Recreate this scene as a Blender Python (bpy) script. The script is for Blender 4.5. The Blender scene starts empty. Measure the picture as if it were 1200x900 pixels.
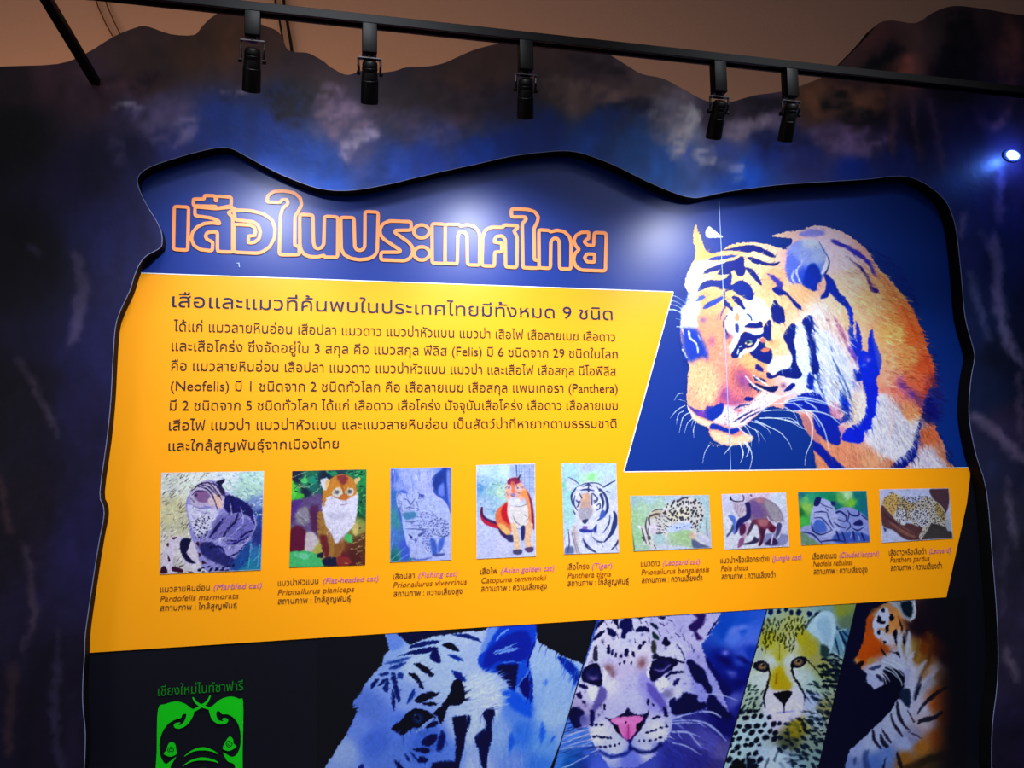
import bpy, bmesh, math, random
import numpy as np
from mathutils import Vector, Matrix
from mathutils.geometry import delaunay_2d_cdt

SC = bpy.context.scene
COL = SC.collection

# ---------------------------------------------------------------- camera
# World: X runs along the exhibit board to the right, Y goes into the board, Z is up. The board's face is the plane Y = 0.
F_PX = 942.0                                             # focal length for a 1200 px wide frame
VX = Vector((4000 / F_PX, -25 / F_PX, -1)).normalized()  # the board's horizontal, in camera axes
VZ = Vector((-160 / F_PX, 9890 / F_PX, -1)).normalized() # the vertical, in camera axes
VZ = (VZ - VX * VX.dot(VZ)).normalized()
VY = VZ.cross(VX)
ROT = Matrix((VX, VY, VZ))                               # rows: camera -> world
CAM = Vector((0.0, -2.6, 1.5))
cam_data = bpy.data.cameras.new('camera'); cam_data.lens = F_PX / 1200 * 36; cam_data.sensor_width = 36; cam_data.clip_start = .02
cam = bpy.data.objects.new('camera', cam_data); COL.objects.link(cam)
cam.matrix_world = Matrix.Translation(CAM) @ ROT.to_4x4()
SC.camera = cam

# ---------------------------------------------------------------- light and exposure
SC.view_settings.view_transform = 'Standard'; SC.view_settings.look = 'None'
SC.view_settings.exposure = 0.5; SC.view_settings.gamma = 1.0; SC.view_settings.use_curve_mapping = False
SPOT_POWER = 28.0; SPOT_COLOUR = (.86, .90, 1.0)
ROOM_FILL = 20.0; SIDE_FILL = 16.0; FILL_SPOT = 310.0; WARM_POWER = 6.5; WORLD = .012
world = bpy.data.worlds.new('room'); SC.world = world; world.use_nodes = True
world.node_tree.nodes['Background'].inputs[0].default_value = (.55, .6, 1, 1); world.node_tree.nodes['Background'].inputs[1].default_value = WORLD
def area(name, loc, target, size, power, colour):
    d = bpy.data.lights.new(name, 'AREA'); d.shape = 'RECTANGLE'; d.size, d.size_y = size; d.energy = power; d.color = colour
    o = bpy.data.objects.new(name, d); COL.objects.link(o); o.location = loc
    o.rotation_euler = (Vector(target) - Vector(loc)).to_track_quat('-Z', 'Y').to_euler(); return o
area('overhead_fill', (.6, -3.4, 3.7), (.6, -2.6, 1.2), (5.0, 3.0), ROOM_FILL, (.84, .88, 1.0))  # added overhead fill, not a fixture of the hall
area('side_fill_left', (-3.4, -2.5, 1.7), (.3, 0, .9), (1.2, 1.8), SIDE_FILL, (.86, .90, 1.0))  # added unseen fill from the left side
for hx, tx, k in ((0.0, .2, 1.0), (1.7, 1.5, 1.0)):       # two added fill spots, unseen, brightening the lower half of the board
    d = bpy.data.lights.new('low_fill_spot', 'SPOT'); d.energy = FILL_SPOT * k; d.color = (.88, .92, 1.0); d.spot_size = math.radians(62); d.spot_blend = 1.0; d.shadow_soft_size = .3
    o = bpy.data.objects.new('low_fill_spot', d); COL.objects.link(o); o.location = (hx, -1.75, 3.66)
    o.rotation_euler = (Vector((tx, 0, .45)) - o.location).to_track_quat('-Z', 'Y').to_euler()
for wx, ws, wp, wc in ((-1.1, 1.0, .95, (1.0, .50, .17)), (-.1, 1.0, .9, (1.0, .57, .24)), (1.0, 1.2, .62, (1.0, .66, .40)), (2.3, 1.4, .42, (1.0, .70, .52))):
    area('warm_light_behind_mural', (wx, .36, 2.05), (wx, .85, 2.9), (ws, .1), WARM_POWER * wp, wc)

# ---------------------------------------------------------------- pixel -> place
CAMI = np.array(CAM); RM = np.array(ROT)
def at(px, py, Y):
    d = RM @ np.array([(px - 600) / F_PX, -(py - 450) / F_PX, -1.0])
    return CAMI + d * ((Y - CAMI[1]) / d[1])
def at_arr(X, Y_, Y):
    d = np.stack([(X - 600) / F_PX, -(Y_ - 450) / F_PX, -np.ones_like(X)], -1) @ RM.T
    return CAMI + d * ((Y - CAMI[1]) / d[..., 1])[..., None]

# ---------------------------------------------------------------- helpers
def lin(c): 
    c = np.clip(np.array(c, float) / 255.0, 0, 1)
    return np.where(c <= .04045, c / 12.92, ((c + .055) / 1.055) ** 2.4)
MATS = {}
def mat(name, col=(128, 128, 128), rough=.5, spec=.5, metal=0.0, emit=None, attr=None, bump=None, noise=None):
    m = bpy.data.materials.new(name); m.use_nodes = True; nt = m.node_tree; b = nt.nodes['Principled BSDF']
    c = lin(col); b.inputs['Base Color'].default_value = (c[0], c[1], c[2], 1); b.inputs['Roughness'].default_value = rough
    b.inputs['Specular IOR Level'].default_value = spec; b.inputs['Metallic'].default_value = metal
    if emit: b.inputs['Emission Color'].default_value = (*emit[:3], 1); b.inputs['Emission Strength'].default_value = emit[3]
    if attr:
        a = nt.nodes.new('ShaderNodeAttribute'); a.attribute_name = attr; nt.links.new(a.outputs['Color'], b.inputs['Base Color'])
    if noise:                                            # slight unevenness of the printed or painted colour
        tc = nt.nodes.new('ShaderNodeTexCoord'); n = nt.nodes.new('ShaderNodeTexNoise'); n.inputs['Scale'].default_value = noise[0]; n.inputs['Detail'].default_value = 4
        r = nt.nodes.new('ShaderNodeMapRange'); r.inputs['To Min'].default_value = 1 - noise[1]; r.inputs['To Max'].default_value = 1 + noise[1]
        x = nt.nodes.new('ShaderNodeMix'); x.data_type = 'RGBA'; x.blend_type = 'MULTIPLY'; x.inputs['Factor'].default_value = 1
        nt.links.new(tc.outputs['Object'], n.inputs['Vector']); nt.links.new(n.outputs['Fac'], r.inputs['Value']); nt.links.new(r.outputs['Result'], x.inputs['B'])
        if attr: nt.links.new(a.outputs['Color'], x.inputs['A'])
        else: x.inputs['A'].default_value = (c[0], c[1], c[2], 1)
        nt.links.new(x.outputs['Result'], b.inputs['Base Color'])
    if bump:
        tc = nt.nodes.new('ShaderNodeTexCoord'); n = nt.nodes.new('ShaderNodeTexNoise'); n.inputs['Scale'].default_value = bump[0]; n.inputs['Detail'].default_value = 5
        bp = nt.nodes.new('ShaderNodeBump'); bp.inputs['Strength'].default_value = bump[1]; bp.inputs['Distance'].default_value = .01
        nt.links.new(tc.outputs['Object'], n.inputs['Vector']); nt.links.new(n.outputs['Fac'], bp.inputs['Height']); nt.links.new(bp.outputs['Normal'], b.inputs['Normal'])
    MATS[name] = m; return m

def link(name, me, m, parent=None):
    o = bpy.data.objects.new(name, me); COL.objects.link(o)
    if m: me.materials.append(m)
    if parent: o.parent = parent; o.matrix_parent_inverse = parent.matrix_world.inverted()
    return o
def tag(o, label=None, cat=None, group=None, kind=None):
    for k, v in (('label', label), ('category', cat), ('group', group), ('kind', kind)):
        if v: o[k] = v
    return o
def empty(name, loc, label, cat, group=None):
    o = bpy.data.objects.new(name, None); COL.objects.link(o); o.location = loc; o.empty_display_size = .05
    o.matrix_world = Matrix.Translation(Vector(loc))
    return tag(o, label, cat, group)
def mesh_np(name, V, quads):
    me = bpy.data.meshes.new(name); n = len(V); f = len(quads); k = quads.shape[1]
    me.vertices.add(n); me.vertices.foreach_set('co', np.ascontiguousarray(V, np.float32).ravel())
    me.loops.add(f * k); me.loops.foreach_set('vertex_index', np.ascontiguousarray(quads, np.int32).ravel())
    me.polygons.add(f); me.polygons.foreach_set('loop_start', np.arange(0, f * k, k, dtype=np.int32)); me.polygons.foreach_set('loop_total', np.full(f, k, np.int32))
    me.update(calc_edges=True); me.validate(); return me
def colour(me, rgb):
    a = me.color_attributes.new('print', 'FLOAT_COLOR', 'POINT')
    a.data.foreach_set('color', np.concatenate([rgb, np.ones((len(rgb), 1))], 1).astype(np.float32).ravel())
def inside(X, Y, poly):
    r = np.zeros(X.shape, bool); p = np.array(poly, float)
    for (ax, ay), (bx, by) in zip(p, np.roll(p, -1, 0)):
        if ay != by: r ^= ((ay > Y) != (by > Y)) & (X < (bx - ax) * (Y - ay) / (by - ay) + ax)
    return r
FRONT = -0.0008                                          # print layers sit a hair in front of the sheet below
def canvas_mesh(name, cv, layer, m, parent, clip=None, cut=None, gain=.66, grain=.08):
    """the painted grid as one flat printed sheet on the board's face"""
    n = vnoise(cv.X / 1.1, cv.Y / 1.1, 71) * .55 + vnoise(cv.X / 2.6, cv.Y / 2.2, 72) * .45 - .5
    cv.C = np.clip(cv.C * (1 + n * 2 * grain)[..., None], 0, 1)      # the fine grain of the printed photograph
    keep = np.ones((cv.h, cv.w), bool) if cut is None else cv.M > cut
    if clip is not None: keep &= inside(cv.X, cv.Y, clip)
    cell = keep[:-1, :-1] & keep[1:, :-1] & keep[:-1, 1:] & keep[1:, 1:]
    idx = np.arange(cv.h * cv.w).reshape(cv.h, cv.w)
    q = np.stack([idx[1:, :-1][cell], idx[1:, 1:][cell], idx[:-1, 1:][cell], idx[:-1, :-1][cell]], 1)
    used = np.unique(q); remap = np.zeros(cv.h * cv.w, np.int64); remap[used] = np.arange(len(used)); q = remap[q]
    P = at_arr(cv.X.ravel()[used], cv.Y.ravel()[used], layer * FRONT)
    me = mesh_np(name, P, q); g = gain if cut is None else 1 + (gain - 1) * cv.M.ravel()[used][:, None]
    colour(me, np.clip(lin(cv.C.reshape(-1, 3)[used] * 255.0) * g, 0, 1))
    return link(name, me, m, parent)
def sheet(name, pts, layer, m, parent, thick=0.0):
    """a flat printed field with straight or curved outline, given in picture points"""
    bm = bmesh.new(); vs = [bm.verts.new(at(x, y, layer * FRONT)) for x, y in pts]; f = bm.faces.new(vs)
    if f.normal.y > 0: f.normal_flip()
    f.normal_update()
    if f.normal.y > 0: f.normal_flip()
    bmesh.ops.triangulate(bm, faces=bm.faces[:])
    me = bpy.data.meshes.new(name); bm.to_mesh(me); bm.free(); return link(name, me, m, parent)
def ribbon(name, pts, w, layer, m, parent):
    bm = bmesh.new(); p = [np.array(q, float) for q in pts]; L = []
    for i, q in enumerate(p):
        d = p[min(i + 1, len(p) - 1)] - p[max(i - 1, 0)]; d /= np.hypot(*d); n = np.array([-d[1], d[0]]) * w / 2
        L.append((bm.verts.new(at(*(q + n), layer * FRONT)), bm.verts.new(at(*(q - n), layer * FRONT))))
    for a, b in zip(L, L[1:]): bm.faces.new((a[0], a[1], b[1], b[0]))
    bmesh.ops.recalc_face_normals(bm, faces=bm.faces[:])
    me = bpy.data.meshes.new(name); bm.to_mesh(me); bm.free(); return link(name, me, m, parent)
class MB:
    """collects boxes, tubes and lathed pieces into one mesh"""
    def __init__(s): s.bm = bmesh.new()
    def box(s, lo, hi, bev=0.0, mtx=None):
        r = bmesh.ops.create_cube(s.bm, size=1.0); v = r['verts']
        for q in v: q.co = Vector([lo[i] + (hi[i] - lo[i]) * (q.co[i] + .5) for i in range(3)])
        if bev:
            e = {x for q in v for x in q.link_edges}
            g = bmesh.ops.bevel(s.bm, geom=list(e), offset=bev, segments=2, affect='EDGES', profile=.5); v = g['verts'] 
        if mtx is not None: bmesh.ops.transform(s.bm, matrix=mtx, verts=list({q for f in s.bm.faces for q in f.verts if q in set(v)}) if bev else v)
        return s
    def lathe(s, prof, a, b, n=28):
        """profile of (distance along axis, radius) turned about the line a -> b"""
        a = Vector(a); z = (Vector(b) - a).normalized(); x = z.orthogonal().normalized(); y = z.cross(x); rings = []
        for d, r in prof:
            if r < 1e-6: rings.append([s.bm.verts.new(a + z * d)])
            else: rings.append([s.bm.verts.new(a + z * d + (x * math.cos(t) + y * math.sin(t)) * r) for t in (2 * math.pi * k / n for k in range(n))])
        for A, B in zip(rings, rings[1:]):
            for k in range(n):
                q = [A[k % len(A)], A[(k + 1) % len(A)], B[(k + 1) % len(B)], B[k % len(B)]]; q = list(dict.fromkeys(q))
                if len(q) > 2: s.bm.faces.new(q)
        return s
    def tube(s, pts, r, n=10):
        pts = [Vector(p) for p in pts]; rings = []; up = None
        for i, p in enumerate(pts):
            t = (pts[min(i + 1, len(pts) - 1)] - pts[max(i - 1, 0)]).normalized()
            x = t.orthogonal().normalized() if up is None else (up - t * up.dot(t)).normalized(); up = x; y = t.cross(x)
            rings.append([s.bm.verts.new(p + (x * math.cos(k * 2 * math.pi / n) + y * math.sin(k * 2 * math.pi / n)) * r) for k in range(n)])
        for A, B in zip(rings, rings[1:]):
            for k in range(n): s.bm.faces.new((A[k], A[(k + 1) % n], B[(k + 1) % n], B[k]))
        s.bm.faces.new(rings[0][::-1]); s.bm.faces.new(rings[-1]); return s
    def build(s, name, m, parent=None, smooth=True, angle=.6):
        bmesh.ops.recalc_face_normals(s.bm, faces=s.bm.faces[:])
        me = bpy.data.meshes.new(name); s.bm.to_mesh(me); s.bm.free()
        if smooth:
            me.polygons.foreach_set('use_smooth', [True] * len(me.polygons)); me.set_sharp_from_angle(angle=angle)
        return link(name, me, m, parent)
# ---------------------------------------------------------------- print painter
# Every printed picture on the board is painted here as colours on a fine grid of points.
def hsh(ix, iy, seed):
    n = (ix.astype(np.int64) * 374761393 + iy.astype(np.int64) * 668265263 + seed * 974711) & 0x7fffffff
    n = ((n ^ (n >> 13)) * 1274126177) & 0x7fffffff
    return ((n ^ (n >> 16)) & 0xffff) / 65535.0

def vnoise(x, y, seed=0):
    ix = np.floor(x); iy = np.floor(y)
    fx = x - ix; fy = y - iy
    fx = fx * fx * (3 - 2 * fx); fy = fy * fy * (3 - 2 * fy)
    a = hsh(ix, iy, seed); b = hsh(ix + 1, iy, seed)
    c = hsh(ix, iy + 1, seed); d = hsh(ix + 1, iy + 1, seed)
    return (a + (b - a) * fx) * (1 - fy) + (c + (d - c) * fx) * fy

def smooth_line(pts, n=5, closed=False):
    p = np.array(pts, float); m = len(p)
    if m < 3: return p
    out = []
    rng = range(m) if closed else range(m - 1)
    for i in rng:
        if closed: p0, p1, p2, p3 = p[i - 1], p[i], p[(i + 1) % m], p[(i + 2) % m]
        else: p0, p1, p2, p3 = p[max(i - 1, 0)], p[i], p[i + 1], p[min(i + 2, m - 1)]
        for k in range(n):
            t = k / n
            out.append(0.5 * ((2 * p1) + (p2 - p0) * t + (2 * p0 - 5 * p1 + 4 * p2 - p3) * t * t + (3 * p1 - p0 - 3 * p2 + p3) * t ** 3))
    if not closed: out.append(p[-1])
    return np.array(out)

def Z(ox, oy, k):
    return lambda pts: [(ox + q[0] / k, oy + q[1] / k) + tuple(q[2:]) for q in pts]

class Canvas:
    def __init__(s, x0, y0, x1, y1, res, bg):
        s.w = int(round((x1 - x0) * res)) + 1; s.h = int(round((y1 - y0) * res)) + 1
        s.x0, s.y0, s.x1, s.y1 = x0, y0, x1, y1
        s.X, s.Y = np.meshgrid(np.linspace(x0, x1, s.w), np.linspace(y0, y1, s.h))
        s.C = np.zeros((s.h, s.w, 3)) + np.array(bg, float) / 255.0
        s.M = np.zeros((s.h, s.w))                       # how far the print covers
        s.wx = np.zeros_like(s.X); s.wy = np.zeros_like(s.X)
    def rough(s, amp, size=2.0, seed=1, ang=0.0, stretch=1.0):
        """ragged fur edge: later fills are sampled at wobbled points"""
        c, q = math.cos(ang), math.sin(ang)
        u = (s.X * c + s.Y * q) / (size * stretch); v = (-s.X * q + s.Y * c) / size
        s.wx = (vnoise(u, v, seed) - .5) * 2 * amp; s.wy = (vnoise(u + 31.7, v + 11.3, seed + 5) - .5) * 2 * amp
    def box(s, pts, pad):
        a = np.array([q[:2] for q in pts], float)
        def ix(v, lo, hi, n): return int(np.clip((v - lo) / (hi - lo) * (n - 1), 0, n))
        i0 = ix(a[:, 0].min() - pad, s.x0, s.x1, s.w); i1 = ix(a[:, 0].max() + pad, s.x0, s.x1, s.w) + 2
        j0 = ix(a[:, 1].min() - pad, s.y0, s.y1, s.h); j1 = ix(a[:, 1].max() + pad, s.y0, s.y1, s.h) + 2
        return slice(j0, min(j1, s.h)), slice(i0, min(i1, s.w))
    def mix(s, sl, a, col, cover):
        col = np.array(col, float) / 255.0 if not isinstance(col, np.ndarray) else col[sl]
        s.C[sl] = s.C[sl] * (1 - a[..., None]) + col * a[..., None]
        if cover: s.M[sl] = np.maximum(s.M[sl], a)
    def mask(s, pts, soft=1.0, smooth=True):
        p = smooth_line(pts, 5, True) if smooth and len(pts) > 2 else np.array(pts, float)
        pad = soft + 3 + np.abs(s.wx).max()
        sl = s.box(p, pad)
        X = s.X[sl] + s.wx[sl]; Y = s.Y[sl] + s.wy[sl]
        d = np.full(X.shape, 1e9); ins = np.zeros(X.shape, bool)
        for (ax, ay), (bx, by) in zip(p, np.roll(p, -1, 0)):
            ex, ey = bx - ax, by - ay
            L = ex * ex + ey * ey
            if L < 1e-12: continue
            t = np.clip(((X - ax) * ex + (Y - ay) * ey) / L, 0, 1)
            d = np.minimum(d, (X - ax - t * ex) ** 2 + (Y - ay - t * ey) ** 2)
            if ay != by: ins ^= ((ay > Y) != (by > Y)) & (X < ex * (Y - ay) / ey + ax)
        d = np.sqrt(d); d = np.where(ins, d, -d)
        a = np.clip(.5 + d / max(soft, 1e-3), 0, 1)
        return sl, a * a * (3 - 2 * a)
    def fill(s, pts, col, soft=1.0, alpha=1.0, smooth=True, cover=True):
        sl, a = s.mask(pts, soft, smooth); s.mix(sl, a * alpha, col, cover)
    def stroke(s, pts, w, col, alpha=1.0, soft=0.8, smooth=True, cover=True):
        """w: one width, or (start, end), or (start, middle, end)"""
        p = smooth_line([q[:2] for q in pts], 5) if smooth and len(pts) > 2 else np.array([q[:2] for q in pts], float)
        w = [w, w] if np.isscalar(w) else list(w)
        r = np.interp(np.linspace(0, 1, len(p)), np.linspace(0, 1, len(w)), w) / 2
        sl = s.box(p, max(w) + soft + np.abs(s.wx).max() + 1)
        X = s.X[sl] + s.wx[sl]; Y = s.Y[sl] + s.wy[sl]
        d = np.full(X.shape, 1e9)
        for i in range(len(p) - 1):
            ax, ay = p[i]; bx, by = p[i + 1]; ex, ey = bx - ax, by - ay
            L = ex * ex + ey * ey + 1e-9
            t = np.clip(((X - ax) * ex + (Y - ay) * ey) / L, 0, 1)
            d = np.minimum(d, np.hypot(X - ax - t * ex, Y - ay - t * ey) - (r[i] + (r[i + 1] - r[i]) * t))
        a = np.clip(.5 - d / soft, 0, 1)
        s.mix(sl, a * alpha, col, cover)
    def blob(s, x, y, rx, ry, col, alpha=1.0, ang=0.0, hard=0.0, cover=True):
        R = max(rx, ry) * 2.2
        sl = s.box([(x - R, y - R), (x + R, y + R)], 1)
        X = s.X[sl] + s.wx[sl] - x; Y = s.Y[sl] + s.wy[sl] - y
        c, q = math.cos(ang), math.sin(ang)
        d = np.hypot((X * c + Y * q) / rx, (-X * q + Y * c) / ry)
        a = np.exp(-d ** 2 * 1.2) if not hard else np.clip((1 - d) * hard + .5, 0, 1)
        s.mix(sl, a * alpha, col, cover)
    def grad(s, samples, sig):
        """smooth field of colours through (x, y, r, g, b) samples"""
        num = np.zeros((s.h, s.w, 3)); den = np.zeros((s.h, s.w)) + 1e-9
        for x, y, r, g, b in samples:
            k = 1.0 / (((s.X - x) ** 2 + (s.Y - y) ** 2) / sig ** 2 + .05) ** 2
            num += k[..., None] * np.array([r, g, b]) / 255.0; den += k
        return num / den[..., None]
    def fur(s, amp, ang, ln=6.0, wd=.9, seed=3, area=None, tint=(1, 1, 1)):
        c, q = math.cos(ang), math.sin(ang)
        u = (s.X * c + s.Y * q); v = (-s.X * q + s.Y * c)
        n = vnoise(u / ln, v / wd, seed) * .6 + vnoise(u / (ln * .5) + 9, v / (wd * 1.7), seed + 1) * .4 - .5
        m = np.ones_like(n)
        if area is not None:
            m = np.zeros_like(n); sl, a = s.mask(area, 14); m[sl] = a
        s.C *= 1 + (n * 2 * amp * m)[..., None] * np.array(tint)
    def spots(s, area, step, rx, ry, col, seed, ang=0.0, alpha=1.0, jit=.35, ring=None, soft=2.0, cut=0.0):
        rnd = random.Random(seed)
        sl, a = s.mask(area, 1.5)
        p = np.array(area); xs = np.arange(p[:, 0].min(), p[:, 0].max(), step); ys = np.arange(p[:, 1].min(), p[:, 1].max(), step * .87)
        for j, y in enumerate(ys):
            for x in xs:
                qx = x + (step * .5 if j % 2 else 0) + rnd.uniform(-jit, jit) * step; qy = y + rnd.uniform(-jit, jit) * step
                if rnd.random() < cut: continue
                ii = int(round((qx - s.x0) / (s.x1 - s.x0) * (s.w - 1))) - sl[1].start; jj = int(round((qy - s.y0) / (s.y1 - s.y0) * (s.h - 1))) - sl[0].start
                if not (0 <= ii < a.shape[1] and 0 <= jj < a.shape[0]) or a[jj, ii] < .6: continue
                f = rnd.uniform(.7, 1.25); g = ang + rnd.uniform(-.5, .5)
                s.blob(qx, qy, rx * f, ry * f, col, alpha, g, soft)
                if ring is not None: s.blob(qx, qy, rx * f * .5, ry * f * .5, ring, alpha, g, 1.5)
def _hair(cv, area, n, ang, ln, spread=.3, dl=.18, w=.9, seed=1, alpha=.6):
    """short hairs that take the colour under their root, a little lighter or darker"""
    rnd = random.Random(seed); sl, a = cv.mask(area, 2)
    oy, ox = sl[0].start, sl[1].start; hh, ww = a.shape
    kx = (cv.w - 1) / (cv.x1 - cv.x0); ky = (cv.h - 1) / (cv.y1 - cv.y0)
    for _ in range(n):
        i = rnd.randrange(ww); j = rnd.randrange(hh)
        if a[j, i] < .5: continue
        x = cv.x0 + (ox + i) / kx; y = cv.y0 + (oy + j) / ky
        t = (ang(x, y) if callable(ang) else ang) + rnd.uniform(-spread, spread); L = ln * rnd.uniform(.6, 1.3)
        c = np.clip(cv.C[oy + j, ox + i] * (1 + rnd.uniform(-dl, dl * .8)), 0, 1) * 255
        m = L * rnd.uniform(-.12, .12)
        cv.stroke([(x, y), (x + L * .5 * math.cos(t) - m * math.sin(t), y + L * .5 * math.sin(t) + m * math.cos(t)), (x + L * math.cos(t), y + L * math.sin(t))], (w, w * .9, w * .3), tuple(c), alpha, .8, False)
Canvas.hair = _hair
def _contrast(cv, k, pivot=.5, sat=1.0):
    cv.C = np.clip(pivot + (cv.C - pivot) * k, 0, 1); g = cv.C.mean(-1, keepdims=True); cv.C = np.clip(g + (cv.C - g) * sat, 0, 1)
Canvas.contrast = _contrast
class QuadCanvas(Canvas):
    """a small photograph whose four corners are given, top left first, clockwise"""
    def __init__(s, quad, res, bg):
        q = np.array(quad, float); s.quad = q
        w = int(max(np.hypot(*(q[1] - q[0])), np.hypot(*(q[2] - q[3]))) * res); h = int(max(np.hypot(*(q[3] - q[0])), np.hypot(*(q[2] - q[1]))) * res)
        Canvas.__init__(s, q[:, 0].min(), q[:, 1].min(), q[:, 0].max(), q[:, 1].max(), res, bg)
        s.w, s.h = w + 1, h + 1
        U, V = np.meshgrid(np.linspace(0, 1, s.w), np.linspace(0, 1, s.h))
        P = (1 - U)[..., None] * (1 - V)[..., None] * q[0] + U[..., None] * (1 - V)[..., None] * q[1] + U[..., None] * V[..., None] * q[2] + (1 - U)[..., None] * V[..., None] * q[3]
        s.X, s.Y = P[..., 0].copy(), P[..., 1].copy(); s.U, s.V = U, V
        s.C = np.zeros((s.h, s.w, 3)) + np.array(bg, float) / 255.0; s.M = np.ones((s.h, s.w)); s.wx = np.zeros_like(s.X); s.wy = np.zeros_like(s.X)
    def box(s, pts, pad):
        return Canvas.box(s, pts, pad + 5)
    def keyline(s, col, w=1.0, alpha=.8):
        d = np.minimum(np.minimum(s.U, 1 - s.U) * (s.x1 - s.x0), np.minimum(s.V, 1 - s.V) * (s.y1 - s.y0))
        a = np.clip((w - d) / .6 + .5, 0, 1) * alpha
        s.C = s.C * (1 - a[..., None]) + np.array(col, float) / 255 * a[..., None]
    def speckle(s, area, n, cols, lo, hi, ang, spread, seed, w=(.5, 1.4), alpha=.8):
        rnd = random.Random(seed); p = np.array(area); x0, y0 = p.min(0); x1, y1 = p.max(0); sl, a = s.mask(area, 1)
        for _ in range(n):
            x, y = rnd.uniform(x0, x1), rnd.uniform(y0, y1)
            i = int((x - s.x0) / (s.x1 - s.x0) * (s.w - 1)) - sl[1].start; j = int((y - s.y0) / (s.y1 - s.y0) * (s.h - 1)) - sl[0].start
            if not (0 <= i < a.shape[1] and 0 <= j < a.shape[0]) or a[j, i] < .5: continue
            t = ang + rnd.uniform(-spread, spread); L = rnd.uniform(lo, hi)
            s.stroke([(x, y), (x + L * math.cos(t), y + L * math.sin(t))], (rnd.uniform(*w), .4), rnd.choice(cols), alpha, .7, False)
def paint_tiger():
    cv = Canvas(783, 254, 1122, 553, 1.35, NAVY_PRINT)
    A = Z(780, 250, 7.5); B = Z(880, 250, 7.5); C3 = Z(980, 270, 7.5); D = Z(780, 360, 7.5)
    E5 = Z(900, 360, 7.5); F = Z(980, 380, 7.5); G = Z(780, 450, 7.5); H = Z(920, 450, 6)
    ST = (0, 42, 120); SH = (14, 52, 178); WH = (226, 230, 248); LO = (252, 208, 160); OR = (248, 172, 112); DO = (236, 112, 62); PU = (128, 74, 156); WA = (243, 244, 250)
    # ---- body and head ground colours
    base = cv.grad([(815, 290, 255, 190, 120), (830, 300, 252, 190, 110), (850, 290, 252, 190, 140), (900, 292, 250, 210, 180), (835, 325, 250, 200, 150), (812, 335, 250, 225, 200),
        (825, 350, 245, 178, 128), (850, 340, 248, 190, 140), (880, 325, 250, 205, 160), (905, 330, 245, 180, 140), (930, 345, 250, 190, 150), (930, 300, 245, 190, 190),
        (835, 385, 240, 160, 130), (830, 410, 240, 160, 130), (820, 440, 255, 190, 150), (830, 460, 255, 200, 160), (850, 420, 235, 160, 140), (870, 440, 215, 130, 120), (880, 425, 250, 180, 130),
        (810, 470, 240, 180, 150), (850, 470, 210, 120, 140), (910, 400, 252, 205, 165), (915, 345, 250, 200, 155), (945, 335, 250, 190, 150), (960, 300, 232, 215, 240), (990, 300, 240, 215, 225), (1000, 330, 252, 215, 190),
        (1020, 350, 252, 200, 150), (1015, 290, 235, 180, 170), (1030, 330, 250, 180, 130), (1045, 350, 250, 170, 110), (1060, 365, 245, 130, 75), (1068, 390, 240, 115, 65), (1050, 390, 255, 190, 120),
        (1085, 430, 236, 105, 66), (1060, 420, 252, 165, 105), (1040, 420, 250, 185, 140), (1090, 460, 195, 80, 70), (1075, 450, 236, 120, 85), (1050, 460, 230, 135, 120), (1040, 440, 245, 170, 140),
        (1085, 480, 225, 120, 85), (1065, 480, 245, 165, 120), (1070, 500, 250, 190, 140), (1040, 490, 226, 222, 244), (1035, 510, 222, 220, 244), (1000, 540, 222, 150, 120), (980, 530, 220, 150, 120), (1020, 540, 226, 165, 130),
        (960, 540, 222, 150, 115), (950, 500, 215, 140, 125), (1060, 520, 225, 220, 240), (1050, 545, 215, 140, 105), (1090, 540, 225, 200, 195), (1085, 510, 205, 115, 80), (1100, 540, 190, 125, 95), (960, 370, 250, 228, 220), (985, 400, 245, 215, 215), (970, 420, 226, 230, 250),
        (985, 440, 228, 228, 248), (1000, 480, 240, 210, 200), (940, 420, 225, 230, 250), (950, 440, 224, 230, 250), (1000, 370, 252, 205, 165), (985, 350, 250, 215, 185)], 10)
    cv.rough(1.1, 1.6, 4)
    head = A([(262, 92), (285, 150), (312, 205), (328, 262), (350, 315), (390, 352), (480, 335), (540, 292), (620, 264), (780, 250), (850, 266), (940, 282), (1062, 322)]) + \
        B([(310, 300), (370, 250), (330, 215), (185, 200), (300, 163), (420, 150), (530, 113), (620, 110), (700, 128), (800, 160), (900, 215), (970, 270), (1030, 330), (1080, 420), (1130, 490), (1200, 560)]) + \
        C3([(520, 490), (580, 560), (650, 660), (705, 770), (752, 880)]) + F([(800, 200), (842, 320), (860, 420), (850, 520), (800, 600), (760, 690), (745, 760), (770, 830), (850, 880)]) + \
        H([(1040, 260), (1075, 350), (1120, 430), (1135, 520), (1138, 640), (190, 640), (180, 540), (140, 420), (112, 300), (108, 225), (60, 190), (0, 175)]) + \
        G([(900, 200), (800, 280), (720, 345), (660, 395), (700, 430), (770, 468), (735, 510), (650, 532), (560, 542), (480, 520), (425, 490), (385, 440), (372, 382), (300, 350), (250, 310), (212, 255), (188, 190)]) + \
        D([(183, 780), (195, 600), (205, 490), (165, 390), (140, 300), (130, 200), (136, 120), (150, 20)]) + A([(198, 780), (203, 695), (168, 640), (185, 540), (235, 435), (262, 335), (240, 230)])
    cv.fill(head, base, 1.2)
    cv.rough(.5, 1.5, 9)
    # ---- soft right-hand side of the back against the dark
    for x, y, r in ((1092, 445, 9), (1097, 462, 10), (1095, 478, 9), (1088, 492, 7)): cv.blob(x, y, r, r, (70, 40, 110), .55)
    # ---- pale areas
    cv.fill(A([(205, 700), (280, 600), (400, 560), (330, 590), (285, 680), (262, 760), (300, 800), (270, 900), (150, 900), (170, 830)]), WA, 5)
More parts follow.
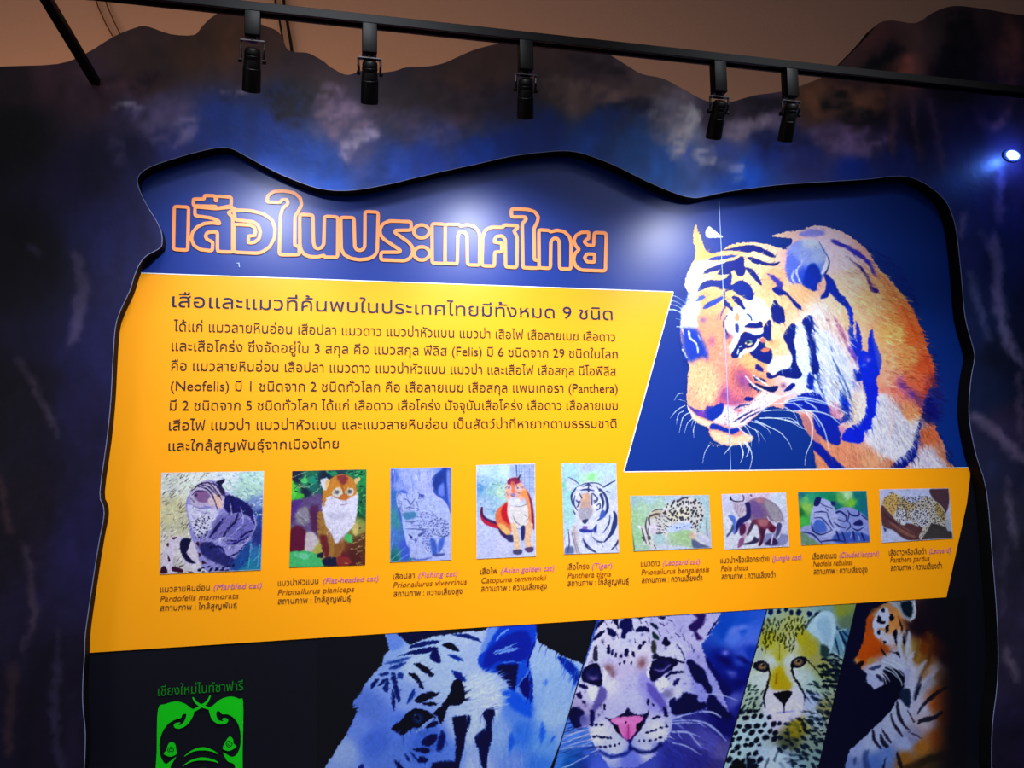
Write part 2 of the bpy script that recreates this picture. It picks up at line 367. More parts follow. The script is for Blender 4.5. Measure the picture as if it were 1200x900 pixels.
    cv.fill(D([(150, 0), (300, 0), (270, 80), (280, 170), (240, 190), (190, 175), (135, 185), (140, 100)]), WA, 5)
    cv.fill(A([(250, 440), (330, 410), (480, 430), (560, 440), (430, 490), (330, 540), (230, 620), (210, 700), (190, 600), (230, 500)]), (250, 240, 215), 7, .8)
    cv.fill(A([(700, 760), (780, 740), (860, 770), (885, 850), (890, 900), (720, 900), (690, 830)]) , (222, 232, 248), 5)
    cv.fill(D([(545, 60), (610, 0), (720, 0), (890, 0), (925, 60), (900, 110), (850, 120), (790, 140), (700, 180), (660, 250), (590, 400), (560, 350), (600, 260), (540, 200), (530, 120)]), (224, 234, 248), 5)
    cv.fill(D([(930, 440), (1000, 420), (1100, 430), (1105, 500), (1060, 540), (980, 590), (900, 560), (900, 510)]), WH, 6)
    cv.fill(D([(940, 320), (1020, 300), (1060, 330), (1090, 420), (1000, 440), (940, 430)]), (248, 205, 165), 9, .8)
    cv.fill(E5([(245, 150), (310, 160), (330, 300), (360, 420), (370, 580), (340, 700), (260, 690), (300, 600), (250, 460), (235, 300)]), (222, 232, 250), 5)
    cv.fill(E5([(400, 190), (520, 200), (600, 300), (680, 420), (750, 540), (750, 700), (720, 800), (640, 760), (560, 640), (440, 600), (440, 450), (420, 300)]), (220, 228, 250), 8)
    cv.fill(E5([(390, 600), (460, 580), (560, 640), (640, 740), (700, 820), (690, 880), (600, 850), (520, 800), (440, 760), (400, 700)]), (214, 222, 250), 6)
    cv.fill(F([(350, 640), (440, 620), (520, 720), (600, 830), (640, 900), (310, 900)]) , (224, 224, 246), 8)
    cv.fill(H([(650, 100), (720, 80), (790, 180), (860, 260), (945, 230), (930, 330), (870, 480), (800, 540), (690, 490), (620, 440), (570, 400), (610, 280), (630, 170)]), (226, 224, 244), 6)
    cv.fill(H([(940, 480), (1000, 430), (1080, 510), (1130, 590), (880, 590)]), (222, 214, 232), 8)
    cv.fill(H([(480, 40), (530, 20), (575, 130), (560, 220), (500, 280), (425, 265), (460, 190), (440, 120)]), (248, 226, 214), 5)
    cv.fill(D([(520, 890), (640, 850), (760, 830), (840, 740), (960, 760), (1010, 790), (880, 860), (800, 900)]), (240, 226, 226), 6)
    cv.fill(G([(505, 200), (560, 190), (640, 250), (770, 180), (900, 130), (905, 190), (800, 270), (700, 350), (620, 385), (540, 370), (420, 330), (470, 270)]), (238, 226, 232), 5)
    cv.fill(G([(225, 240), (300, 300), (410, 340), (375, 375), (290, 345), (240, 300)]), (250, 222, 190), 4)
    cv.fill(G([(395, 420), (470, 420), (600, 460), (700, 440), (765, 468), (735, 508), (650, 530), (560, 540), (480, 518), (425, 488)]), (246, 212, 178), 5)
    # ---- fur
    cv.fur(.10, .55, 7, .8, 11, [(985, 300), (1050, 320), (1100, 420), (1110, 553), (1030, 553), (1030, 430), (990, 360)])
    cv.fur(.10, 1.0, 8, .8, 15, [(940, 380), (1000, 370), (1010, 470), (990, 490), (950, 470)])
    cv.fur(.11, 1.1, 6, .9, 17, [(1000, 470), (1060, 470), (1080, 553), (1000, 553)])
    cv.fur(.12, .2, 1.3, 1.0, 23, [(800, 400), (880, 400), (900, 480), (830, 520), (800, 480)])
    cv.fur(.06, .9, 4, .8, 29, [(800, 270), (960, 280), (960, 420), (800, 400)])
    cv.fur(.16, .15, 5, .9, 37, [(1045, 380), (1110, 400), (1105, 500), (1060, 490), (1040, 430)], (.6, 1, 1))
    # ---- shaded patches
    cv.blob(871, 446, 9, 14, PU, .75, -.5); cv.blob(850, 462, 6, 10, PU, .7); cv.blob(834, 400, 4, 7, PU, .55); cv.blob(828, 415, 3, 8, (110, 90, 190), .5)
    cv.blob(853, 394, 5, 4, (70, 60, 140), .7); cv.blob(824, 375, 4, 4, (90, 90, 170), .6); cv.blob(862, 472, 9, 6, (150, 80, 140), .6)
    cv.blob(1057, 452, 8, 5, (105, 60, 160), .85, .8); cv.blob(1068, 462, 8, 6, (88, 56, 160), .85, .6); cv.blob(1055, 443, 4, 4, (130, 70, 160), .7); cv.blob(1078, 470, 7, 8, (80, 50, 130), .6)
    # cheek in shadow behind the muzzle
    cv.fill(D([(140, 185), (200, 180), (280, 200), (320, 280), (350, 340), (370, 440), (330, 440), (270, 460), (210, 480), (165, 390), (145, 290)]), (40, 72, 170), 9)
    cv.stroke(D([(205, 215), (215, 270), (270, 320), (285, 400)]), (2.6, 2.2, 1.2), (220, 230, 250))
    cv.stroke(D([(150, 370), (190, 450)]), (1.6, .6), (200, 210, 245)); cv.stroke(D([(285, 245), (305, 290)]), 1, (190, 200, 245)); cv.stroke(D([(145, 190), (160, 240)]), (2, 1), (230, 200, 210))
    # ear back, dome of the near ear
    ear = B([(318, 330), (370, 262), (450, 232), (540, 228), (610, 270), (660, 340), (680, 420), (660, 510), (610, 600), (560, 680), (500, 650), (440, 620), (340, 600), (300, 500), (310, 410)])
    dome = cv.grad([(930, 285, 150, 165, 230), (950, 282, 205, 215, 245), (925, 310, 105, 125, 215), (945, 300, 160, 175, 240), (960, 300, 175, 190, 240), (945, 325, 60, 90, 200), (955, 335, 14, 58, 170), (930, 330, 90, 110, 210), (965, 315, 130, 150, 230)], 8)
    cv.fill(ear, dome, 4)
    cv.rough(.8, 1.2, 41)
    for q in ([(430, 450), (400, 520), (430, 600)], [(380, 500), (360, 560), (380, 610)], [(450, 410), (440, 470)], [(330, 560), (300, 590)], [(590, 480), (560, 500)], [(350, 610), (330, 640)]):
        cv.stroke(B(q), (1, 2.4, 1), (222, 226, 250), .85)
    cv.rough(0.4, 1.5, 9)
    cv.stroke(B([(665, 380), (665, 440), (640, 500), (620, 530)]), (2, 5, 2), (225, 225, 245)); cv.stroke(B([(600, 250), (650, 340), (688, 410), (680, 470), (655, 530)]), (.6, 1.2, 1.8), ST)
    cv.fill(B([(500, 470), (560, 440), (610, 510), (615, 600), (570, 680), (500, 655), (455, 610)]), (10, 60, 165), 4)
    cv.fill(B([(585, 620), (640, 600), (660, 620), (640, 690), (610, 735), (585, 700)]), (228, 180, 165), 2.5)
    cv.fill(B([(640, 540), (690, 550), (690, 640), (680, 730), (630, 750), (610, 740), (650, 680), (660, 610)]), (12, 50, 150), 2)
    # far-ear white spot
    cv.rough(.5, 1.2, 8)
    cv.fill(A([(385, 115), (430, 145), (470, 180), (505, 210), (440, 215), (370, 212), (348, 180), (360, 135)]), (238, 240, 246), 1.2)
    cv.fill(A([(360, 205), (450, 345), (390, 350), (345, 310)]), (60, 60, 120), 3, .4)
    # ---- forehead stripes (each one traced)
    cv.rough(.55, 1.3, 12)
    S = lambda z, pts, col=ST, soft=1.0: cv.fill(z(pts), col, soft)
    S(A, [(490, 328), (560, 310), (700, 280), (790, 282), (860, 310), (920, 340), (970, 382), (940, 392), (860, 360), (780, 335), (720, 350), (690, 340), (600, 330)])
    S(A, [(365, 405), (440, 380), (560, 368), (630, 372), (560, 395), (440, 415), (390, 412)], (40, 70, 150))
    S(A, [(330, 535), (350, 500), (430, 465), (520, 430), (600, 410), (670, 375), (690, 400), (690, 450), (705, 480), (690, 540), (660, 555), (625, 540), (600, 500), (560, 530), (500, 540), (455, 535), (470, 500), (410, 515)])
    S(A, [(720, 385), (790, 395), (880, 430), (960, 435), (1010, 425), (960, 462), (860, 455), (760, 430)])
    S(A, [(705, 480), (760, 490), (810, 550), (850, 630), (820, 620), (760, 560)])
    S(A, [(280, 690), (310, 620), (390, 585), (460, 590), (520, 575), (570, 520), (585, 560), (580, 630), (640, 590), (700, 600), (755, 650), (775, 730), (740, 765), (680, 740), (600, 690), (560, 675), (530, 690), (520, 660), (490, 670), (430, 640), (350, 660)], (2, 52, 130))
    S(A, [(585, 730), (640, 735), (680, 790), (700, 845), (650, 815), (600, 770)])
    S(A, [(325, 830), (360, 790), (440, 750), (500, 730), (495, 760), (420, 810), (350, 840)], (60, 85, 165))
    S(A, [(262, 770), (290, 735), (330, 718), (350, 740), (300, 770)], (80, 110, 180))
    S(A, [(505, 690), (525, 690), (525, 760), (560, 790), (595, 860), (560, 840), (530, 820), (515, 840)], (30, 60, 130), 1.4)
    S(A, [(890, 530), (960, 550), (1030, 620), (1010, 660), (950, 600)], (70, 70, 160), 2)
    S(A, [(940, 660), (985, 640), (1060, 690), (1120, 750), (1190, 820), (1190, 850), (1130, 810), (1060, 720), (990, 720), (950, 690)], (14, 44, 132), 1.6)
    S(A, [(930, 900), (935, 800), (960, 762), (1010, 820), (1045, 880), (1050, 950), (1020, 960), (960, 955)])
    S(D, [(930, 0), (1025, 0), (1045, 70), (1030, 125), (990, 142), (950, 120), (930, 60)])
    S(E5, [(210, 145), (240, 160), (240, 250), (225, 290), (245, 380), (248, 480), (290, 560), (298, 610), (250, 630), (170, 620), (80, 590), (120, 570), (190, 530), (210, 480), (205, 410), (165, 330), (135, 260), (160, 195)])
    S(D, [(885, 580), (905, 572), (950, 600), (1000, 560), (1080, 545), (1100, 600), (1010, 600), (940, 625), (895, 620)])
    S(E5, [(300, 120), (345, 75), (385, 75), (395, 150), (380, 240), (415, 290), (420, 400), (450, 510), (440, 580), (400, 585), (375, 540), (360, 420), (345, 280), (320, 190)], (2, 44, 130))
    S(E5, [(355, 580), (400, 590), (390, 720), (340, 700)], (10, 50, 160), 2)
    S(E5, [(140, 740), (170, 700), (215, 665), (240, 685), (205, 725)], (10, 40, 130)); cv.blob(918, 452, 3.5, 3.5, (120, 70, 110), .8)
    S(D, [(880, 700), (960, 690), (990, 700), (970, 735), (920, 745), (800, 690), (790, 665)], (0, 36, 100))
    S(D, [(770, 600), (830, 620), (890, 650), (850, 660), (790, 640)], (10, 40, 100)); S(D, [(735, 665), (790, 690), (840, 735), (790, 730), (740, 690)], (10, 40, 110))
    S(D, [(690, 800), (730, 785), (780, 800), (740, 825), (695, 820)], (10, 40, 130)); S(D, [(800, 500), (850, 530), (860, 570), (820, 560), (790, 540)], (40, 40, 130), 2)
    for q in ([(760, 590), (840, 650), (900, 690)], [(700, 600), (780, 690), (880, 740)]): cv.stroke(D(q), (1, 2.4, 1), (236, 232, 240))
    # ---- near eye
    S(D, [(690, 170), (740, 140), (800, 140), (825, 120), (850, 140), (850, 175), (800, 185), (740, 180)])
    S(D, [(860, 175), (905, 115), (925, 130), (925, 290), (890, 290), (850, 260), (820, 280), (790, 240), (850, 230)])
    S(D, [(650, 280), (670, 235), (720, 215), (790, 240), (830, 260), (800, 310), (760, 350), (690, 370), (650, 430), (600, 450), (575, 420), (620, 340)], (2, 40, 115))
    S(D, [(740, 400), (800, 350), (820, 300), (870, 310), (880, 350), (930, 370), (935, 440), (910, 500), (870, 490), (800, 460), (760, 430)])
    S(D, [(830, 280), (860, 270), (880, 300), (850, 315)], (200, 120, 120), 2); S(D, [(835, 380), (880, 355), (920, 370), (880, 395)], (220, 130, 110), 2.5)
    cv.blob(905, 402, 8, 5, (240, 160, 110), .7)
    cv.fill(D([(700, 200), (780, 190), (850, 190), (845, 230), (790, 245), (740, 225)]), (222, 232, 248), 2)
    cv.fill(D([(700, 305), (735, 290), (760, 300), (755, 325), (720, 330)]), (130, 150, 150), 1.5); cv.blob(877, 401, 2.2, 1.6, (10, 30, 70), 1, 0, 2)
    cv.stroke(D([(700, 315), (730, 330), (760, 320)]), 1.2, (236, 214, 170))
    cv.stroke(D([(655, 430), (690, 390), (760, 370), (805, 320), (812, 285)]), (4, 3.5, 2.4), (228, 236, 250)); cv.stroke(D([(632, 410), (640, 370)]), 1.5, (225, 232, 250)); cv.stroke(D([(650, 350), (665, 340)]), 1.2, (225, 232, 250))
    cv.fill(D([(610, 150), (640, 150), (645, 215), (615, 215)]), (60, 70, 140), 2); cv.fill(D([(612, 60), (635, 50), (650, 90), (640, 120), (610, 110)]), (214, 160, 120), 2)
    cv.stroke(D([(540, 70), (510, 130), (520, 190), (545, 240)]), (1.5, 2.5, 2), (50, 60, 120)); cv.stroke(D([(470, 50), (450, 120)]), (1, .8), (160, 120, 140)); cv.stroke(D([(520, 0), (490, 60), (480, 110)]), (3, 2, 1), (130, 100, 140))
    cv.stroke(D([(715, 60), (745, 80), (755, 115)]), (1.2, 2.6, 1), ST); cv.fill(D([(555, 0), (590, 0), (585, 35)]), ST, 1.5); cv.fill(D([(660, 0), (700, 0), (690, 20)]), ST, 1.5)
    # ---- nose, mouth and muzzle marks
    S(G, [(195, 185), (260, 220), (345, 230), (360, 190), (400, 195), (440, 190), (480, 165), (510, 180), (500, 240), (460, 290), (400, 320), (340, 300), (260, 260)], (70, 66, 160), 2)
    S(G, [(380, 235), (440, 190), (500, 170), (505, 230), (470, 280), (410, 318), (365, 290)], (2, 62, 160), 2)
    cv.blob(822, 485, 7, 3.5, (150, 80, 170), .8, .3)
    S(G, [(390, 365), (420, 345), (480, 365), (560, 395), (640, 385), (650, 405), (600, 440), (540, 430), (450, 400), (395, 395)], (20, 60, 160), 2)
    cv.stroke(G([(190, 190), (210, 240), (260, 290)]), (1.2, 2, 1), (250, 225, 235))
    for q in ([(600, 330), (650, 300), (720, 260), (790, 225)], [(660, 335), (720, 295), (780, 265), (830, 240)], [(600, 225), (660, 190), (740, 180)]):
        cv.stroke(G(q), (1.2, 2.4, 1), (40, 36, 110), .9)
    rnd = random.Random(5)
    for i in range(46):
        t = rnd.random(); cv.blob(780 + (520 + 380 * t) / 7.5, 450 + (330 - 190 * t + rnd.uniform(-60, 40)) / 7.5, .8, .6, (110, 50, 90), .7)
    # ---- shoulder stripes and shadow
    cv.rough(1.0, 1.4, 21, .6, 2)
    S(B, [(690, 560), (730, 590), (770, 680), (840, 760), (880, 830), (895, 900), (860, 900), (830, 830), (760, 770), (700, 700), (670, 660), (670, 590)], (4, 56, 165), 1.5)
    S(E5, [(690, 0), (735, 0), (755, 120), (750, 230), (790, 330), (800, 420), (770, 420), (730, 330), (705, 230), (715, 130)], (10, 60, 195), 1.6)
    S(E5, [(770, 130), (800, 170), (825, 290), (820, 400), (790, 400), (780, 300)], (40, 60, 190), 2)
    S(E5, [(915, 190), (935, 290), (965, 350), (1000, 460), (985, 570), (950, 640), (965, 740), (945, 860), (940, 960), (860, 960), (865, 800), (830, 680), (800, 560), (790, 440), (830, 380), (880, 390), (880, 290)], (12, 56, 205), 1.8)
    cv.blob(1015, 420, 6, 7, (70, 70, 200), .9); cv.blob(1018, 422, 3, 2, (150, 140, 230), .8); cv.blob(1013, 428, 3, 2, (140, 140, 235), .7)
    S(E5, [(750, 550), (810, 570), (820, 640), (780, 660), (750, 700)], (20, 54, 180), 2); S(E5, [(700, 340), (740, 350), (790, 450), (770, 470), (710, 400)], (120, 90, 190), 3)
    S(E5, [(575, 75), (600, 110), (680, 240), (690, 310), (650, 260), (600, 150)], (170, 110, 150), 3); S(E5, [(510, 90), (540, 120), (520, 125)], (150, 90, 110), 2)
    for q in ([(560, 430), (620, 560), (690, 690), (720, 800)], [(600, 600), (660, 700), (690, 830)], [(430, 640), (470, 740), (520, 850)], [(440, 760), (480, 800), (520, 860)], [(530, 290), (570, 390)], [(620, 700), (660, 800), (670, 870)]):
        cv.stroke(E5(q), (.8, 2.6, 1.2), (24, 60, 150), .85)
    S(E5, [(630, 760), (690, 800), (710, 900), (640, 900)], (14, 56, 180), 3)
    S(H, [(545, 0), (640, 0), (650, 90), (620, 200), (605, 310), (560, 330), (545, 410), (470, 415), (400, 390), (420, 330), (480, 290), (540, 250), (570, 190), (580, 100)], (8, 50, 200), 1.6)
    # dark hollow of the neck and the chest stripe
    S(H, [(160, 60), (260, 70), (300, 150), (320, 210), (380, 250), (440, 190), (445, 250), (380, 290), (390, 350), (380, 430), (330, 420), (250, 370), (205, 300), (190, 200), (120, 190), (0, 180), (20, 120)], (8, 48, 160), 2)
    S(H, [(305, 170), (360, 120), (390, 180), (370, 240), (320, 215)], (200, 140, 170), 4)
    S(H, [(195, 390), (250, 420), (330, 510), (430, 600), (330, 600), (260, 520), (200, 460)], (10, 44, 150), 1.6)
    S(H, [(108, 225), (165, 240), (205, 330), (250, 400), (240, 420), (190, 380), (150, 320)], (190, 130, 130), 3)
    sl, a = cv.mask(H([(0, 190), (100, 230), (140, 320), (195, 400), (200, 470), (215, 610), (150, 640), (0, 640)]), 2); cv.M[sl] *= 1 - a; cv.C[sl] = cv.C[sl] * (1 - a[..., None]) + np.array(NAVY_PRINT) / 255 * a[..., None]
    cv.blob(987, 503, 4, 4, (200, 140, 190), .9)
    S(H, [(1000, 130), (970, 250), (945, 330), (935, 430), (910, 520), (860, 570), (830, 610), (735, 610), (760, 560), (830, 500), (890, 440), (920, 340), (950, 240), (970, 170)], (10, 30, 130), 1.8)
    cv.fill(H([(985, 120), (1040, 100), (1080, 250), (1010, 230), (975, 240)]), (24, 24, 110), 7, .8)
    # back stripes
    cv.rough(1.2, 1.5, 33, .3, 3)
    S(B, [(700, 235), (780, 250), (860, 290), (940, 330), (1010, 390), (1060, 450), (1100, 540), (1085, 555), (1050, 490), (990, 410), (920, 370), (850, 320), (780, 290)], (66, 62, 176), 2.4)
    S(B, [(840, 380), (900, 420), (960, 460), (1000, 510), (1040, 570), (1070, 640), (1120, 675), (1100, 700), (1060, 690), (1030, 610), (990, 540), (940, 470)], (60, 40, 130), 1.6)
    cv.fill(B([(420, 175), (530, 140), (640, 150), (640, 190), (520, 205), (430, 200)]), (150, 150, 225), 4)
    for q in ([(1095, 780), (1105, 860)], [(1100, 900), (1080, 960)]): cv.stroke(B(q), (.5, 1.6, .5), (150, 80, 90), .7)
    rnd = random.Random(8)
    for i in range(150):
        x = rnd.uniform(985, 1095); y = rnd.uniform(330, 545)
        if x > 1040 + (y - 330) * .5 + 10 or (1000 < x < 1030 and y > 390): continue
        L = rnd.uniform(3, 7); cv.stroke([(x, y), (x + L, y + L * rnd.uniform(.2, .6))], (.3, 1, .3), rnd.choice([(150, 80, 90), (255, 235, 215), (255, 235, 215), (200, 110, 90)]), .5, cover=False)
    cv.wx[:] = 0; cv.wy[:] = 0
    # ---- hair lying along the body
    for area, n, ang, L, dl, sd in (([(985, 290), (1040, 300), (1075, 360), (1030, 380), (1000, 350)], 900, .55, 7, .14, 1), ([(1035, 340), (1075, 370), (1100, 440), (1095, 500), (1050, 480), (1035, 420)], 1300, .35, 7, .2, 2), ([(1040, 460), (1090, 480), (1060, 545), (1025, 530)], 900, 1.0, 7, .16, 3), ([(940, 370), (990, 360), (1005, 460), (980, 480), (950, 440)], 900, 1.05, 9, .13, 4), ([(1000, 475), (1060, 470), (1055, 545), (1010, 520)], 500, 1.25, 7, .12, 5), ([(960, 525), (1040, 525), (1040, 553), (960, 553)], 250, 1.2, 6, .14, 6), ([(1075, 490), (1112, 520), (1112, 553), (1070, 553)], 300, 1.0, 7, .22, 7), ([(900, 330), (960, 330), (945, 430), (905, 430)], 500, 1.0, 5, .13, 8), ([(805, 300), (960, 290), (900, 340), (810, 360)], 600, -.5, 4, .13, 9), ([(805, 410), (880, 400), (890, 470), (815, 480)], 700, 1.9, 2.5, .2, 10), ([(985, 450), (1010, 450), (1010, 495), (990, 495)], 200, .9, 6, .14, 11), ([(940, 440), (985, 430), (1000, 490), (960, 485)], 400, 1.05, 9, .22, 12)):
        cv.hair(area, int(n * 1.4), ang, L, .35, dl * 1.7, .9, sd, .75)
    for i in range(90):                                  # hairs over the edges of the broad stripes
        t = i / 90; x, y = 1019 - 4 * math.sin(t * 5) + 18 * math.sin(t * 2.2), 385 + t * 125; cv.stroke([(x + 8, y), (x + 2, y + 4)], (.9, .3), (240, 200, 180), .5); cv.stroke([(993 + t * 16, 420 + t * 60), (998 + t * 16, 424 + t * 60)], (.9, .3), (240, 220, 220), .5)
    # warm fringe where the back turns into the dark: the glow of the back
    for k in range(60):
        t = k / 59; x = 1030 + 66 * t ** .75 + rnd.uniform(-1, 1); y = 322 + 130 * t
        cv.stroke([(x, y), (x + rnd.uniform(3, 6), y + rnd.uniform(0, 3))], (1.4, .4), (190, 70, 50), .5); cv.stroke([(x - 6, y), (x - 1, y + 2)], (1.2, .4), (240, 120, 70), .6)
    # ---- whiskers
    cv.wx[:] = 0; cv.wy[:] = 0
    W = (226, 236, 255)
    for z, q, w in [
        (G, [(900, 190), (1000, 120), (1100, 85), (1200, 60)], 1.0), (G, [(890, 180), (1000, 170), (1100, 170), (1200, 190)], .9), (G, [(860, 240), (960, 230), (1080, 235), (1200, 265)], 1.0),
        (G, [(830, 300), (960, 300), (1090, 330), (1200, 395)], 1.2), (G, [(790, 320), (900, 370), (1010, 430), (1080, 510), (1108, 575)], 1.2), (G, [(760, 330), (830, 350), (900, 400), (925, 445)], 1.1),
        (G, [(700, 350), (760, 390), (830, 430), (880, 510)], 1.0), (G, [(680, 350), (720, 400), (750, 460), (755, 550)], 1.0), (G, [(640, 380), (690, 430), (740, 480)], 1.2), (G, [(700, 510), (740, 560), (760, 650), (735, 760)], 1.2),
        (G, [(650, 520), (680, 590), (675, 650), (655, 695)], 1.4), (G, [(690, 510), (730, 570), (720, 620), (705, 645)], 1.3), (G, [(580, 540), (545, 580), (515, 620)], 1.2), (G, [(385, 540), (345, 600), (325, 700)], .9),
        (G, [(170, 190), (100, 230), (40, 300)], 1.0), (G, [(160, 235), (110, 270), (95, 360)], .9), (G, [(200, 255), (150, 300), (120, 430)], 1.1), (G, [(235, 305), (190, 350), (165, 440)], .9), (G, [(265, 340), (245, 400), (250, 475)], .9),
        (G, [(150, 80), (110, 90), (75, 145)], .9), (G, [(115, 135), (180, 155)], .8), (G, [(240, 325), (225, 380)], .7), (G, [(790, 400), (820, 470), (820, 525)], .9), (G, [(960, 300), (1090, 300), (1160, 340), (1170, 360)], .9),
        (A, [(60, 720), (120, 745), (175, 790)], .8), (A, [(50, 765), (110, 785), (170, 830)], .8), (A, [(40, 800), (100, 815), (150, 850)], .8), (A, [(20, 850), (80, 850), (140, 880)], .9), (D, [(30, 15), (90, 25), (140, 45)], .8), (D, [(90, 100), (135, 110)], .7), (D, [(95, 170), (190, 175)], .7),
        (H, [(0, 80), (80, 45), (160, 40), (240, 70)], .9), (H, [(0, 120), (90, 95), (200, 105), (330, 150), (440, 210)], 1.2), (H, [(0, 130), (120, 110), (240, 130), (310, 150)], .9), (H, [(60, 130), (140, 190), (200, 230), (245, 300)], .8),
        (H, [(100, 185), (230, 195), (320, 225), (395, 290)], 1.1), (H, [(130, 180), (200, 210), (260, 290), (290, 370), (308, 465)], 1.1), (H, [(150, 200), (190, 280), (185, 400), (150, 490), (137, 575)], 1.2),
        (H, [(60, 185), (130, 200), (195, 230)], .8), (H, [(0, 250), (80, 275), (150, 330)], 1.0), (H, [(140, 120), (190, 150), (230, 190)], .8), (H, [(180, 140), (220, 170), (232, 190)], .7), (H, [(0, 165), (60, 200), (95, 280)], .9), (H, [(205, 0), (240, 60), (300, 140)], .9), (H, [(210, 10), (260, 70), (290, 110)], .8)]:
        cv.stroke(z(q), (w * 1.3, w * 1.2, w * .6), W, .92, .9)
    for i in range(26):
        x = 832 + i * 1.75 + rnd.uniform(-1, 1); y = 518 + 3 * math.sin(i * .3); cv.stroke([(x, y), (x + rnd.uniform(-3, 1), y + rnd.uniform(2, 5))], (.9, .3), (246, 220, 200), .8)
    c0 = cv.C.copy(); cv.contrast(1.18, .5, 1.12); m = np.clip(cv.M, 0, 1)[..., None]; cv.C = c0 * (1 - m) + cv.C * m
    return cv
def paint_white_tiger():
    cv = Canvas(372, 718, 706, 930, 1.25, BLACK_PRINT)
    W = Z(370, 720, 5); V = Z(530, 720, 6)
    DK = (4, 16, 52); MB = (28, 76, 178); LT = (176, 194, 244)
    base = cv.grad([(460, 750, 150, 175, 232), (450, 790, 150, 172, 230), (430, 830, 110, 135, 205), (420, 850, 125, 150, 222), (400, 880, 160, 180, 240), (385, 905, 150, 172, 235), (440, 870, 96, 124, 205), (470, 850, 110, 138, 214), (460, 890, 110, 138, 210),
        (490, 780, 186, 202, 248), (500, 760, 180, 200, 248), (530, 770, 180, 198, 248), (545, 745, 186, 200, 246), (560, 765, 175, 190, 245), (520, 800, 178, 196, 248), (560, 810, 200, 212, 250), (575, 825, 204, 214, 250), (550, 850, 190, 204, 248),
        (590, 860, 150, 176, 242), (600, 830, 110, 146, 226), (610, 860, 84, 132, 222), (640, 770, 170, 192, 248), (650, 800, 160, 186, 246), (650, 840, 168, 192, 250), (640, 870, 120, 162, 236), (630, 900, 90, 136, 220), (660, 860, 150, 176, 244), (500, 870, 90, 120, 200), (520, 890, 110, 140, 215), (560, 900, 170, 186, 242), (600, 900, 130, 156, 228), (480, 820, 150, 170, 232)], 14)
    cv.rough(1.2, 2, 3)
    sil = W([(408, 112), (424, 170), (430, 212), (400, 240), (385, 300), (350, 340), (292, 400), (266, 455), (222, 508), (214, 545), (248, 542), (232, 590), (208, 645), (168, 720), (100, 822), (48, 902), (0, 985), (-10, 1100), (1500, 1100), (1660, 35)]) + \
        V([(920, 352), (850, 318), (760, 285), (680, 238), (600, 190), (590, 130), (575, 60), (270, 76), (230, 112)]) + W([(1000, 95), (900, 100), (800, 113), (700, 125), (600, 156), (552, 182), (520, 150), (480, 108)])
    cv.fill(sil, base, 1.6, smooth=False)
    cv.rough(1.0, 1.6, 7)
    S = lambda z, p, c=DK, soft=1.5, a=1: cv.fill(z(p), c, soft, a)
    # back of the far ear and dark top
    S(W, [(480, 108), (600, 100), (760, 90), (780, 115), (700, 125), (600, 155), (550, 170), (520, 150)], (10, 28, 74), 3)
    S(W, [(415, 118), (470, 115), (510, 160), (500, 190), (440, 210)], (112, 140, 210), 4, .7)
    # stripes on the brow
    S(W, [(550, 190), (600, 165), (700, 150), (720, 165), (640, 185), (560, 200)], (24, 50, 110)); S(W, [(480, 245), (560, 215), (640, 195), (715, 190), (700, 215), (640, 230), (560, 235)], (18, 42, 100))
    S(W, [(670, 235), (700, 195), (725, 240), (730, 285), (700, 280), (670, 260)], (14, 36, 96)); S(W, [(740, 180), (780, 160), (820, 185), (842, 215), (790, 205)])
    S(W, [(800, 115), (880, 115), (950, 140), (965, 165), (900, 145), (830, 130)], (26, 56, 120)); S(W, [(770, 235), (820, 240), (870, 275), (820, 265)], (26, 60, 140), 2.5)
    S(W, [(575, 290), (610, 285), (660, 315), (695, 355), (670, 365), (620, 330)]); S(W, [(540, 350), (580, 345), (610, 380), (636, 430), (610, 430), (585, 390)]); S(W, [(800, 330), (850, 345), (880, 390), (830, 385)], (20, 56, 128), 2.5)
    S(W, [(580, 505), (620, 465), (690, 455), (720, 470), (670, 495), (610, 520)]); S(W, [(620, 520), (690, 512), (710, 530), (660, 535)]); S(W, [(535, 530), (550, 470), (580, 435), (575, 480)], (40, 70, 140), 2.5)
    S(W, [(780, 470), (800, 400), (840, 380), (870, 430), (872, 500), (830, 535), (780, 540), (740, 640), (710, 600), (690, 575), (740, 530)])
    S(W, [(440, 345), (465, 350), (480, 420), (495, 490), (480, 515), (455, 430)], (30, 50, 110)); S(W, [(445, 440), (465, 480), (462, 560), (445, 540)], (30, 50, 110), 1.8)
    S(W, [(320, 440), (330, 400), (370, 375), (340, 430)], (30, 48, 104), 2); S(W, [(360, 420), (400, 380), (425, 375), (390, 410)], (30, 48, 104), 2); S(W, [(395, 440), (410, 395), (430, 380), (420, 460)], (40, 60, 120), 2); S(W, [(370, 350), (420, 338), (430, 350), (390, 362)], (46, 66, 124), 2)
    S(W, [(430, 315), (480, 290), (530, 280), (500, 310), (450, 325)], (50, 74, 140), 2.5); S(W, [(480, 345), (510, 345), (510, 375), (485, 375)], (50, 74, 140), 2.5); S(W, [(400, 290), (480, 262), (560, 250), (480, 285)], (60, 86, 150), 3)
    # eye
    S(W, [(445, 665), (500, 620), (545, 570), (600, 550), (660, 570), (700, 600), (690, 620), (640, 660), (560, 670), (510, 710), (470, 690)], (4, 14, 48), 2)
    cv.blob(490, 842, 6, 6, (44, 74, 110), .9, 0, 1); cv.blob(489, 841, 2.4, 2.4, (8, 20, 44), 1, 0, 1.5); cv.blob(486, 838, 1.2, 1, (130, 160, 190), .7)
    cv.stroke(W([(590, 690), (640, 650), (690, 610)]), (2.5, 4, 2), (140, 162, 220)); S(W, [(640, 660), (700, 625), (720, 640), (680, 665)], (10, 26, 74))
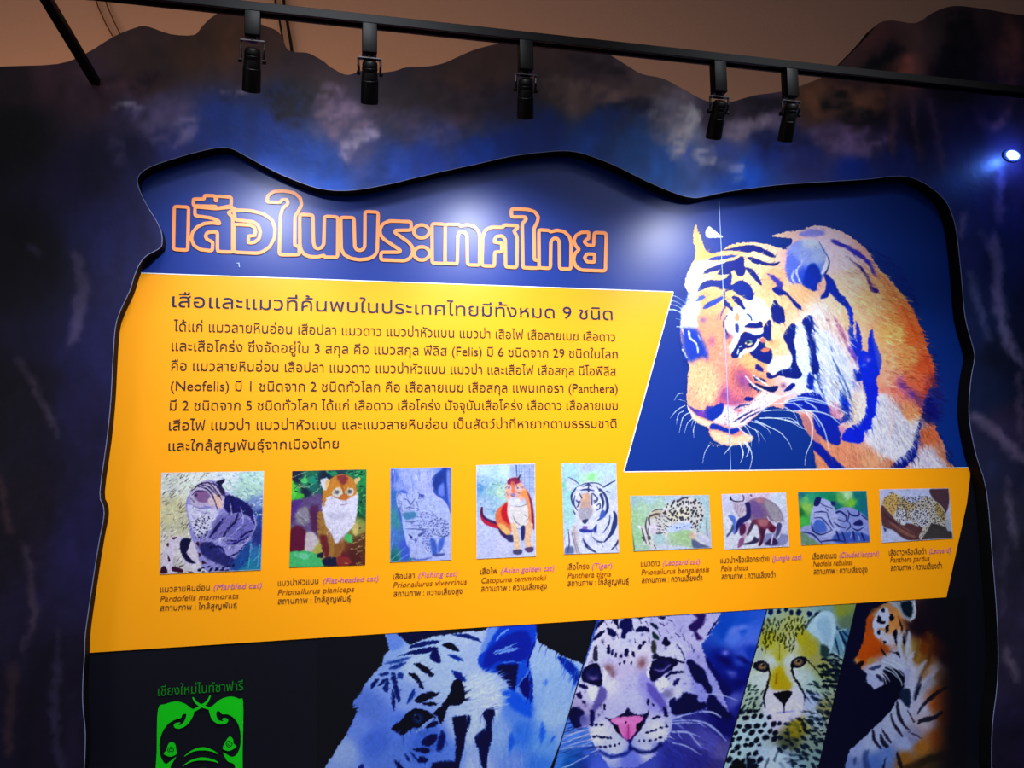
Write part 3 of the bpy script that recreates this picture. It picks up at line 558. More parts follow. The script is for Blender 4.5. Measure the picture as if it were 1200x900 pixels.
    S(W, [(620, 760), (640, 720), (700, 700), (710, 730), (670, 770)], (14, 28, 80), 2.5); S(W, [(715, 740), (740, 680), (760, 720), (740, 790), (710, 800)], (20, 40, 100), 4); S(W, [(570, 790), (640, 780), (670, 800), (640, 815)], (14, 30, 80), 2)
    S(W, [(590, 860), (620, 830), (660, 850), (640, 870)], (16, 34, 84), 2); S(W, [(680, 880), (760, 860), (820, 870), (800, 930), (700, 950)], (8, 26, 72), 4); S(W, [(460, 850), (500, 880), (520, 920), (490, 930)], (12, 30, 80), 2.5); S(W, [(520, 810), (550, 850), (535, 855)], (30, 50, 110), 2); S(W, [(550, 800), (600, 850), (585, 855)], (30, 50, 110), 2)
    S(W, [(250, 895), (280, 880), (280, 930), (240, 940)], (30, 50, 120), 3)
    # cheek stripes
    S(W, [(800, 605), (850, 595), (900, 590), (905, 620), (880, 700), (865, 790), (850, 850), (830, 930), (800, 960), (820, 800), (815, 700)], (4, 18, 66), 2.5)
    S(W, [(980, 575), (1030, 550), (1050, 580), (1030, 640), (1035, 720), (1010, 800), (1000, 900), (975, 900), (955, 800), (930, 720), (970, 680), (1000, 650)], (6, 24, 78), 2.5)
    # near ear
    S(V, [(270, 80), (420, 66), (575, 62), (590, 140), (580, 210), (545, 300), (535, 370), (480, 440), (440, 540), (400, 520), (370, 440), (280, 410), (220, 400), (180, 320), (220, 240), (245, 150)], (34, 84, 190), 3)
    S(V, [(265, 90), (330, 80), (270, 180), (225, 260), (200, 240), (240, 140)], (130, 158, 226), 4); S(V, [(300, 200), (420, 130), (520, 120), (560, 200), (530, 300), (440, 340), (330, 330), (250, 380), (215, 350), (240, 270)], (14, 52, 146), 5, .8)
    S(V, [(320, 360), (440, 350), (470, 380), (430, 530), (380, 470), (330, 420)], (5, 22, 78), 4); S(V, [(470, 350), (530, 330), (555, 400), (560, 520), (565, 620), (530, 600), (480, 520), (450, 500)], (50, 96, 200), 4); S(V, [(470, 480), (540, 430), (545, 580), (500, 570)], (8, 34, 110), 4)
    S(V, [(350, 540), (440, 540), (520, 600), (560, 620), (560, 720), (480, 700), (400, 640)], (36, 92, 204), 7, .8)
    cv.stroke(V([(585, 190), (545, 300), (530, 360), (560, 460), (560, 620)]), (1.5, 2.5, 1.5), (10, 40, 130))
    for p in ([(290, 270), (370, 240), (450, 200)], [(300, 280), (390, 250), (460, 235)], [(330, 275), (420, 255), (470, 240)], [(310, 180), (360, 130), (400, 100)]): cv.stroke(V(p), (1, 2.2, .6), (150, 180, 240), .85)
    for p in ([(490, 345), (420, 330), (350, 345)], [(540, 400), (500, 450), (450, 510)]): cv.stroke(V(p), (.8, 1.8, .8), (110, 150, 230), .8)
    # back stripe and folds
    S(V, [(740, 300), (800, 310), (860, 360), (900, 420), (860, 500), (850, 440), (800, 390)], (22, 66, 160), 4); S(V, [(640, 480), (670, 460), (660, 500)], (90, 130, 220), 5); S(V, [(620, 780), (640, 760), (650, 850), (620, 900)], (60, 110, 215), 5)
    S(V, [(400, 860), (420, 830), (440, 900), (400, 960)], (60, 110, 210), 4); S(V, [(700, 870), (730, 850), (690, 900)], (50, 96, 200), 3)
    cv.wx[:] = 0; cv.wy[:] = 0
    cv.hair(V([(180, 400), (370, 430), (360, 620), (250, 680), (80, 680), (60, 560)]), 500, lambda x, y: math.atan2(y - 835, x - 535) * .3 - .15, 9, .35, .16, 1.1, 3, .6)
    cv.hair(W([(900, 560), (1300, 700), (1250, 1050), (850, 1050)]), 700, 1.6, 9, .3, .2, 1.1, 4, .5)
    cv.hair(V([(560, 200), (900, 360), (850, 600), (780, 880), (560, 880)]), 500, 1.9, 10, .25, .08, 1.3, 5, .5)
    cv.hair(W([(260, 480), (450, 560), (480, 900), (60, 930)]), 600, -1.0, 5, .6, .1, 1.0, 6, .5)
    cv.hair(W([(480, 700), (760, 660), (800, 1000), (430, 1000)]), 400, 1.2, 6, .5, .22, 1, 7, .5)
    cv.hair(W([(440, 230), (980, 120), (900, 330), (800, 560), (520, 540), (400, 400)]), 500, -.4, 5, .4, .12, 1, 8, .5)
    bgm = cv.M.copy(); keepc = cv.C.copy(); cv.contrast(1.32, .56, 1.15); cv.C = keepc * (1 - bgm)[..., None] + cv.C * bgm[..., None]
    return cv

def paint_clouded_leopard():
    cv = Canvas(640, 710, 905, 930, 1.25, (20, 40, 120))
    L = Z(650, 715, 6); M = Z(640, 780, 7.5); N = Z(750, 710, 4.74)
    DK = (10, 12, 62); WH = (214, 214, 244)
    bg = cv.grad([(660, 860, 90, 130, 215), (650, 890, 80, 130, 210), (670, 900, 30, 90, 160), (850, 730, 30, 84, 180), (870, 735, 40, 90, 190), (880, 745, 90, 120, 215), (860, 745, 100, 130, 220), (880, 765, 40, 70, 170), (870, 770, 80, 100, 200), (850, 775, 20, 40, 130), (870, 790, 22, 40, 130), (850, 810, 14, 20, 90), (860, 820, 90, 96, 180),
        (870, 830, 40, 44, 130), (850, 850, 26, 26, 100), (845, 880, 100, 96, 160), (830, 870, 90, 90, 170), (820, 890, 60, 60, 140), (840, 900, 70, 66, 130), (760, 905, 80, 90, 180), (700, 905, 90, 110, 210), (790, 900, 60, 64, 150), (680, 905, 50, 70, 150), (860, 800, 30, 36, 120)], 9)
    cv.C[:] = bg; cv.M[:] = 1
    cv.rough(1.5, 6, 5)
    for x, y, rx, ry, c, a in ((868, 736, 14, 4, (120, 140, 226), -.3), (878, 752, 16, 5, (96, 120, 216), -.2), (850, 765, 5, 4, (140, 140, 230), 0), (872, 775, 14, 4, (16, 26, 100), .5), (858, 790, 8, 5, (110, 116, 206), .6), (850, 775, 12, 4, (10, 20, 90), .6), (868, 800, 12, 8, (20, 26, 100), .3), (874, 812, 5, 9, (84, 90, 180), .3), (846, 742, 6, 12, (24, 80, 176), .3)):
        cv.blob(x, y, rx, ry, c, .9, a)
    cv.rough(1.3, 2, 6)
    base = cv.grad([(720, 740, 208, 204, 234), (740, 745, 200, 200, 236), (750, 770, 214, 208, 236), (690, 770, 206, 206, 236), (730, 790, 196, 186, 216), (735, 800, 192, 188, 226), (740, 820, 190, 190, 232), (715, 800, 214, 212, 240), (735, 835, 188, 186, 228), (690, 815, 200, 196, 228), (685, 830, 170, 160, 200), (680, 845, 130, 126, 186), (700, 860, 216, 216, 248), (720, 875, 196, 200, 248), (710, 885, 180, 188, 245), (770, 860, 214, 214, 248), (760, 880, 196, 200, 246),
        (780, 745, 188, 184, 220), (800, 735, 176, 172, 214), (810, 750, 190, 186, 226), (790, 765, 206, 206, 242), (815, 775, 170, 166, 216), (800, 800, 190, 190, 236), (820, 800, 150, 152, 220), (790, 810, 210, 210, 244), (830, 800, 160, 160, 224), (760, 800, 160, 154, 214), (770, 815, 150, 146, 214), (690, 790, 200, 200, 236), (770, 880, 130, 134, 210), (740, 890, 120, 130, 215), (700, 900, 110, 124, 212), (800, 860, 150, 156, 226), (820, 850, 110, 114, 196)], 10)
    head = L([(330, 55), (700, 45), (950, 30), (1165, 18), (1150, 80), (1075, 190), (1030, 245), (1060, 330), (1130, 480), (1200, 640), (1230, 740), (1150, 720), (1060, 700), (960, 720), (830, 770), (820, 850), (800, 900)]) + \
        M([(1100, 560), (1050, 650), (1000, 720), (950, 800), (860, 850), (780, 900), (560, 900), (470, 780), (400, 650), (370, 545), (260, 550), (200, 460), (225, 330)]) + L([(110, 680), (150, 570), (200, 420), (240, 300), (280, 170)])
    cv.fill(head, base, 1.8, smooth=False)
    cv.hair(head, 900, lambda x, y: math.atan2(y - 820, x - 738), 6, .3, .10, 1.0, 2, .5)
    cv.rough(.8, 1.8, 9)
    S = lambda z, p, c=DK, soft=1.5, a=1: cv.fill(z(p), c, soft, a)
    S(L, [(300, 110), (330, 65), (355, 65), (320, 110), (295, 140)]); S(L, [(270, 210), (290, 175), (350, 140), (340, 165), (290, 205)]); S(L, [(365, 135), (385, 125), (430, 155), (425, 190), (380, 175)], (24, 26, 80)); S(L, [(410, 60), (440, 60), (450, 130), (430, 110)])
    S(L, [(470, 70), (540, 60), (545, 140), (510, 160), (490, 200), (465, 190), (475, 140), (455, 120)], (14, 26, 84), 2); S(L, [(570, 155), (585, 120), (640, 115), (670, 150), (620, 150)], (16, 22, 76)); S(L, [(560, 50), (640, 45), (600, 60)]); S(L, [(670, 85), (720, 110), (725, 140), (690, 120)], (20, 40, 70)); S(L, [(720, 50), (780, 45), (770, 65)])
    S(L, [(685, 155), (720, 170), (735, 205), (700, 200)], (30, 56, 60), 2); S(L, [(680, 230), (700, 210), (715, 250), (710, 300), (685, 290)], (60, 64, 60), 2.5); S(L, [(770, 195), (785, 190), (815, 235), (780, 255), (755, 230)], DK, 1.6)
    for p in ([(370, 250), (385, 245), (390, 300), (368, 300)], [(400, 280), (415, 280), (410, 315), (395, 310)], [(425, 300), (440, 300), (435, 330), (420, 325)], [(455, 320), (475, 310), (475, 335)], [(495, 280), (515, 270), (520, 310), (500, 330), (490, 310)], [(540, 295), (560, 290), (565, 325), (550, 320)], [(590, 240), (615, 245), (600, 280), (588, 275)], [(620, 215), (640, 220), (630, 245), (615, 240)], [(480, 360), (500, 350), (490, 380)], [(530, 370), (545, 360), (540, 390)], [(450, 375), (465, 370), (460, 395)]): S(L, p, (24, 20, 72), 1.3)
    cv.blob(713, 783, 7, 6, (130, 90, 96), .9, .5); cv.blob(752, 777, 6, 8, (128, 84, 84), .9, .3); cv.blob(718, 790, 4, 5, (110, 76, 90), .7)
    S(L, [(275, 270), (295, 250), (305, 320), (300, 360), (270, 340)], (60, 56, 80), 2)
    # eyes
    S(L, [(200, 420), (240, 385), (300, 375), (330, 440), (335, 510), (310, 540), (250, 520), (190, 490)], (14, 12, 60), 1.8); cv.blob(694, 791, 7.5, 6.5, (70, 66, 118), .95, 0, 1); cv.blob(695, 788, 5.5, 3.5, (20, 30, 78), 1, 0, 1); cv.blob(696, 795, 6, 2, (120, 104, 160), .9)
    S(L, [(665, 420), (680, 370), (740, 335), (820, 350), (870, 370), (830, 420), (770, 450), (720, 490), (690, 500), (670, 480)], (12, 12, 60), 1.8); cv.blob(776, 782, 9, 6, (64, 60, 116), .95, -.5, 1); cv.blob(775, 780, 6.5, 3.4, (16, 20, 64), 1, -.4, 1); cv.stroke(L([(700, 420), (760, 425), (815, 380)]), (1, 2, 1), (126, 116, 180), .9)
    S(L, [(690, 310), (715, 300), (730, 330), (690, 345)], (40, 44, 70), 2); cv.stroke(L([(690, 335), (780, 335), (860, 355), (910, 370)]), (2, 3.5, 2), DK); cv.stroke(L([(780, 470), (830, 440), (905, 435)]), (2, 4, 2.5), (20, 20, 76))
    cv.fill(L([(830, 410), (880, 375), (910, 400), (890, 425), (840, 430)]), (196, 194, 224), 2); S(L, [(830, 520), (860, 480), (880, 485), (850, 535)], (40, 40, 96), 2)
    cv.fill(L([(715, 500), (770, 470), (800, 510), (780, 560), (740, 580), (715, 540)]), (226, 224, 248), 3); cv.fill(L([(230, 540), (300, 540), (295, 600), (270, 640), (240, 600)]), (222, 222, 248), 3)
    cv.stroke(L([(345, 410), (360, 450), (345, 500)]), (2, 3, 1), (222, 220, 246)); cv.stroke(L([(680, 370), (655, 420), (660, 470)]), (2, 4, 2), (226, 222, 246))
    cv.fill(L([(320, 530), (360, 560), (360, 620), (300, 700), (270, 730), (265, 680), (300, 600)]), (92, 84, 152), 4, .85); cv.fill(L([(650, 510), (700, 540), (760, 620), (790, 680), (780, 740), (720, 660), (660, 580)]), (104, 94, 178), 4, .9)
    # cheek markings
    for p in ([(170, 520), (220, 530), (230, 555), (180, 545)], [(150, 590), (180, 580), (195, 620), (170, 620)], [(190, 640), (215, 640), (210, 665)]): S(L, p, (30, 24, 80), 2)
    S(L, [(110, 700), (150, 680), (210, 720), (180, 760), (190, 830), (150, 830), (100, 760)], (8, 14, 70), 3); S(L, [(250, 700), (280, 720), (270, 810), (250, 800)], (20, 20, 84), 3); cv.blob(683, 843, 6, 6, (90, 92, 150), .8)
    S(L, [(930, 360), (960, 350), (1050, 420), (1080, 500), (1110, 560), (1080, 590), (1040, 530), (980, 490), (940, 400)], (8, 12, 74), 2.5); S(L, [(1060, 330), (1120, 400), (1180, 500), (1230, 620), (1190, 570), (1130, 480), (1080, 400)], (14, 22, 96), 3)
    S(L, [(880, 620), (910, 580), (1000, 600), (1060, 650), (1060, 690), (960, 720), (840, 740), (820, 660)], (8, 14, 72), 4); S(L, [(810, 630), (850, 620), (840, 690), (810, 680)], (16, 24, 84), 2.5); cv.blob(783, 813, 7, 6, (110, 104, 140), .8)
    S(L, [(1070, 600), (1110, 590), (1190, 680), (1260, 760), (1180, 760), (1080, 720)], (10, 12, 78), 3)
    cv.fill(L([(1010, 590), (1080, 590), (1060, 640), (1010, 640)]), (150, 152, 220), 3)
    S(L, [(940, 120), (1000, 60), (980, 30), (1060, 30), (1040, 110), (1000, 150), (1040, 200), (1000, 210), (980, 160)], (54, 36, 96), 3.5); cv.stroke(L([(860, 240), (900, 300), (915, 350)]), (1, 2, 1), (40, 44, 110)); cv.stroke(L([(1150, 60), (1110, 120), (1070, 180)]), (2, 2, 1), (10, 20, 90))
    for p in ([(830, 90), (850, 110)], [(780, 130), (800, 160)], [(900, 110), (880, 150)], [(930, 220), (950, 260)]): cv.stroke(L(p), (1, 1.6), (120, 110, 160), .7)
    rnd = random.Random(12)
    for i in range(170):                                 # mottling of the brow, cheeks and nose bridge
        x, y = rnd.uniform(655, 830), rnd.uniform(725, 850)
        side = abs(x - 737) > 26 or y < 760
        c = (60, 54, 110) if side else (150, 142, 186)
        cv.blob(x, y, rnd.uniform(.8, 2.2), rnd.uniform(.8, 2.6), c, rnd.uniform(.15, .6), rnd.uniform(-1, 1))
    for p in ([(300, 170), (330, 150)], [(350, 80), (372, 110)], [(400, 90), (415, 60)], [(540, 90), (560, 150)], [(590, 60), (610, 90)], [(640, 80), (660, 110)], [(440, 170), (450, 200)], [(330, 210), (345, 240)], [(560, 200), (570, 230)], [(660, 190), (670, 230)], [(740, 90), (770, 110)], [(800, 70), (830, 80)], [(850, 160), (880, 190)], [(900, 170), (915, 210)], [(960, 240), (975, 290)], [(730, 150), (745, 180)]): cv.stroke(L(p), (1, 2.4, 1), (24, 22, 80), .8)
    # nose
    S(M, [(520, 450), (580, 465), (680, 420), (720, 375), (760, 420), (860, 430), (905, 395), (880, 470), (830, 560), (770, 630), (740, 680), (720, 665), (650, 610), (590, 530)], (22, 14, 66), 2.2)
    S(M, [(570, 475), (620, 455), (700, 450), (800, 438), (850, 455), (840, 490), (790, 520), (800, 570), (760, 620), (720, 650), (670, 620), (645, 570), (630, 520), (590, 505)], (214, 130, 190), 2); cv.blob(736, 860, 4, 8, (190, 84, 160), .8); cv.blob(727, 845, 9, 3.5, (226, 152, 208), .7); cv.stroke(M([(722, 520), (722, 640)]), 1.2, (150, 60, 130)); S(M, [(585, 515), (630, 530), (645, 600), (610, 570)], (14, 8, 46), 2); S(M, [(790, 520), (840, 500), (830, 560), (800, 570)], (14, 8, 46), 2)
    cv.stroke(M([(735, 660), (735, 740), (680, 780), (560, 800), (470, 750)]), (3, 5, 4), (24, 40, 120), .8, 3); cv.stroke(M([(740, 720), (840, 760), (940, 750), (1010, 690)]), (4, 4, 5), (14, 22, 84), .85, 3)
    for q in ((400, 520), (440, 520), (485, 520), (420, 628), (450, 620), (480, 632), (510, 628), (540, 635), (570, 636), (480, 712), (520, 715), (565, 708), (605, 700), (640, 688), (940, 460), (965, 455), (990, 450), (890, 585), (930, 575), (965, 565), (1010, 545), (1055, 535), (820, 660), (860, 660), (910, 658), (960, 652), (1005, 635), (700, 500)):
        x, y = M([q])[0]; cv.blob(x, y, 2.2 if 880 < q[0] or q[0] < 560 else 1.4, 1.5, DK, .95, -.3 if q[0] > 700 else .2, 1.5)
    S(M, [(500, 345), (520, 335), (522, 390), (505, 385)]); S(M, [(885, 300), (905, 290), (905, 340), (885, 345)]); S(M, [(930, 330), (955, 345), (940, 360)]); cv.blob(702, 838, 1.5, 1.5, DK, .7)
    S(M, [(1060, 390), (1030, 360), (1040, 440), (1070, 450)], (20, 20, 80), 2)
    # whiskers
    cv.wx[:] = 0; cv.wy[:] = 0
    for z, q in ((M, [(370, 560), (260, 590), (140, 650)]), (M, [(380, 600), (260, 640), (120, 690)]), (M, [(390, 640), (240, 690), (110, 740)]), (M, [(370, 790), (260, 850), (160, 900)]), (M, [(330, 570), (230, 600), (150, 620)]), (M, [(400, 700), (260, 710), (140, 735)]),
                 (L, [(820, 770), (900, 740), (1000, 720)]), (L, [(830, 780), (960, 775), (1080, 800), (1180, 880)]), (L, [(820, 800), (920, 790), (1060, 800)]), (L, [(1040, 710), (1110, 720), (1170, 750)]), (L, [(830, 860), (930, 860), (1020, 890)]), (N, [(180, 760), (260, 780), (340, 830)]), (N, [(150, 700), (260, 700), (300, 740), (340, 790)]), (N, [(370, 490), (450, 495), (540, 525)]), (N, [(330, 590), (400, 590), (450, 620)]), (N, [(360, 650), (420, 690), (480, 750)])):
        cv.stroke(z(q), (1.4, 1.8, .7), (176, 186, 240), .85, 1.2)
    cv.hair(M([(130, 520), (370, 540), (460, 780), (100, 900)]), 160, 2.8, 14, .15, .35, 1.6, 5, .6)
    cv.hair(L([(830, 760), (1190, 760), (1150, 1200), (760, 1200)]), 300, .7, 10, .4, .3, 1.6, 6, .5)
    cv.contrast(1.3, .46, 1.1)
    return cv

def paint_cheetah():
    cv = Canvas(838, 704, 1012, 930, 1.25, (150, 160, 150))
    Q = Z(840, 705, 4.615)
    DK = (12, 24, 52)
    base = cv.grad([(900, 715, 150, 180, 190), (890, 735, 150, 160, 120), (910, 725, 160, 175, 150), (925, 735, 176, 180, 120), (900, 750, 170, 168, 70), (915, 760, 180, 180, 100), (912, 770, 176, 176, 80), (940, 750, 170, 164, 60), (950, 760, 170, 164, 70), (960, 775, 160, 160, 110), (930, 755, 190, 196, 170), (885, 765, 176, 190, 180), (905, 775, 196, 206, 206), (925, 775, 196, 206, 206),
        (913, 790, 182, 166, 40), (912, 800, 176, 156, 30), (925, 790, 196, 200, 190), (900, 795, 200, 210, 214), (890, 800, 196, 208, 206), (940, 795, 190, 206, 206), (950, 800, 176, 200, 200), (960, 800, 160, 180, 160), (965, 790, 160, 170, 120), (900, 825, 206, 210, 230), (920, 835, 214, 210, 246), (910, 840, 214, 206, 244), (930, 830, 206, 210, 240), (950, 820, 176, 190, 236), (955, 840, 176, 196, 216), (880, 810, 170, 190, 176), (885, 825, 160, 176, 160),
        (935, 850, 160, 150, 70), (930, 860, 120, 116, 60), (925, 870, 90, 96, 80), (890, 850, 186, 206, 216), (870, 870, 180, 204, 210), (865, 890, 176, 200, 206), (880, 900, 110, 130, 140), (895, 890, 180, 200, 220), (910, 890, 190, 210, 230), (930, 890, 150, 176, 190), (950, 870, 140, 156, 150), (955, 890, 140, 166, 170), (965, 830, 150, 150, 110), (970, 760, 130, 156, 170), (980, 750, 120, 160, 180), (990, 730, 110, 130, 110), (985, 715, 140, 150, 80), (970, 718, 130, 160, 160), (960, 735, 166, 196, 214), (970, 725, 170, 200, 216), (975, 740, 160, 190, 210), (990, 745, 90, 130, 160)], 8)
    cv.C[:] = base; cv.M[:] = 1
    cv.hair([(838, 704), (1012, 704), (1012, 930), (838, 930)], 900, lambda x, y: math.atan2(y - 800, x - 915), 6, .4, .14, 1.0, 2, .55)
    cv.rough(.7, 1.6, 4)
    S = lambda p, c=DK, soft=1.4, a=1: cv.fill(Q(p), c, soft, a)
    # spotted shoulder, streaky crown
    cv.spots(Q([(270, 40), (560, 20), (500, 90), (260, 90)]), 9, 2.6, 3.2, (24, 46, 80), 3)
    cv.spots(Q([(240, 110), (330, 90), (480, 90), (500, 150), (440, 190), (400, 290), (330, 210), (260, 260), (220, 250)]), 5.2, 1.1, 2.8, (56, 60, 30), 4, .1, .8)
    for p in ([(340, 200), (338, 320)], [(300, 130), (310, 200)], [(260, 180), (265, 280)], [(410, 210), (405, 280)], [(360, 180), (370, 240)]): cv.stroke(Q(p), (.6, 1.6, .5), (70, 66, 30), .8)
    cv.spots(Q([(110, 590), (250, 590), (350, 680), (330, 760), (240, 820), (230, 1020), (40, 1020), (60, 820)]), 9.5, 3.6, 2.6, (12, 26, 52), 6, -.5, 1, .2)
    cv.spots(Q([(360, 660), (600, 560), (600, 800), (540, 1000), (380, 1000), (330, 800)]), 9, 4, 2, (24, 40, 60), 7, .5, .85, .3)
    cv.spots(Q([(160, 430), (240, 470), (250, 590), (140, 600)]), 6, 3, 1.1, (30, 50, 60), 9, -.7, .8); cv.spots(Q([(540, 380), (680, 300), (640, 560), (560, 580), (500, 480)]), 8, 5, 1.8, (28, 46, 60), 10, .5, .85)
    for p in ([(420, 330), (400, 420), (430, 470)], [(300, 400), (290, 470)]): cv.fill(Q([(p[0][0] - 8, p[0][1]), (p[0][0] + 14, p[0][1]), (p[-1][0] + 16, p[-1][1]), (p[-1][0] - 10, p[-1][1])]), (206, 214, 226), 3, .6)
    cv.spots(Q([(560, 300), (690, 290), (650, 480), (560, 430)]), 7, 4.5, 1.6, (18, 36, 54), 21, .3, .9, .2); cv.spots(Q([(420, 600), (600, 600), (590, 760), (420, 720)]), 7.5, 3.6, 1.4, (30, 40, 50), 22, .4, .8, .25)
    # ear
    cv.fill(Q([(480, 140), (520, 90), (570, 55), (620, 60), (640, 120), (635, 200), (620, 270), (600, 280), (570, 230), (540, 190), (510, 170)]), (178, 204, 222), 2); cv.fill(Q([(540, 110), (600, 80), (620, 160), (600, 230), (560, 180)]), (150, 180, 202), 5, .7); cv.stroke(Q([(480, 140), (515, 90), (560, 50)]), (3, 2, 1), (46, 60, 60), .8, 2); S([(570, 230), (610, 260), (590, 310), (560, 280)], (60, 80, 80), 4)
    for p in ([(650, 140), (700, 240), (690, 270)], [(640, 200), (660, 280)], [(680, 160), (720, 200)], [(600, 320), (680, 350)], [(610, 370), (670, 385)]): cv.stroke(Q(p), (2, 4, 2), (20, 44, 74), .85, 1.5)
    for p in ([(655, 160), (690, 270)], [(700, 150), (640, 160)], [(630, 270), (690, 310)]): cv.stroke(Q(p), (1, 2.6, 1), (190, 214, 230), .8, 1.5)
    # eyes and tear lines
    S([(195, 345), (225, 320), (265, 325), (285, 355), (265, 380), (225, 375)]); cv.blob(893.5, 781, 5, 4, (140, 116, 90), 1, 0, 1.2); cv.blob(894, 780, 1.8, 1.8, (20, 16, 20), 1, 0, 2); cv.blob(893, 778.6, .9, .7, (220, 220, 230), .9)
    S([(400, 345), (410, 315), (450, 295), (490, 310), (470, 345), (430, 360)]); cv.blob(935.5, 776, 5.4, 4, (146, 120, 96), 1, -.2, 1.2); cv.blob(936, 775, 1.8, 1.8, (20, 16, 20), 1, 0, 2); cv.blob(934.6, 773.8, .9, .7, (220, 220, 230), .9)
    cv.stroke(Q([(278, 355), (288, 400), (275, 450), (255, 520), (262, 575)]), (2, 2.4, 3, 2.4, 1.5), (20, 24, 40)); cv.stroke(Q([(405, 340), (415, 400), (450, 460), (475, 510), (470, 560)]), (3, 2.6, 3, 2.4, 1.5), (20, 24, 40)); cv.stroke(Q([(490, 320), (530, 360), (570, 415)]), (2, 1.6, 1), (40, 50, 40), .9)
    cv.fill(Q([(290, 470), (340, 470), (400, 465), (440, 470), (480, 560), (430, 630), (370, 650), (300, 630), (265, 570), (270, 500)]), (212, 210, 244), 6, .8)
    cv.fill(Q([(285, 400), (325, 380), (340, 350), (365, 385), (400, 440), (395, 480), (350, 480), (295, 470)]), (178, 160, 44), 4, .8); cv.stroke(Q([(325, 395), (320, 440)]), 2, (140, 90, 10), .7, 2)
    S([(305, 495), (330, 490), (375, 482), (408, 490), (400, 515), (375, 545), (365, 570), (350, 545), (320, 520)], (14, 14, 44)); cv.stroke(Q([(362, 560), (365, 600)]), 1.6, (60, 56, 110)); cv.stroke(Q([(325, 600), (365, 598), (420, 590)]), (.8, 2, .8), (130, 130, 190), .7, 2)
    cv.fill(Q([(400, 650), (450, 660), (440, 720), (410, 740), (390, 700)]), (156, 146, 60), 6, .7)
    S([(80, 870), (130, 860), (160, 900), (100, 960)], (16, 22, 40), 3); S([(160, 840), (200, 880), (180, 960)], (30, 40, 60), 3); cv.fill(Q([(230, 900), (290, 820), (320, 790), (300, 1000)]), (196, 210, 232), 4, .8); cv.fill(Q([(330, 900), (390, 790), (400, 1000)]), (186, 204, 226), 5, .7)
    for p in ([(260, 900), (280, 850)], [(310, 860), (340, 790)], [(380, 870), (470, 850)], [(400, 830), (500, 830)], [(380, 690), (400, 770)]): cv.stroke(Q(p), (2, 4, 2), (30, 44, 60), .7, 2.5)
    cv.wx[:] = 0; cv.wy[:] = 0
    cv.hair(Q([(440, 480), (600, 470), (600, 640), (440, 660)]), 160, .9, 9, .3, .22, 1.2, 8, .6)
    cv.contrast(1.38, .52, 1.1)
    return cv

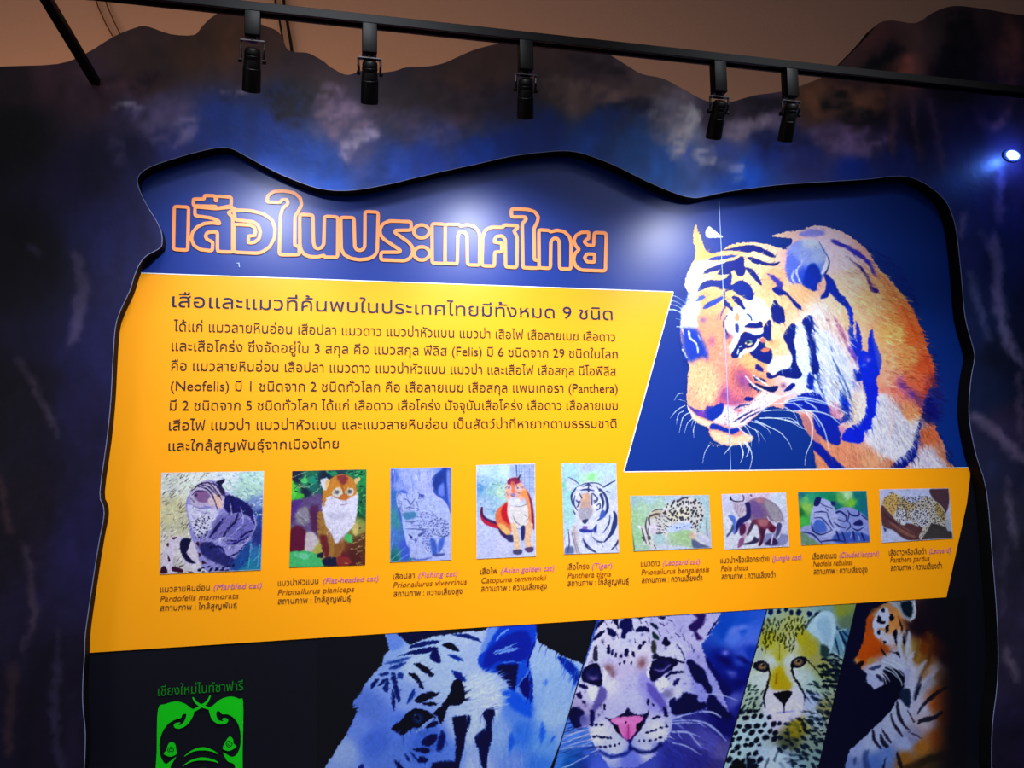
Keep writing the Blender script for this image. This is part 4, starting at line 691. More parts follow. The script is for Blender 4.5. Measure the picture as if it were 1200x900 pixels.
def paint_profile_tiger():
    cv = Canvas(958, 700, 1132, 930, 1.25, BLACK_PRINT)
    T = Z(980, 700, 7.5); U = Z(960, 780, 6.6667)
    WH = (196, 204, 236); DK = (14, 14, 34)
    cv.C[:] = np.array((6, 14, 46)) / 255
    base = cv.grad([(1010, 770, 190, 92, 26), (1020, 750, 196, 96, 24), (1018, 730, 150, 80, 40), (1030, 720, 170, 130, 90), (1025, 760, 180, 74, 20), (1035, 760, 170, 80, 30), (1040, 750, 200, 204, 226), (1045, 735, 204, 150, 96), (1050, 730, 206, 140, 80), (1040, 775, 180, 190, 220), (1025, 785, 190, 200, 236), (1020, 795, 180, 190, 236), (1050, 770, 190, 196, 226), (1055, 780, 190, 200, 236), (1065, 760, 150, 130, 70),
        (1072, 770, 150, 116, 60), (1085, 760, 116, 60, 24), (1085, 775, 130, 84, 40), (1090, 745, 80, 34, 20), (1100, 760, 76, 36, 26), (1110, 770, 56, 26, 30), (1080, 735, 40, 24, 34), (1100, 735, 30, 16, 30), (1115, 745, 24, 16, 34), (1065, 790, 176, 180, 220), (1070, 810, 190, 200, 236), (1080, 785, 150, 120, 90), (1095, 785, 190, 170, 170), (1090, 800, 180, 170, 180), (1100, 790, 150, 110, 80), (1110, 800, 120, 70, 40), (1100, 810, 166, 92, 40), (1115, 820, 140, 70, 30), (1095, 825, 190, 120, 80), (1110, 840, 156, 74, 26),
        (1080, 830, 196, 196, 226), (1085, 845, 190, 180, 196), (1060, 830, 190, 200, 236), (1050, 845, 186, 196, 230), (1040, 860, 180, 190, 230), (1020, 870, 176, 190, 232), (1005, 880, 160, 176, 226), (1000, 895, 120, 140, 200), (1025, 895, 90, 124, 200), (1040, 885, 110, 140, 210), (1060, 870, 170, 186, 236), (1070, 865, 150, 150, 190), (1060, 890, 150, 104, 50), (1080, 875, 166, 110, 50), (1100, 865, 160, 86, 34), (1110, 880, 120, 66, 34), (1120, 860, 80, 40, 30), (1125, 890, 50, 40, 40), (1090, 895, 76, 60, 40), (1110, 900, 70, 56, 46), (1130, 830, 30, 16, 30), (1130, 780, 20, 12, 30)], 8)
    cv.rough(1.1, 1.8, 5)
    sil = T([(370, 78), (470, 40), (700, 22), (1100, -10), (1200, 200), (1180, 600), (1190, 900)]) + U([(1160, 300), (1200, 560), (1200, 1000), (200, 1000), (205, 760), (240, 660), (310, 600), (420, 490), (500, 420), (560, 350), (610, 270), (625, 210)]) + \
        T([(590, 800), (600, 700), (560, 640), (440, 610), (420, 700), (425, 770), (340, 808), (285, 760), (265, 720), (270, 670), (220, 630), (230, 585), (180, 582), (165, 540), (200, 480), (235, 400), (260, 300), (265, 200), (310, 110)])
    cv.fill(sil, base, 1.5, smooth=False)
    cv.hair(sil, 900, lambda x, y: 1.0 + .8 * (x < 1050), 6, .4, .13, 1, 3, .5)
    cv.rough(.7, 1.5, 8)
    S = lambda z, p, c=DK, soft=1.4, a=1: cv.fill(z(p), c, soft, a)
    # dark neck shade behind the ear, ear
    S(T, [(700, 30), (1100, 0), (1200, 200), (1150, 420), (1000, 420), (860, 330), (760, 330), (640, 300), (590, 200), (680, 200)], (26, 16, 32), 12, .75)
    S(T, [(470, 40), (560, 35), (680, 25), (690, 120), (695, 170), (650, 210), (600, 180), (560, 120), (500, 80)], (150, 156, 170), 2.4); S(T, [(570, 50), (650, 30), (670, 110), (650, 180), (600, 150), (575, 100)], (14, 30, 46), 2.4)
    cv.stroke(T([(685, 30), (690, 140), (655, 205)]), (2, 2.5, 1.5), (196, 206, 220)); cv.stroke(T([(480, 40), (530, 80), (570, 150), (600, 190)]), (2.5, 2, 1.5), (180, 180, 186), .8, 2)
    # face
    S(T, [(330, 190), (380, 110), (440, 90), (470, 150), (460, 220), (440, 260), (360, 280), (340, 300), (320, 250)], WH, 2); S(T, [(330, 300), (380, 280), (420, 300), (410, 340), (370, 365), (345, 345)], WH, 1.8)
    S(T, [(330, 190), (290, 230), (330, 330), (370, 380), (400, 390), (360, 470), (290, 530), (250, 540), (190, 570), (170, 540), (215, 450), (250, 330), (262, 230), (300, 140)], (188, 84, 22), 3, .8); cv.blob(1004, 774, 4, 3, (200, 160, 110), .8); cv.stroke(T([(290, 150), (330, 110), (380, 85)]), (2, 4, 2), (70, 40, 30), .7, 3)
    for p in ([(365, 160), (390, 170), (400, 205), (430, 210), (420, 235), (360, 220)], [(395, 105), (420, 95), (425, 130), (400, 130)], [(360, 300), (385, 285), (390, 320), (370, 330)], [(470, 150), (490, 145), (510, 185), (490, 210), (470, 200)], [(500, 310), (530, 280), (540, 330), (535, 400), (525, 420), (505, 350)], [(545, 170), (570, 220), (600, 330), (605, 420), (585, 400), (570, 290)], [(440, 470), (500, 480), (550, 480), (560, 530), (510, 490)], [(390, 440), (430, 490), (440, 520), (400, 480)], [(410, 380), (445, 390), (420, 410)], [(620, 280), (640, 330), (625, 400), (615, 480), (610, 550), (598, 480), (610, 380)], [(635, 540), (655, 560), (645, 610)], [(430, 270), (460, 240), (460, 300), (440, 310)]): S(T, p)
    cv.blob(1033, 738, 1.5, 1.2, (180, 150, 60), .9)
    for p in ([(590, 300), (560, 400), (580, 560)], [(640, 300), (620, 430), (600, 560)], [(550, 290), (545, 380), (560, 460)], [(700, 470), (640, 560), (660, 640)]): cv.stroke(T(p), (2.5, 5, 2), (196, 204, 230), .8, 2)
    S(T, [(190, 575), (240, 555), (235, 590), (205, 600)], (30, 16, 16), 1.6); S(T, [(280, 630), (350, 600), (400, 590), (380, 620), (320, 640)], (60, 70, 110), 2); S(T, [(350, 680), (390, 690), (410, 740), (370, 720)], (30, 34, 70), 2.5); S(T, [(270, 560), (300, 530), (340, 550), (300, 590)], (176, 140, 80), 3)
    S(T, [(425, 620), (560, 650), (600, 700), (590, 800), (640, 880), (560, 900), (430, 800)], (8, 16, 40), 3, .9)
    # neck folds
    for p, c in (([(830, 330), (820, 500), (760, 640), (720, 700)], (90, 70, 40)), ([(740, 380), (700, 500), (690, 560)], (120, 90, 50)), ([(800, 310), (835, 450), (800, 580)], (96, 48, 20)), ([(740, 700), (700, 850), (690, 900)], (40, 44, 70)), ([(830, 700), (760, 800), (700, 880)], (60, 60, 90))): cv.stroke(T(p), (3, 5, 2), c, .8, 3)
    for p in ([(640, 330), (640, 500), (680, 640)], [(880, 640), (780, 760), (710, 900)], [(700, 600), (660, 720), (660, 820)], [(790, 560), (720, 650), (690, 760)]): cv.stroke(T(p), (3, 8, 4), (200, 206, 236), .7, 4)
    # body stripes
    for p, w in (([(750, 270), (770, 200), (800, 140)], (1, 4, 1)), ([(770, 380), (820, 300), (930, 210), (1000, 170)], (1, 5, 3)), ([(770, 455), (800, 430), (900, 405), (960, 360)], (1.5, 6, 3)), ([(610, 290), (620, 380), (660, 460), (710, 510)], (3, 4.5, 1)), ([(560, 380), (580, 450), (620, 510), (645, 550)], (1.5, 4, 2)), ([(690, 350), (740, 440)], (1, 2)), ([(420, 510), (430, 580), (480, 645)], (3, 4, 2.5)), ([(480, 540), (500, 600), (530, 630)], (2, 6, 4)), ([(490, 500), (530, 560), (560, 600)], (1.5, 3.5, 2)), ([(700, 520), (760, 545), (800, 570)], (.8, 1.5, .8)), ([(610, 680), (630, 760), (650, 820)], (2, 5, 3)), ([(520, 720), (500, 800)], (1, 3)), ([(850, 260), (930, 200)], (1, 3))):
        cv.stroke(U(p), w, (22, 20, 40), .9, 1.6)
    S(U, [(640, 200), (700, 180), (715, 260), (700, 330), (650, 280)], (30, 44, 70), 3); S(U, [(340, 690), (390, 660), (380, 720), (400, 800), (350, 800)], (50, 70, 130), 5, .8); S(U, [(265, 740), (290, 710), (280, 780)], (70, 86, 140), 3)
    S(U, [(880, 300), (930, 230), (1000, 200), (1060, 220), (1040, 330), (960, 350), (910, 340)], (176, 80, 26), 8, .7); S(U, [(640, 800), (760, 740), (900, 690), (1060, 660), (1060, 720), (860, 760), (760, 820)], (40, 30, 24), 6, .7)
    # the far flank sinks into the dark print
    S(U, [(1075, 0), (1250, 0), (1250, 1000), (1130, 1000), (1090, 600), (1060, 400), (1090, 250)], (8, 10, 30), 9, .9)
    cv.wx[:] = 0; cv.wy[:] = 0
    for q in ([(400, 560), (500, 600), (590, 690)], [(400, 590), (500, 640), (570, 740), (575, 780)], [(380, 640), (440, 690), (470, 740)], [(400, 620), (490, 660), (550, 720)], [(430, 540), (540, 580), (600, 640)], [(360, 660), (420, 700), (440, 760)]): cv.stroke(T(q), (.8, 1.2, .5), (214, 224, 246), .9)
    cv.contrast(1.15, .4, 1.1); f = np.clip((cv.X - 1082) / 40, 0, 1); f = (f * f * (3 - 2 * f))[..., None]; cv.C = cv.C * (1 - f) + np.array(BLACK_PRINT) / 255 * f
    f = np.clip((730 - cv.Y) / 34, 0, 1) * np.clip((cv.X - 1076) / 20, 0, 1); cv.C = cv.C * (1 - f[..., None]) + np.array(BLACK_PRINT) / 255 * f[..., None]
    return cv
THUMB_RES = 1.7
def paint_marbled():
    cv = QuadCanvas([(189, 554), (309.5, 552), (306, 668), (187, 673)], THUMB_RES, (214, 214, 206)); K = Z(180, 545, 6.667)
    S = lambda p, c, soft=1.2, a=1: cv.fill(K(p), c, soft, a)
    cv.C[:] = cv.grad([(200, 565, 210, 214, 206), (230, 560, 226, 232, 226), (260, 560, 222, 230, 240), (300, 560, 190, 224, 214), (295, 575, 180, 214, 200), (300, 590, 130, 150, 200), (200, 600, 206, 200, 160), (215, 615, 200, 196, 170), (200, 640, 214, 206, 196), (220, 650, 222, 214, 220), (240, 640, 220, 214, 226), (200, 665, 196, 186, 190), (300, 650, 60, 120, 170), (290, 660, 50, 130, 160), (305, 630, 50, 60, 130), (304, 605, 60, 80, 150)], 9)
    cv.speckle([(187, 552), (245, 552), (225, 660), (187, 672)], 420, [(70, 66, 60), (150, 150, 110), (245, 245, 240), (110, 90, 110), (200, 220, 190)], 2, 6, -.7, .5, 1)
    cv.speckle([(255, 552), (310, 552), (310, 610), (270, 590)], 200, [(120, 170, 150), (240, 245, 250), (90, 120, 190), (200, 230, 190)], 2, 5, .4, .6, 2)
    cv.rough(.6, 1.2, 3)
    S([(250, 300), (300, 200), (380, 130), (450, 120), (520, 140), (560, 200), (620, 240), (740, 310), (790, 400), (800, 480), (760, 580), (770, 660), (700, 740), (640, 840), (560, 860), (430, 840), (360, 760), (330, 640), (290, 560), (270, 430)], (150, 146, 206))
    S([(270, 300), (330, 330), (430, 340), (510, 360), (470, 430), (420, 520), (340, 560), (300, 480), (270, 380)], (206, 204, 232), 3)
    S([(560, 240), (640, 250), (740, 310), (780, 380), (790, 470), (740, 400), (660, 370), (600, 380), (550, 330)], (34, 32, 104), 2)
    S([(510, 400), (600, 380), (680, 400), (640, 480), (540, 560), (430, 580), (460, 480)], (120, 114, 178), 3); S([(680, 420), (770, 440), (760, 540), (640, 620), (560, 600), (580, 540)], (116, 112, 184), 3)
    S([(360, 620), (440, 600), (500, 640), (560, 700), (640, 740), (600, 800), (480, 760), (380, 700)], (52, 54, 120), 2.5); S([(700, 640), (760, 600), (740, 740), (640, 830), (600, 800)], (40, 84, 150), 4)
    for p, w in (([(545, 560), (590, 490), (640, 440), (660, 380)], (2, 3, 2)), ([(560, 620), (640, 610), (700, 550), (770, 510)], (1.5, 3, 1.5)), ([(600, 560), (640, 520), (720, 470)], (1, 2, 1)), ([(440, 560), (500, 480), (540, 420)], (2, 4, 2)), ([(590, 590), (680, 590), (740, 560)], (1, 2, 1)), ([(680, 330), (690, 400)], (2, 1)), ([(430, 640), (520, 640), (560, 700)], (1, 3, 1)), ([(560, 720), (650, 690), (720, 620)], (1, 2, 1)), ([(600, 260), (620, 330), (600, 380)], (3, 3, 2))): cv.stroke(K(p), w, (26, 24, 90), .9)
    for p, w in (([(600, 300), (610, 380)], (1, 2)), ([(680, 330), (700, 440), (640, 520), (560, 590)], (1, 2, 1)), ([(780, 380), (800, 470)], (2, 1)), ([(560, 620), (680, 630), (740, 590)], (.8, 1.6, .8)), ([(480, 600), (540, 570), (620, 580)], (.8, 1.5, .8))): cv.stroke(K(p), w, (178, 180, 226), .8)
    cv.hair(K([(300, 340), (560, 240), (780, 330), (770, 640), (600, 850), (330, 700)]), 650, -.8, 4.5, .5, .55, .9, 5, .8)
    # head
    S([(285, 240), (330, 160), (400, 125), (470, 140), (540, 220), (550, 300), (510, 355), (430, 320), (350, 330), (290, 300)], (188, 176, 206), 2)
    S([(330, 210), (400, 200), (440, 240), (420, 290), (360, 290), (320, 250)], (140, 104, 150), 2.5); S([(470, 230), (520, 240), (540, 320), (505, 340), (480, 290)], (226, 190, 180), 2.5); S([(420, 270), (460, 260), (480, 310), (440, 310)], (214, 190, 200), 2)
    for p in ([(300, 200), (360, 150), (440, 140), (530, 180)], [(340, 165), (420, 190), (470, 260), (500, 350)], [(300, 230), (350, 200), (420, 210)], [(430, 140), (480, 190), (530, 270)], [(460, 130), (500, 170), (540, 240)], [(290, 260), (320, 290)], [(350, 150), (430, 170), (500, 240)]): cv.stroke(K(p), (.8, 1.8, .8), (40, 32, 80), .9)
    S([(490, 130), (560, 110), (530, 160), (510, 160)], (30, 30, 70)); S([(500, 160), (540, 170), (560, 240), (530, 220)], (50, 40, 90), 1.5); cv.blob(229.5, 580, 2, 1.6, (40, 20, 60), 1); cv.blob(257, 581, 1.6, 1.4, (50, 30, 60), .9)
    for p in ([(310, 320), (380, 340), (440, 330)], [(290, 380), (320, 420)], [(380, 380), (440, 370)], [(330, 350), (420, 380)], [(270, 300), (300, 310)]): cv.stroke(K(p), (.6, 1.5, .6), (110, 100, 170), .8)
    cv.spots(K([(320, 430), (440, 400), (420, 540), (330, 580), (310, 500)]), 3.4, .9, .9, (36, 30, 70), 4)
    # curled spotted tail and hind foot
    S([(100, 620), (150, 560), (220, 560), (290, 590), (330, 640), (340, 760), (300, 800), (230, 760), (210, 640), (170, 700), (150, 780), (230, 850), (100, 840), (70, 740)], (214, 204, 220), 2)
    S([(205, 620), (230, 575), (290, 580), (275, 640), (260, 690), (300, 740), (330, 770), (270, 760), (220, 700)], (26, 18, 70), 2)
    for q in ([(110, 700), (130, 745), (115, 750)], [(150, 790), (230, 820), (220, 840), (150, 830)], [(270, 830), (320, 840), (280, 850)], [(140, 570), (180, 560), (160, 580)], [(100, 620), (115, 610), (115, 640)], [(60, 800), (90, 790), (110, 840), (50, 850)], [(380, 745), (420, 770), (380, 770)], [(330, 610), (355, 600), (350, 640)], [(350, 690), (370, 690), (360, 720)]): S(q, (70, 26, 60), 1.2)
    cv.spots(K([(360, 760), (640, 760), (600, 850), (360, 850)]), 6, 2.4, 1.4, (26, 26, 80), 6, -.4)
    for p in ([(760, 620), (740, 810)], [(830, 690), (780, 750)], [(830, 620), (810, 800)]): cv.stroke(K(p), (.8, 1.5, .6), (110, 200, 210), .9)
    cv.wx[:] = 0; cv.wy[:] = 0; cv.contrast(1.2, .55); cv.keyline((236, 236, 230), .8, .6)
    return cv

def paint_flat_headed():
    cv = QuadCanvas([(342.5, 552), (429.5, 550), (428, 662), (339, 665)], THUMB_RES, (10, 50, 40)); K = Z(330, 545, 7.2)
    S = lambda p, c, soft=1.2, a=1: cv.fill(K(p), c, soft, a)
    cv.C[:] = cv.grad([(350, 560, 14, 20, 60), (365, 555, 30, 110, 80), (380, 560, 10, 30, 60), (345, 575, 70, 190, 70), (348, 583, 60, 200, 60), (358, 563, 50, 150, 90), (365, 570, 20, 110, 100), (358, 577, 14, 26, 60), (400, 555, 20, 60, 70), (415, 555, 14, 110, 80), (425, 560, 40, 170, 90), (425, 580, 14, 120, 60), (425, 600, 10, 70, 40), (420, 615, 150, 150, 70), (425, 640, 90, 50, 26), (415, 650, 80, 30, 26), (400, 640, 120, 60, 40), (405, 655, 100, 24, 40), (345, 655, 60, 190, 110), (370, 650, 180, 170, 80)], 6)
    cv.rough(.7, 2, 3)
    for p, c in (([(160, 120), (210, 110), (220, 140), (180, 150)], (80, 200, 110)), ([(230, 110), (290, 90), (310, 140), (240, 170)], (26, 140, 110)), ([(80, 130), (130, 200), (130, 240), (80, 290)], (84, 214, 70)), ([(140, 240), (190, 250), (170, 280), (130, 280)], (70, 190, 50)), ([(640, 60), (720, 50), (720, 200), (660, 160)], (20, 140, 70)), ([(640, 250), (720, 230), (720, 400), (660, 420)], (16, 100, 60)), ([(380, 60), (440, 50), (470, 70), (430, 90)], (24, 140, 90)), ([(540, 60), (600, 50), (580, 90)], (30, 140, 80))): S(p, c, 2)
    for p in ([(90, 105), (210, 55)], [(260, 250), (330, 185)], [(130, 190), (230, 185)], [(150, 165), (230, 190)]): cv.stroke(K(p), (1, 1.4, .6), (170, 190, 150), .85)
    for p in ([(660, 290), (715, 330)], [(640, 340), (710, 380)], [(650, 380), (710, 440)], [(640, 240), (700, 210)]): cv.stroke(K(p), (1.5, 2.5, 1), (30, 150, 80), .8)
    cv.speckle(K([(75, 50), (720, 50), (715, 560), (620, 560), (640, 100), (330, 130), (80, 320)]), 170, [(20, 90, 60), (110, 220, 110), (10, 20, 40), (60, 170, 90), (12, 30, 60)], 2, 7, -.4, 1.2, 17, (1, 2.6))
    # body
    S([(75, 320), (200, 280), (330, 240), (350, 400), (330, 560), (300, 620), (220, 560), (150, 520), (75, 520)], (96, 74, 128), 2.5); S([(120, 400), (200, 350), (260, 400), (240, 480), (140, 500)], (140, 134, 150), 5); S([(240, 360), (310, 350), (310, 520), (270, 560), (240, 470)], (84, 30, 80), 4); S([(75, 320), (170, 300), (120, 400), (75, 480)], (80, 40, 130), 5)
    S([(70, 560), (140, 510), (210, 560), (215, 640), (180, 720), (70, 725)], (96, 10, 50), 2.5); S([(210, 570), (280, 580), (310, 660), (250, 730), (200, 720)], (206, 190, 196), 3); S([(280, 690), (340, 660), (350, 740), (300, 740)], (180, 170, 70), 3)
    S([(310, 400), (380, 420), (420, 600), (530, 590), (520, 700), (470, 780), (380, 800), (360, 700), (320, 640), (300, 520)], (166, 116, 50), 2.5); S([(320, 600), (380, 600), (400, 700), (390, 780), (360, 760)], (110, 30, 40), 3)
    S([(470, 600), (530, 590), (520, 680), (480, 770), (440, 760)], (150, 90, 40), 3); S([(530, 580), (590, 590), (600, 650), (540, 640)], (80, 190, 100), 2.5); S([(600, 490), (650, 500), (640, 590), (600, 570)], (214, 190, 110), 3)
    S([(340, 360), (370, 270), (450, 250), (560, 260), (640, 230), (635, 400), (600, 520), (520, 600), (460, 665), (430, 600), (370, 500), (350, 420)], (226, 222, 244), 2.5); S([(380, 420), (480, 460), (580, 400)], (190, 184, 214), 4, .6)
    # head
    S([(345, 300), (350, 220), (400, 130), (470, 80), (540, 80), (610, 120), (635, 190), (630, 240), (560, 280), (500, 290), (430, 260), (380, 280), (360, 350)], (206, 130, 40), 2); S([(470, 90), (540, 85), (560, 130), (520, 170), (480, 130)], (140, 50, 50), 3)
    S([(330, 130), (370, 110), (405, 130), (370, 210), (340, 180)], (226, 226, 234), 1.8); S([(375, 130), (405, 130), (370, 205)], (240, 190, 120), 1.8); S([(615, 120), (655, 105), (660, 130), (630, 160)], (226, 190, 130), 1.8)
    S([(430, 220), (470, 190), (515, 220), (500, 270), (440, 260)], (226, 214, 210), 1.6); S([(550, 210), (580, 190), (610, 210), (595, 255), (555, 250)], (226, 214, 210), 1.6)
    for x, y in ((467, 228), (573, 222)): q = K([(x, y)])[0]; cv.blob(q[0], q[1], 3, 2.6, (110, 120, 110), 1, 0, 1.5); cv.blob(q[0], q[1], 1.2, 1.4, (30, 26, 26), 1)
    S([(500, 250), (550, 250), (560, 280), (530, 300), (490, 280)], (200, 110, 40), 2); cv.stroke(K([(480, 190), (530, 230), (560, 190)]), (1.6, 2.4, 1.6), (230, 196, 140), .8); cv.stroke(K([(490, 345), (530, 335), (560, 330)]), (.6, 1, .6), (140, 110, 150)); cv.stroke(K([(440, 270), (490, 280)]), 1, (120, 60, 30)); cv.stroke(K([(510, 170), (525, 240)]), 2, (160, 80, 30), .8)
    S([(75, 740), (150, 725), (250, 730), (320, 780), (350, 850), (200, 870), (70, 870)], (70, 190, 110), 2); S([(100, 750), (240, 750), (200, 800)], (130, 220, 180), 4, .7)
    S([(350, 790), (460, 780), (470, 850), (360, 850)], (20, 20, 56), 2); S([(470, 780), (560, 780), (590, 840), (480, 850)], (140, 40, 40), 2); S([(300, 750), (350, 740), (350, 780), (310, 780)], (24, 24, 50), 2)
    cv.speckle(K([(540, 640), (715, 560), (710, 845), (520, 840)]), 60, [(180, 150, 80), (50, 16, 26), (120, 60, 30), (90, 40, 30), (200, 170, 110)], 2, 6, -.2, .5, 7, (.8, 2))
    cv.hair(K([(340, 280), (640, 280), (560, 560), (460, 660), (360, 460)]), 130, 1.7, 5, .3, .12, 1, 3, .6); cv.hair(K([(80, 300), (330, 260), (300, 560), (80, 520)]), 300, .5, 5, .3, .4, 1, 4, .6); cv.hair(K([(340, 100), (630, 100), (630, 300), (350, 340)]), 200, 1.2, 3, .5, .25, .9, 6, .6); cv.hair(K([(300, 420), (520, 600), (500, 780), (360, 780)]), 160, 1.5, 4, .2, .3, .9, 7, .6)
    return cv

def paint_fishing():
    cv = QuadCanvas([(457.5, 549), (529, 547.5), (529, 656), (457, 659)], THUMB_RES, (150, 170, 236)); K = Z(450, 540, 7.2)
    S = lambda p, c, soft=1.4, a=1: cv.fill(K(p), c, soft, a)
    cv.C[:] = cv.grad([(459, 560, 60, 100, 210), (462, 580, 50, 110, 190), (460, 610, 60, 140, 160), (465, 630, 70, 120, 200), (462, 655, 20, 110, 110), (470, 650, 50, 130, 140), (475, 640, 60, 90, 210), (475, 555, 166, 180, 244), (480, 565, 160, 174, 240), (490, 560, 178, 188, 246), (500, 570, 174, 180, 244), (500, 585, 180, 186, 246), (490, 580, 170, 180, 244), (468, 570, 140, 160, 238), (515, 590, 190, 196, 248), (528, 640, 186, 192, 246), (528, 555, 90, 130, 230), (526, 600, 150, 166, 240), (500, 652, 180, 186, 244)], 7)
    S([(500, 55), (560, 60), (565, 430), (540, 380), (500, 330), (440, 290), (410, 240), (405, 150), (440, 110), (480, 80)], (46, 76, 190), 2); S([(500, 60), (530, 60), (520, 300), (500, 180)], (30, 60, 150), 2.5); S([(440, 120), (500, 80), (500, 160), (450, 250), (410, 200)], (24, 54, 150), 3); S([(460, 230), (500, 190), (510, 290), (470, 290)], (104, 130, 230), 4); S([(530, 100), (560, 110), (562, 400), (540, 300)], (110, 136, 226), 3)
    S([(130, 260), (200, 280), (230, 500), (210, 640), (160, 560), (120, 440)], (54, 84, 206), 4, .8)
    S([(110, 270), (200, 280), (280, 260), (300, 300), (350, 270), (440, 300), (520, 370), (560, 450), (560, 620), (520, 680), (500, 790), (410, 800), (380, 820), (230, 820), (190, 700), (160, 560), (140, 430), (110, 370)], (176, 188, 244), 2)
    S([(300, 280), (340, 290), (320, 310)], (70, 80, 180)); S([(160, 440), (270, 430), (270, 470), (200, 500), (165, 480)], (70, 130, 180), 3)
    for p in ([(165, 325), (200, 330), (225, 370), (260, 320)], [(180, 405), (215, 390), (255, 405)], [(130, 390), (160, 430)], [(270, 340), (290, 390)], [(160, 510), (240, 515), (290, 500)], [(180, 575), (260, 575), (320, 580), (370, 575)], [(250, 545), (320, 540)], [(210, 620), (230, 640)], [(310, 620), (350, 600)], [(360, 440), (420, 470)], [(300, 320), (350, 300)], [(150, 370), (135, 400)], [(390, 420), (450, 480)], [(220, 650), (270, 680)], [(330, 500), (350, 540)], [(420, 620), (500, 640), (550, 620)]): cv.stroke(K(p), (.6, 1.5, .6), (60, 76, 150), .85)
    S([(205, 620), (240, 640), (230, 655)], (40, 50, 120)); S([(290, 620), (350, 590), (340, 610), (300, 640)], (50, 60, 140)); S([(260, 650), (280, 660), (270, 690)], (70, 80, 160))
    cv.spots(K([(400, 480), (540, 500), (540, 640), (420, 620)]), 3.0, .8, .8, (50, 60, 140), 4); cv.spots(K([(280, 400), (400, 480), (400, 700), (330, 700)]), 3.4, 1.2, .6, (90, 100, 180), 5); cv.spots(K([(320, 600), (400, 600), (390, 780), (340, 740)]), 3.2, .9, .9, (90, 104, 190), 8)
    S([(390, 660), (440, 680), (450, 790), (410, 790)], (60, 96, 200), 3); S([(460, 680), (510, 640), (500, 720), (460, 780)], (70, 100, 206), 3); S([(150, 740), (210, 720), (210, 820), (150, 850)], (60, 90, 210), 4); S([(240, 820), (300, 830), (400, 815), (300, 850)], (70, 90, 190), 2.5); S([(410, 790), (510, 780), (500, 800), (430, 805)], (70, 86, 160), 2)
    for p in ([(60, 840), (180, 730)], [(110, 850), (200, 790)], [(80, 620), (60, 760)]): cv.stroke(K(p), (.8, 1.6, .6), (120, 190, 220), .8)
    cv.speckle(K([(60, 60), (420, 60), (400, 260), (110, 260)]), 60, [(110, 130, 214), (200, 206, 250), (130, 150, 226)], 4, 12, 1.45, .15, 9, (.8, 1.8), .6)
    for p in ([(110, 300), (125, 270), (150, 290)], [(285, 265), (300, 285), (290, 320)], [(125, 330), (150, 345)], [(215, 280), (220, 310)], [(190, 285), (195, 310)], [(240, 285), (240, 305)], [(270, 350), (300, 345)], [(120, 360), (150, 360)]): cv.stroke(K(p), (.7, 1.3, .7), (70, 86, 170), .85)
    cv.hair(K([(110, 270), (560, 400), (560, 700), (230, 800)]), 420, 1.4, 3.5, .6, .3, .9, 2, .7); cv.keyline((196, 206, 250), .9, .6)
    return cv

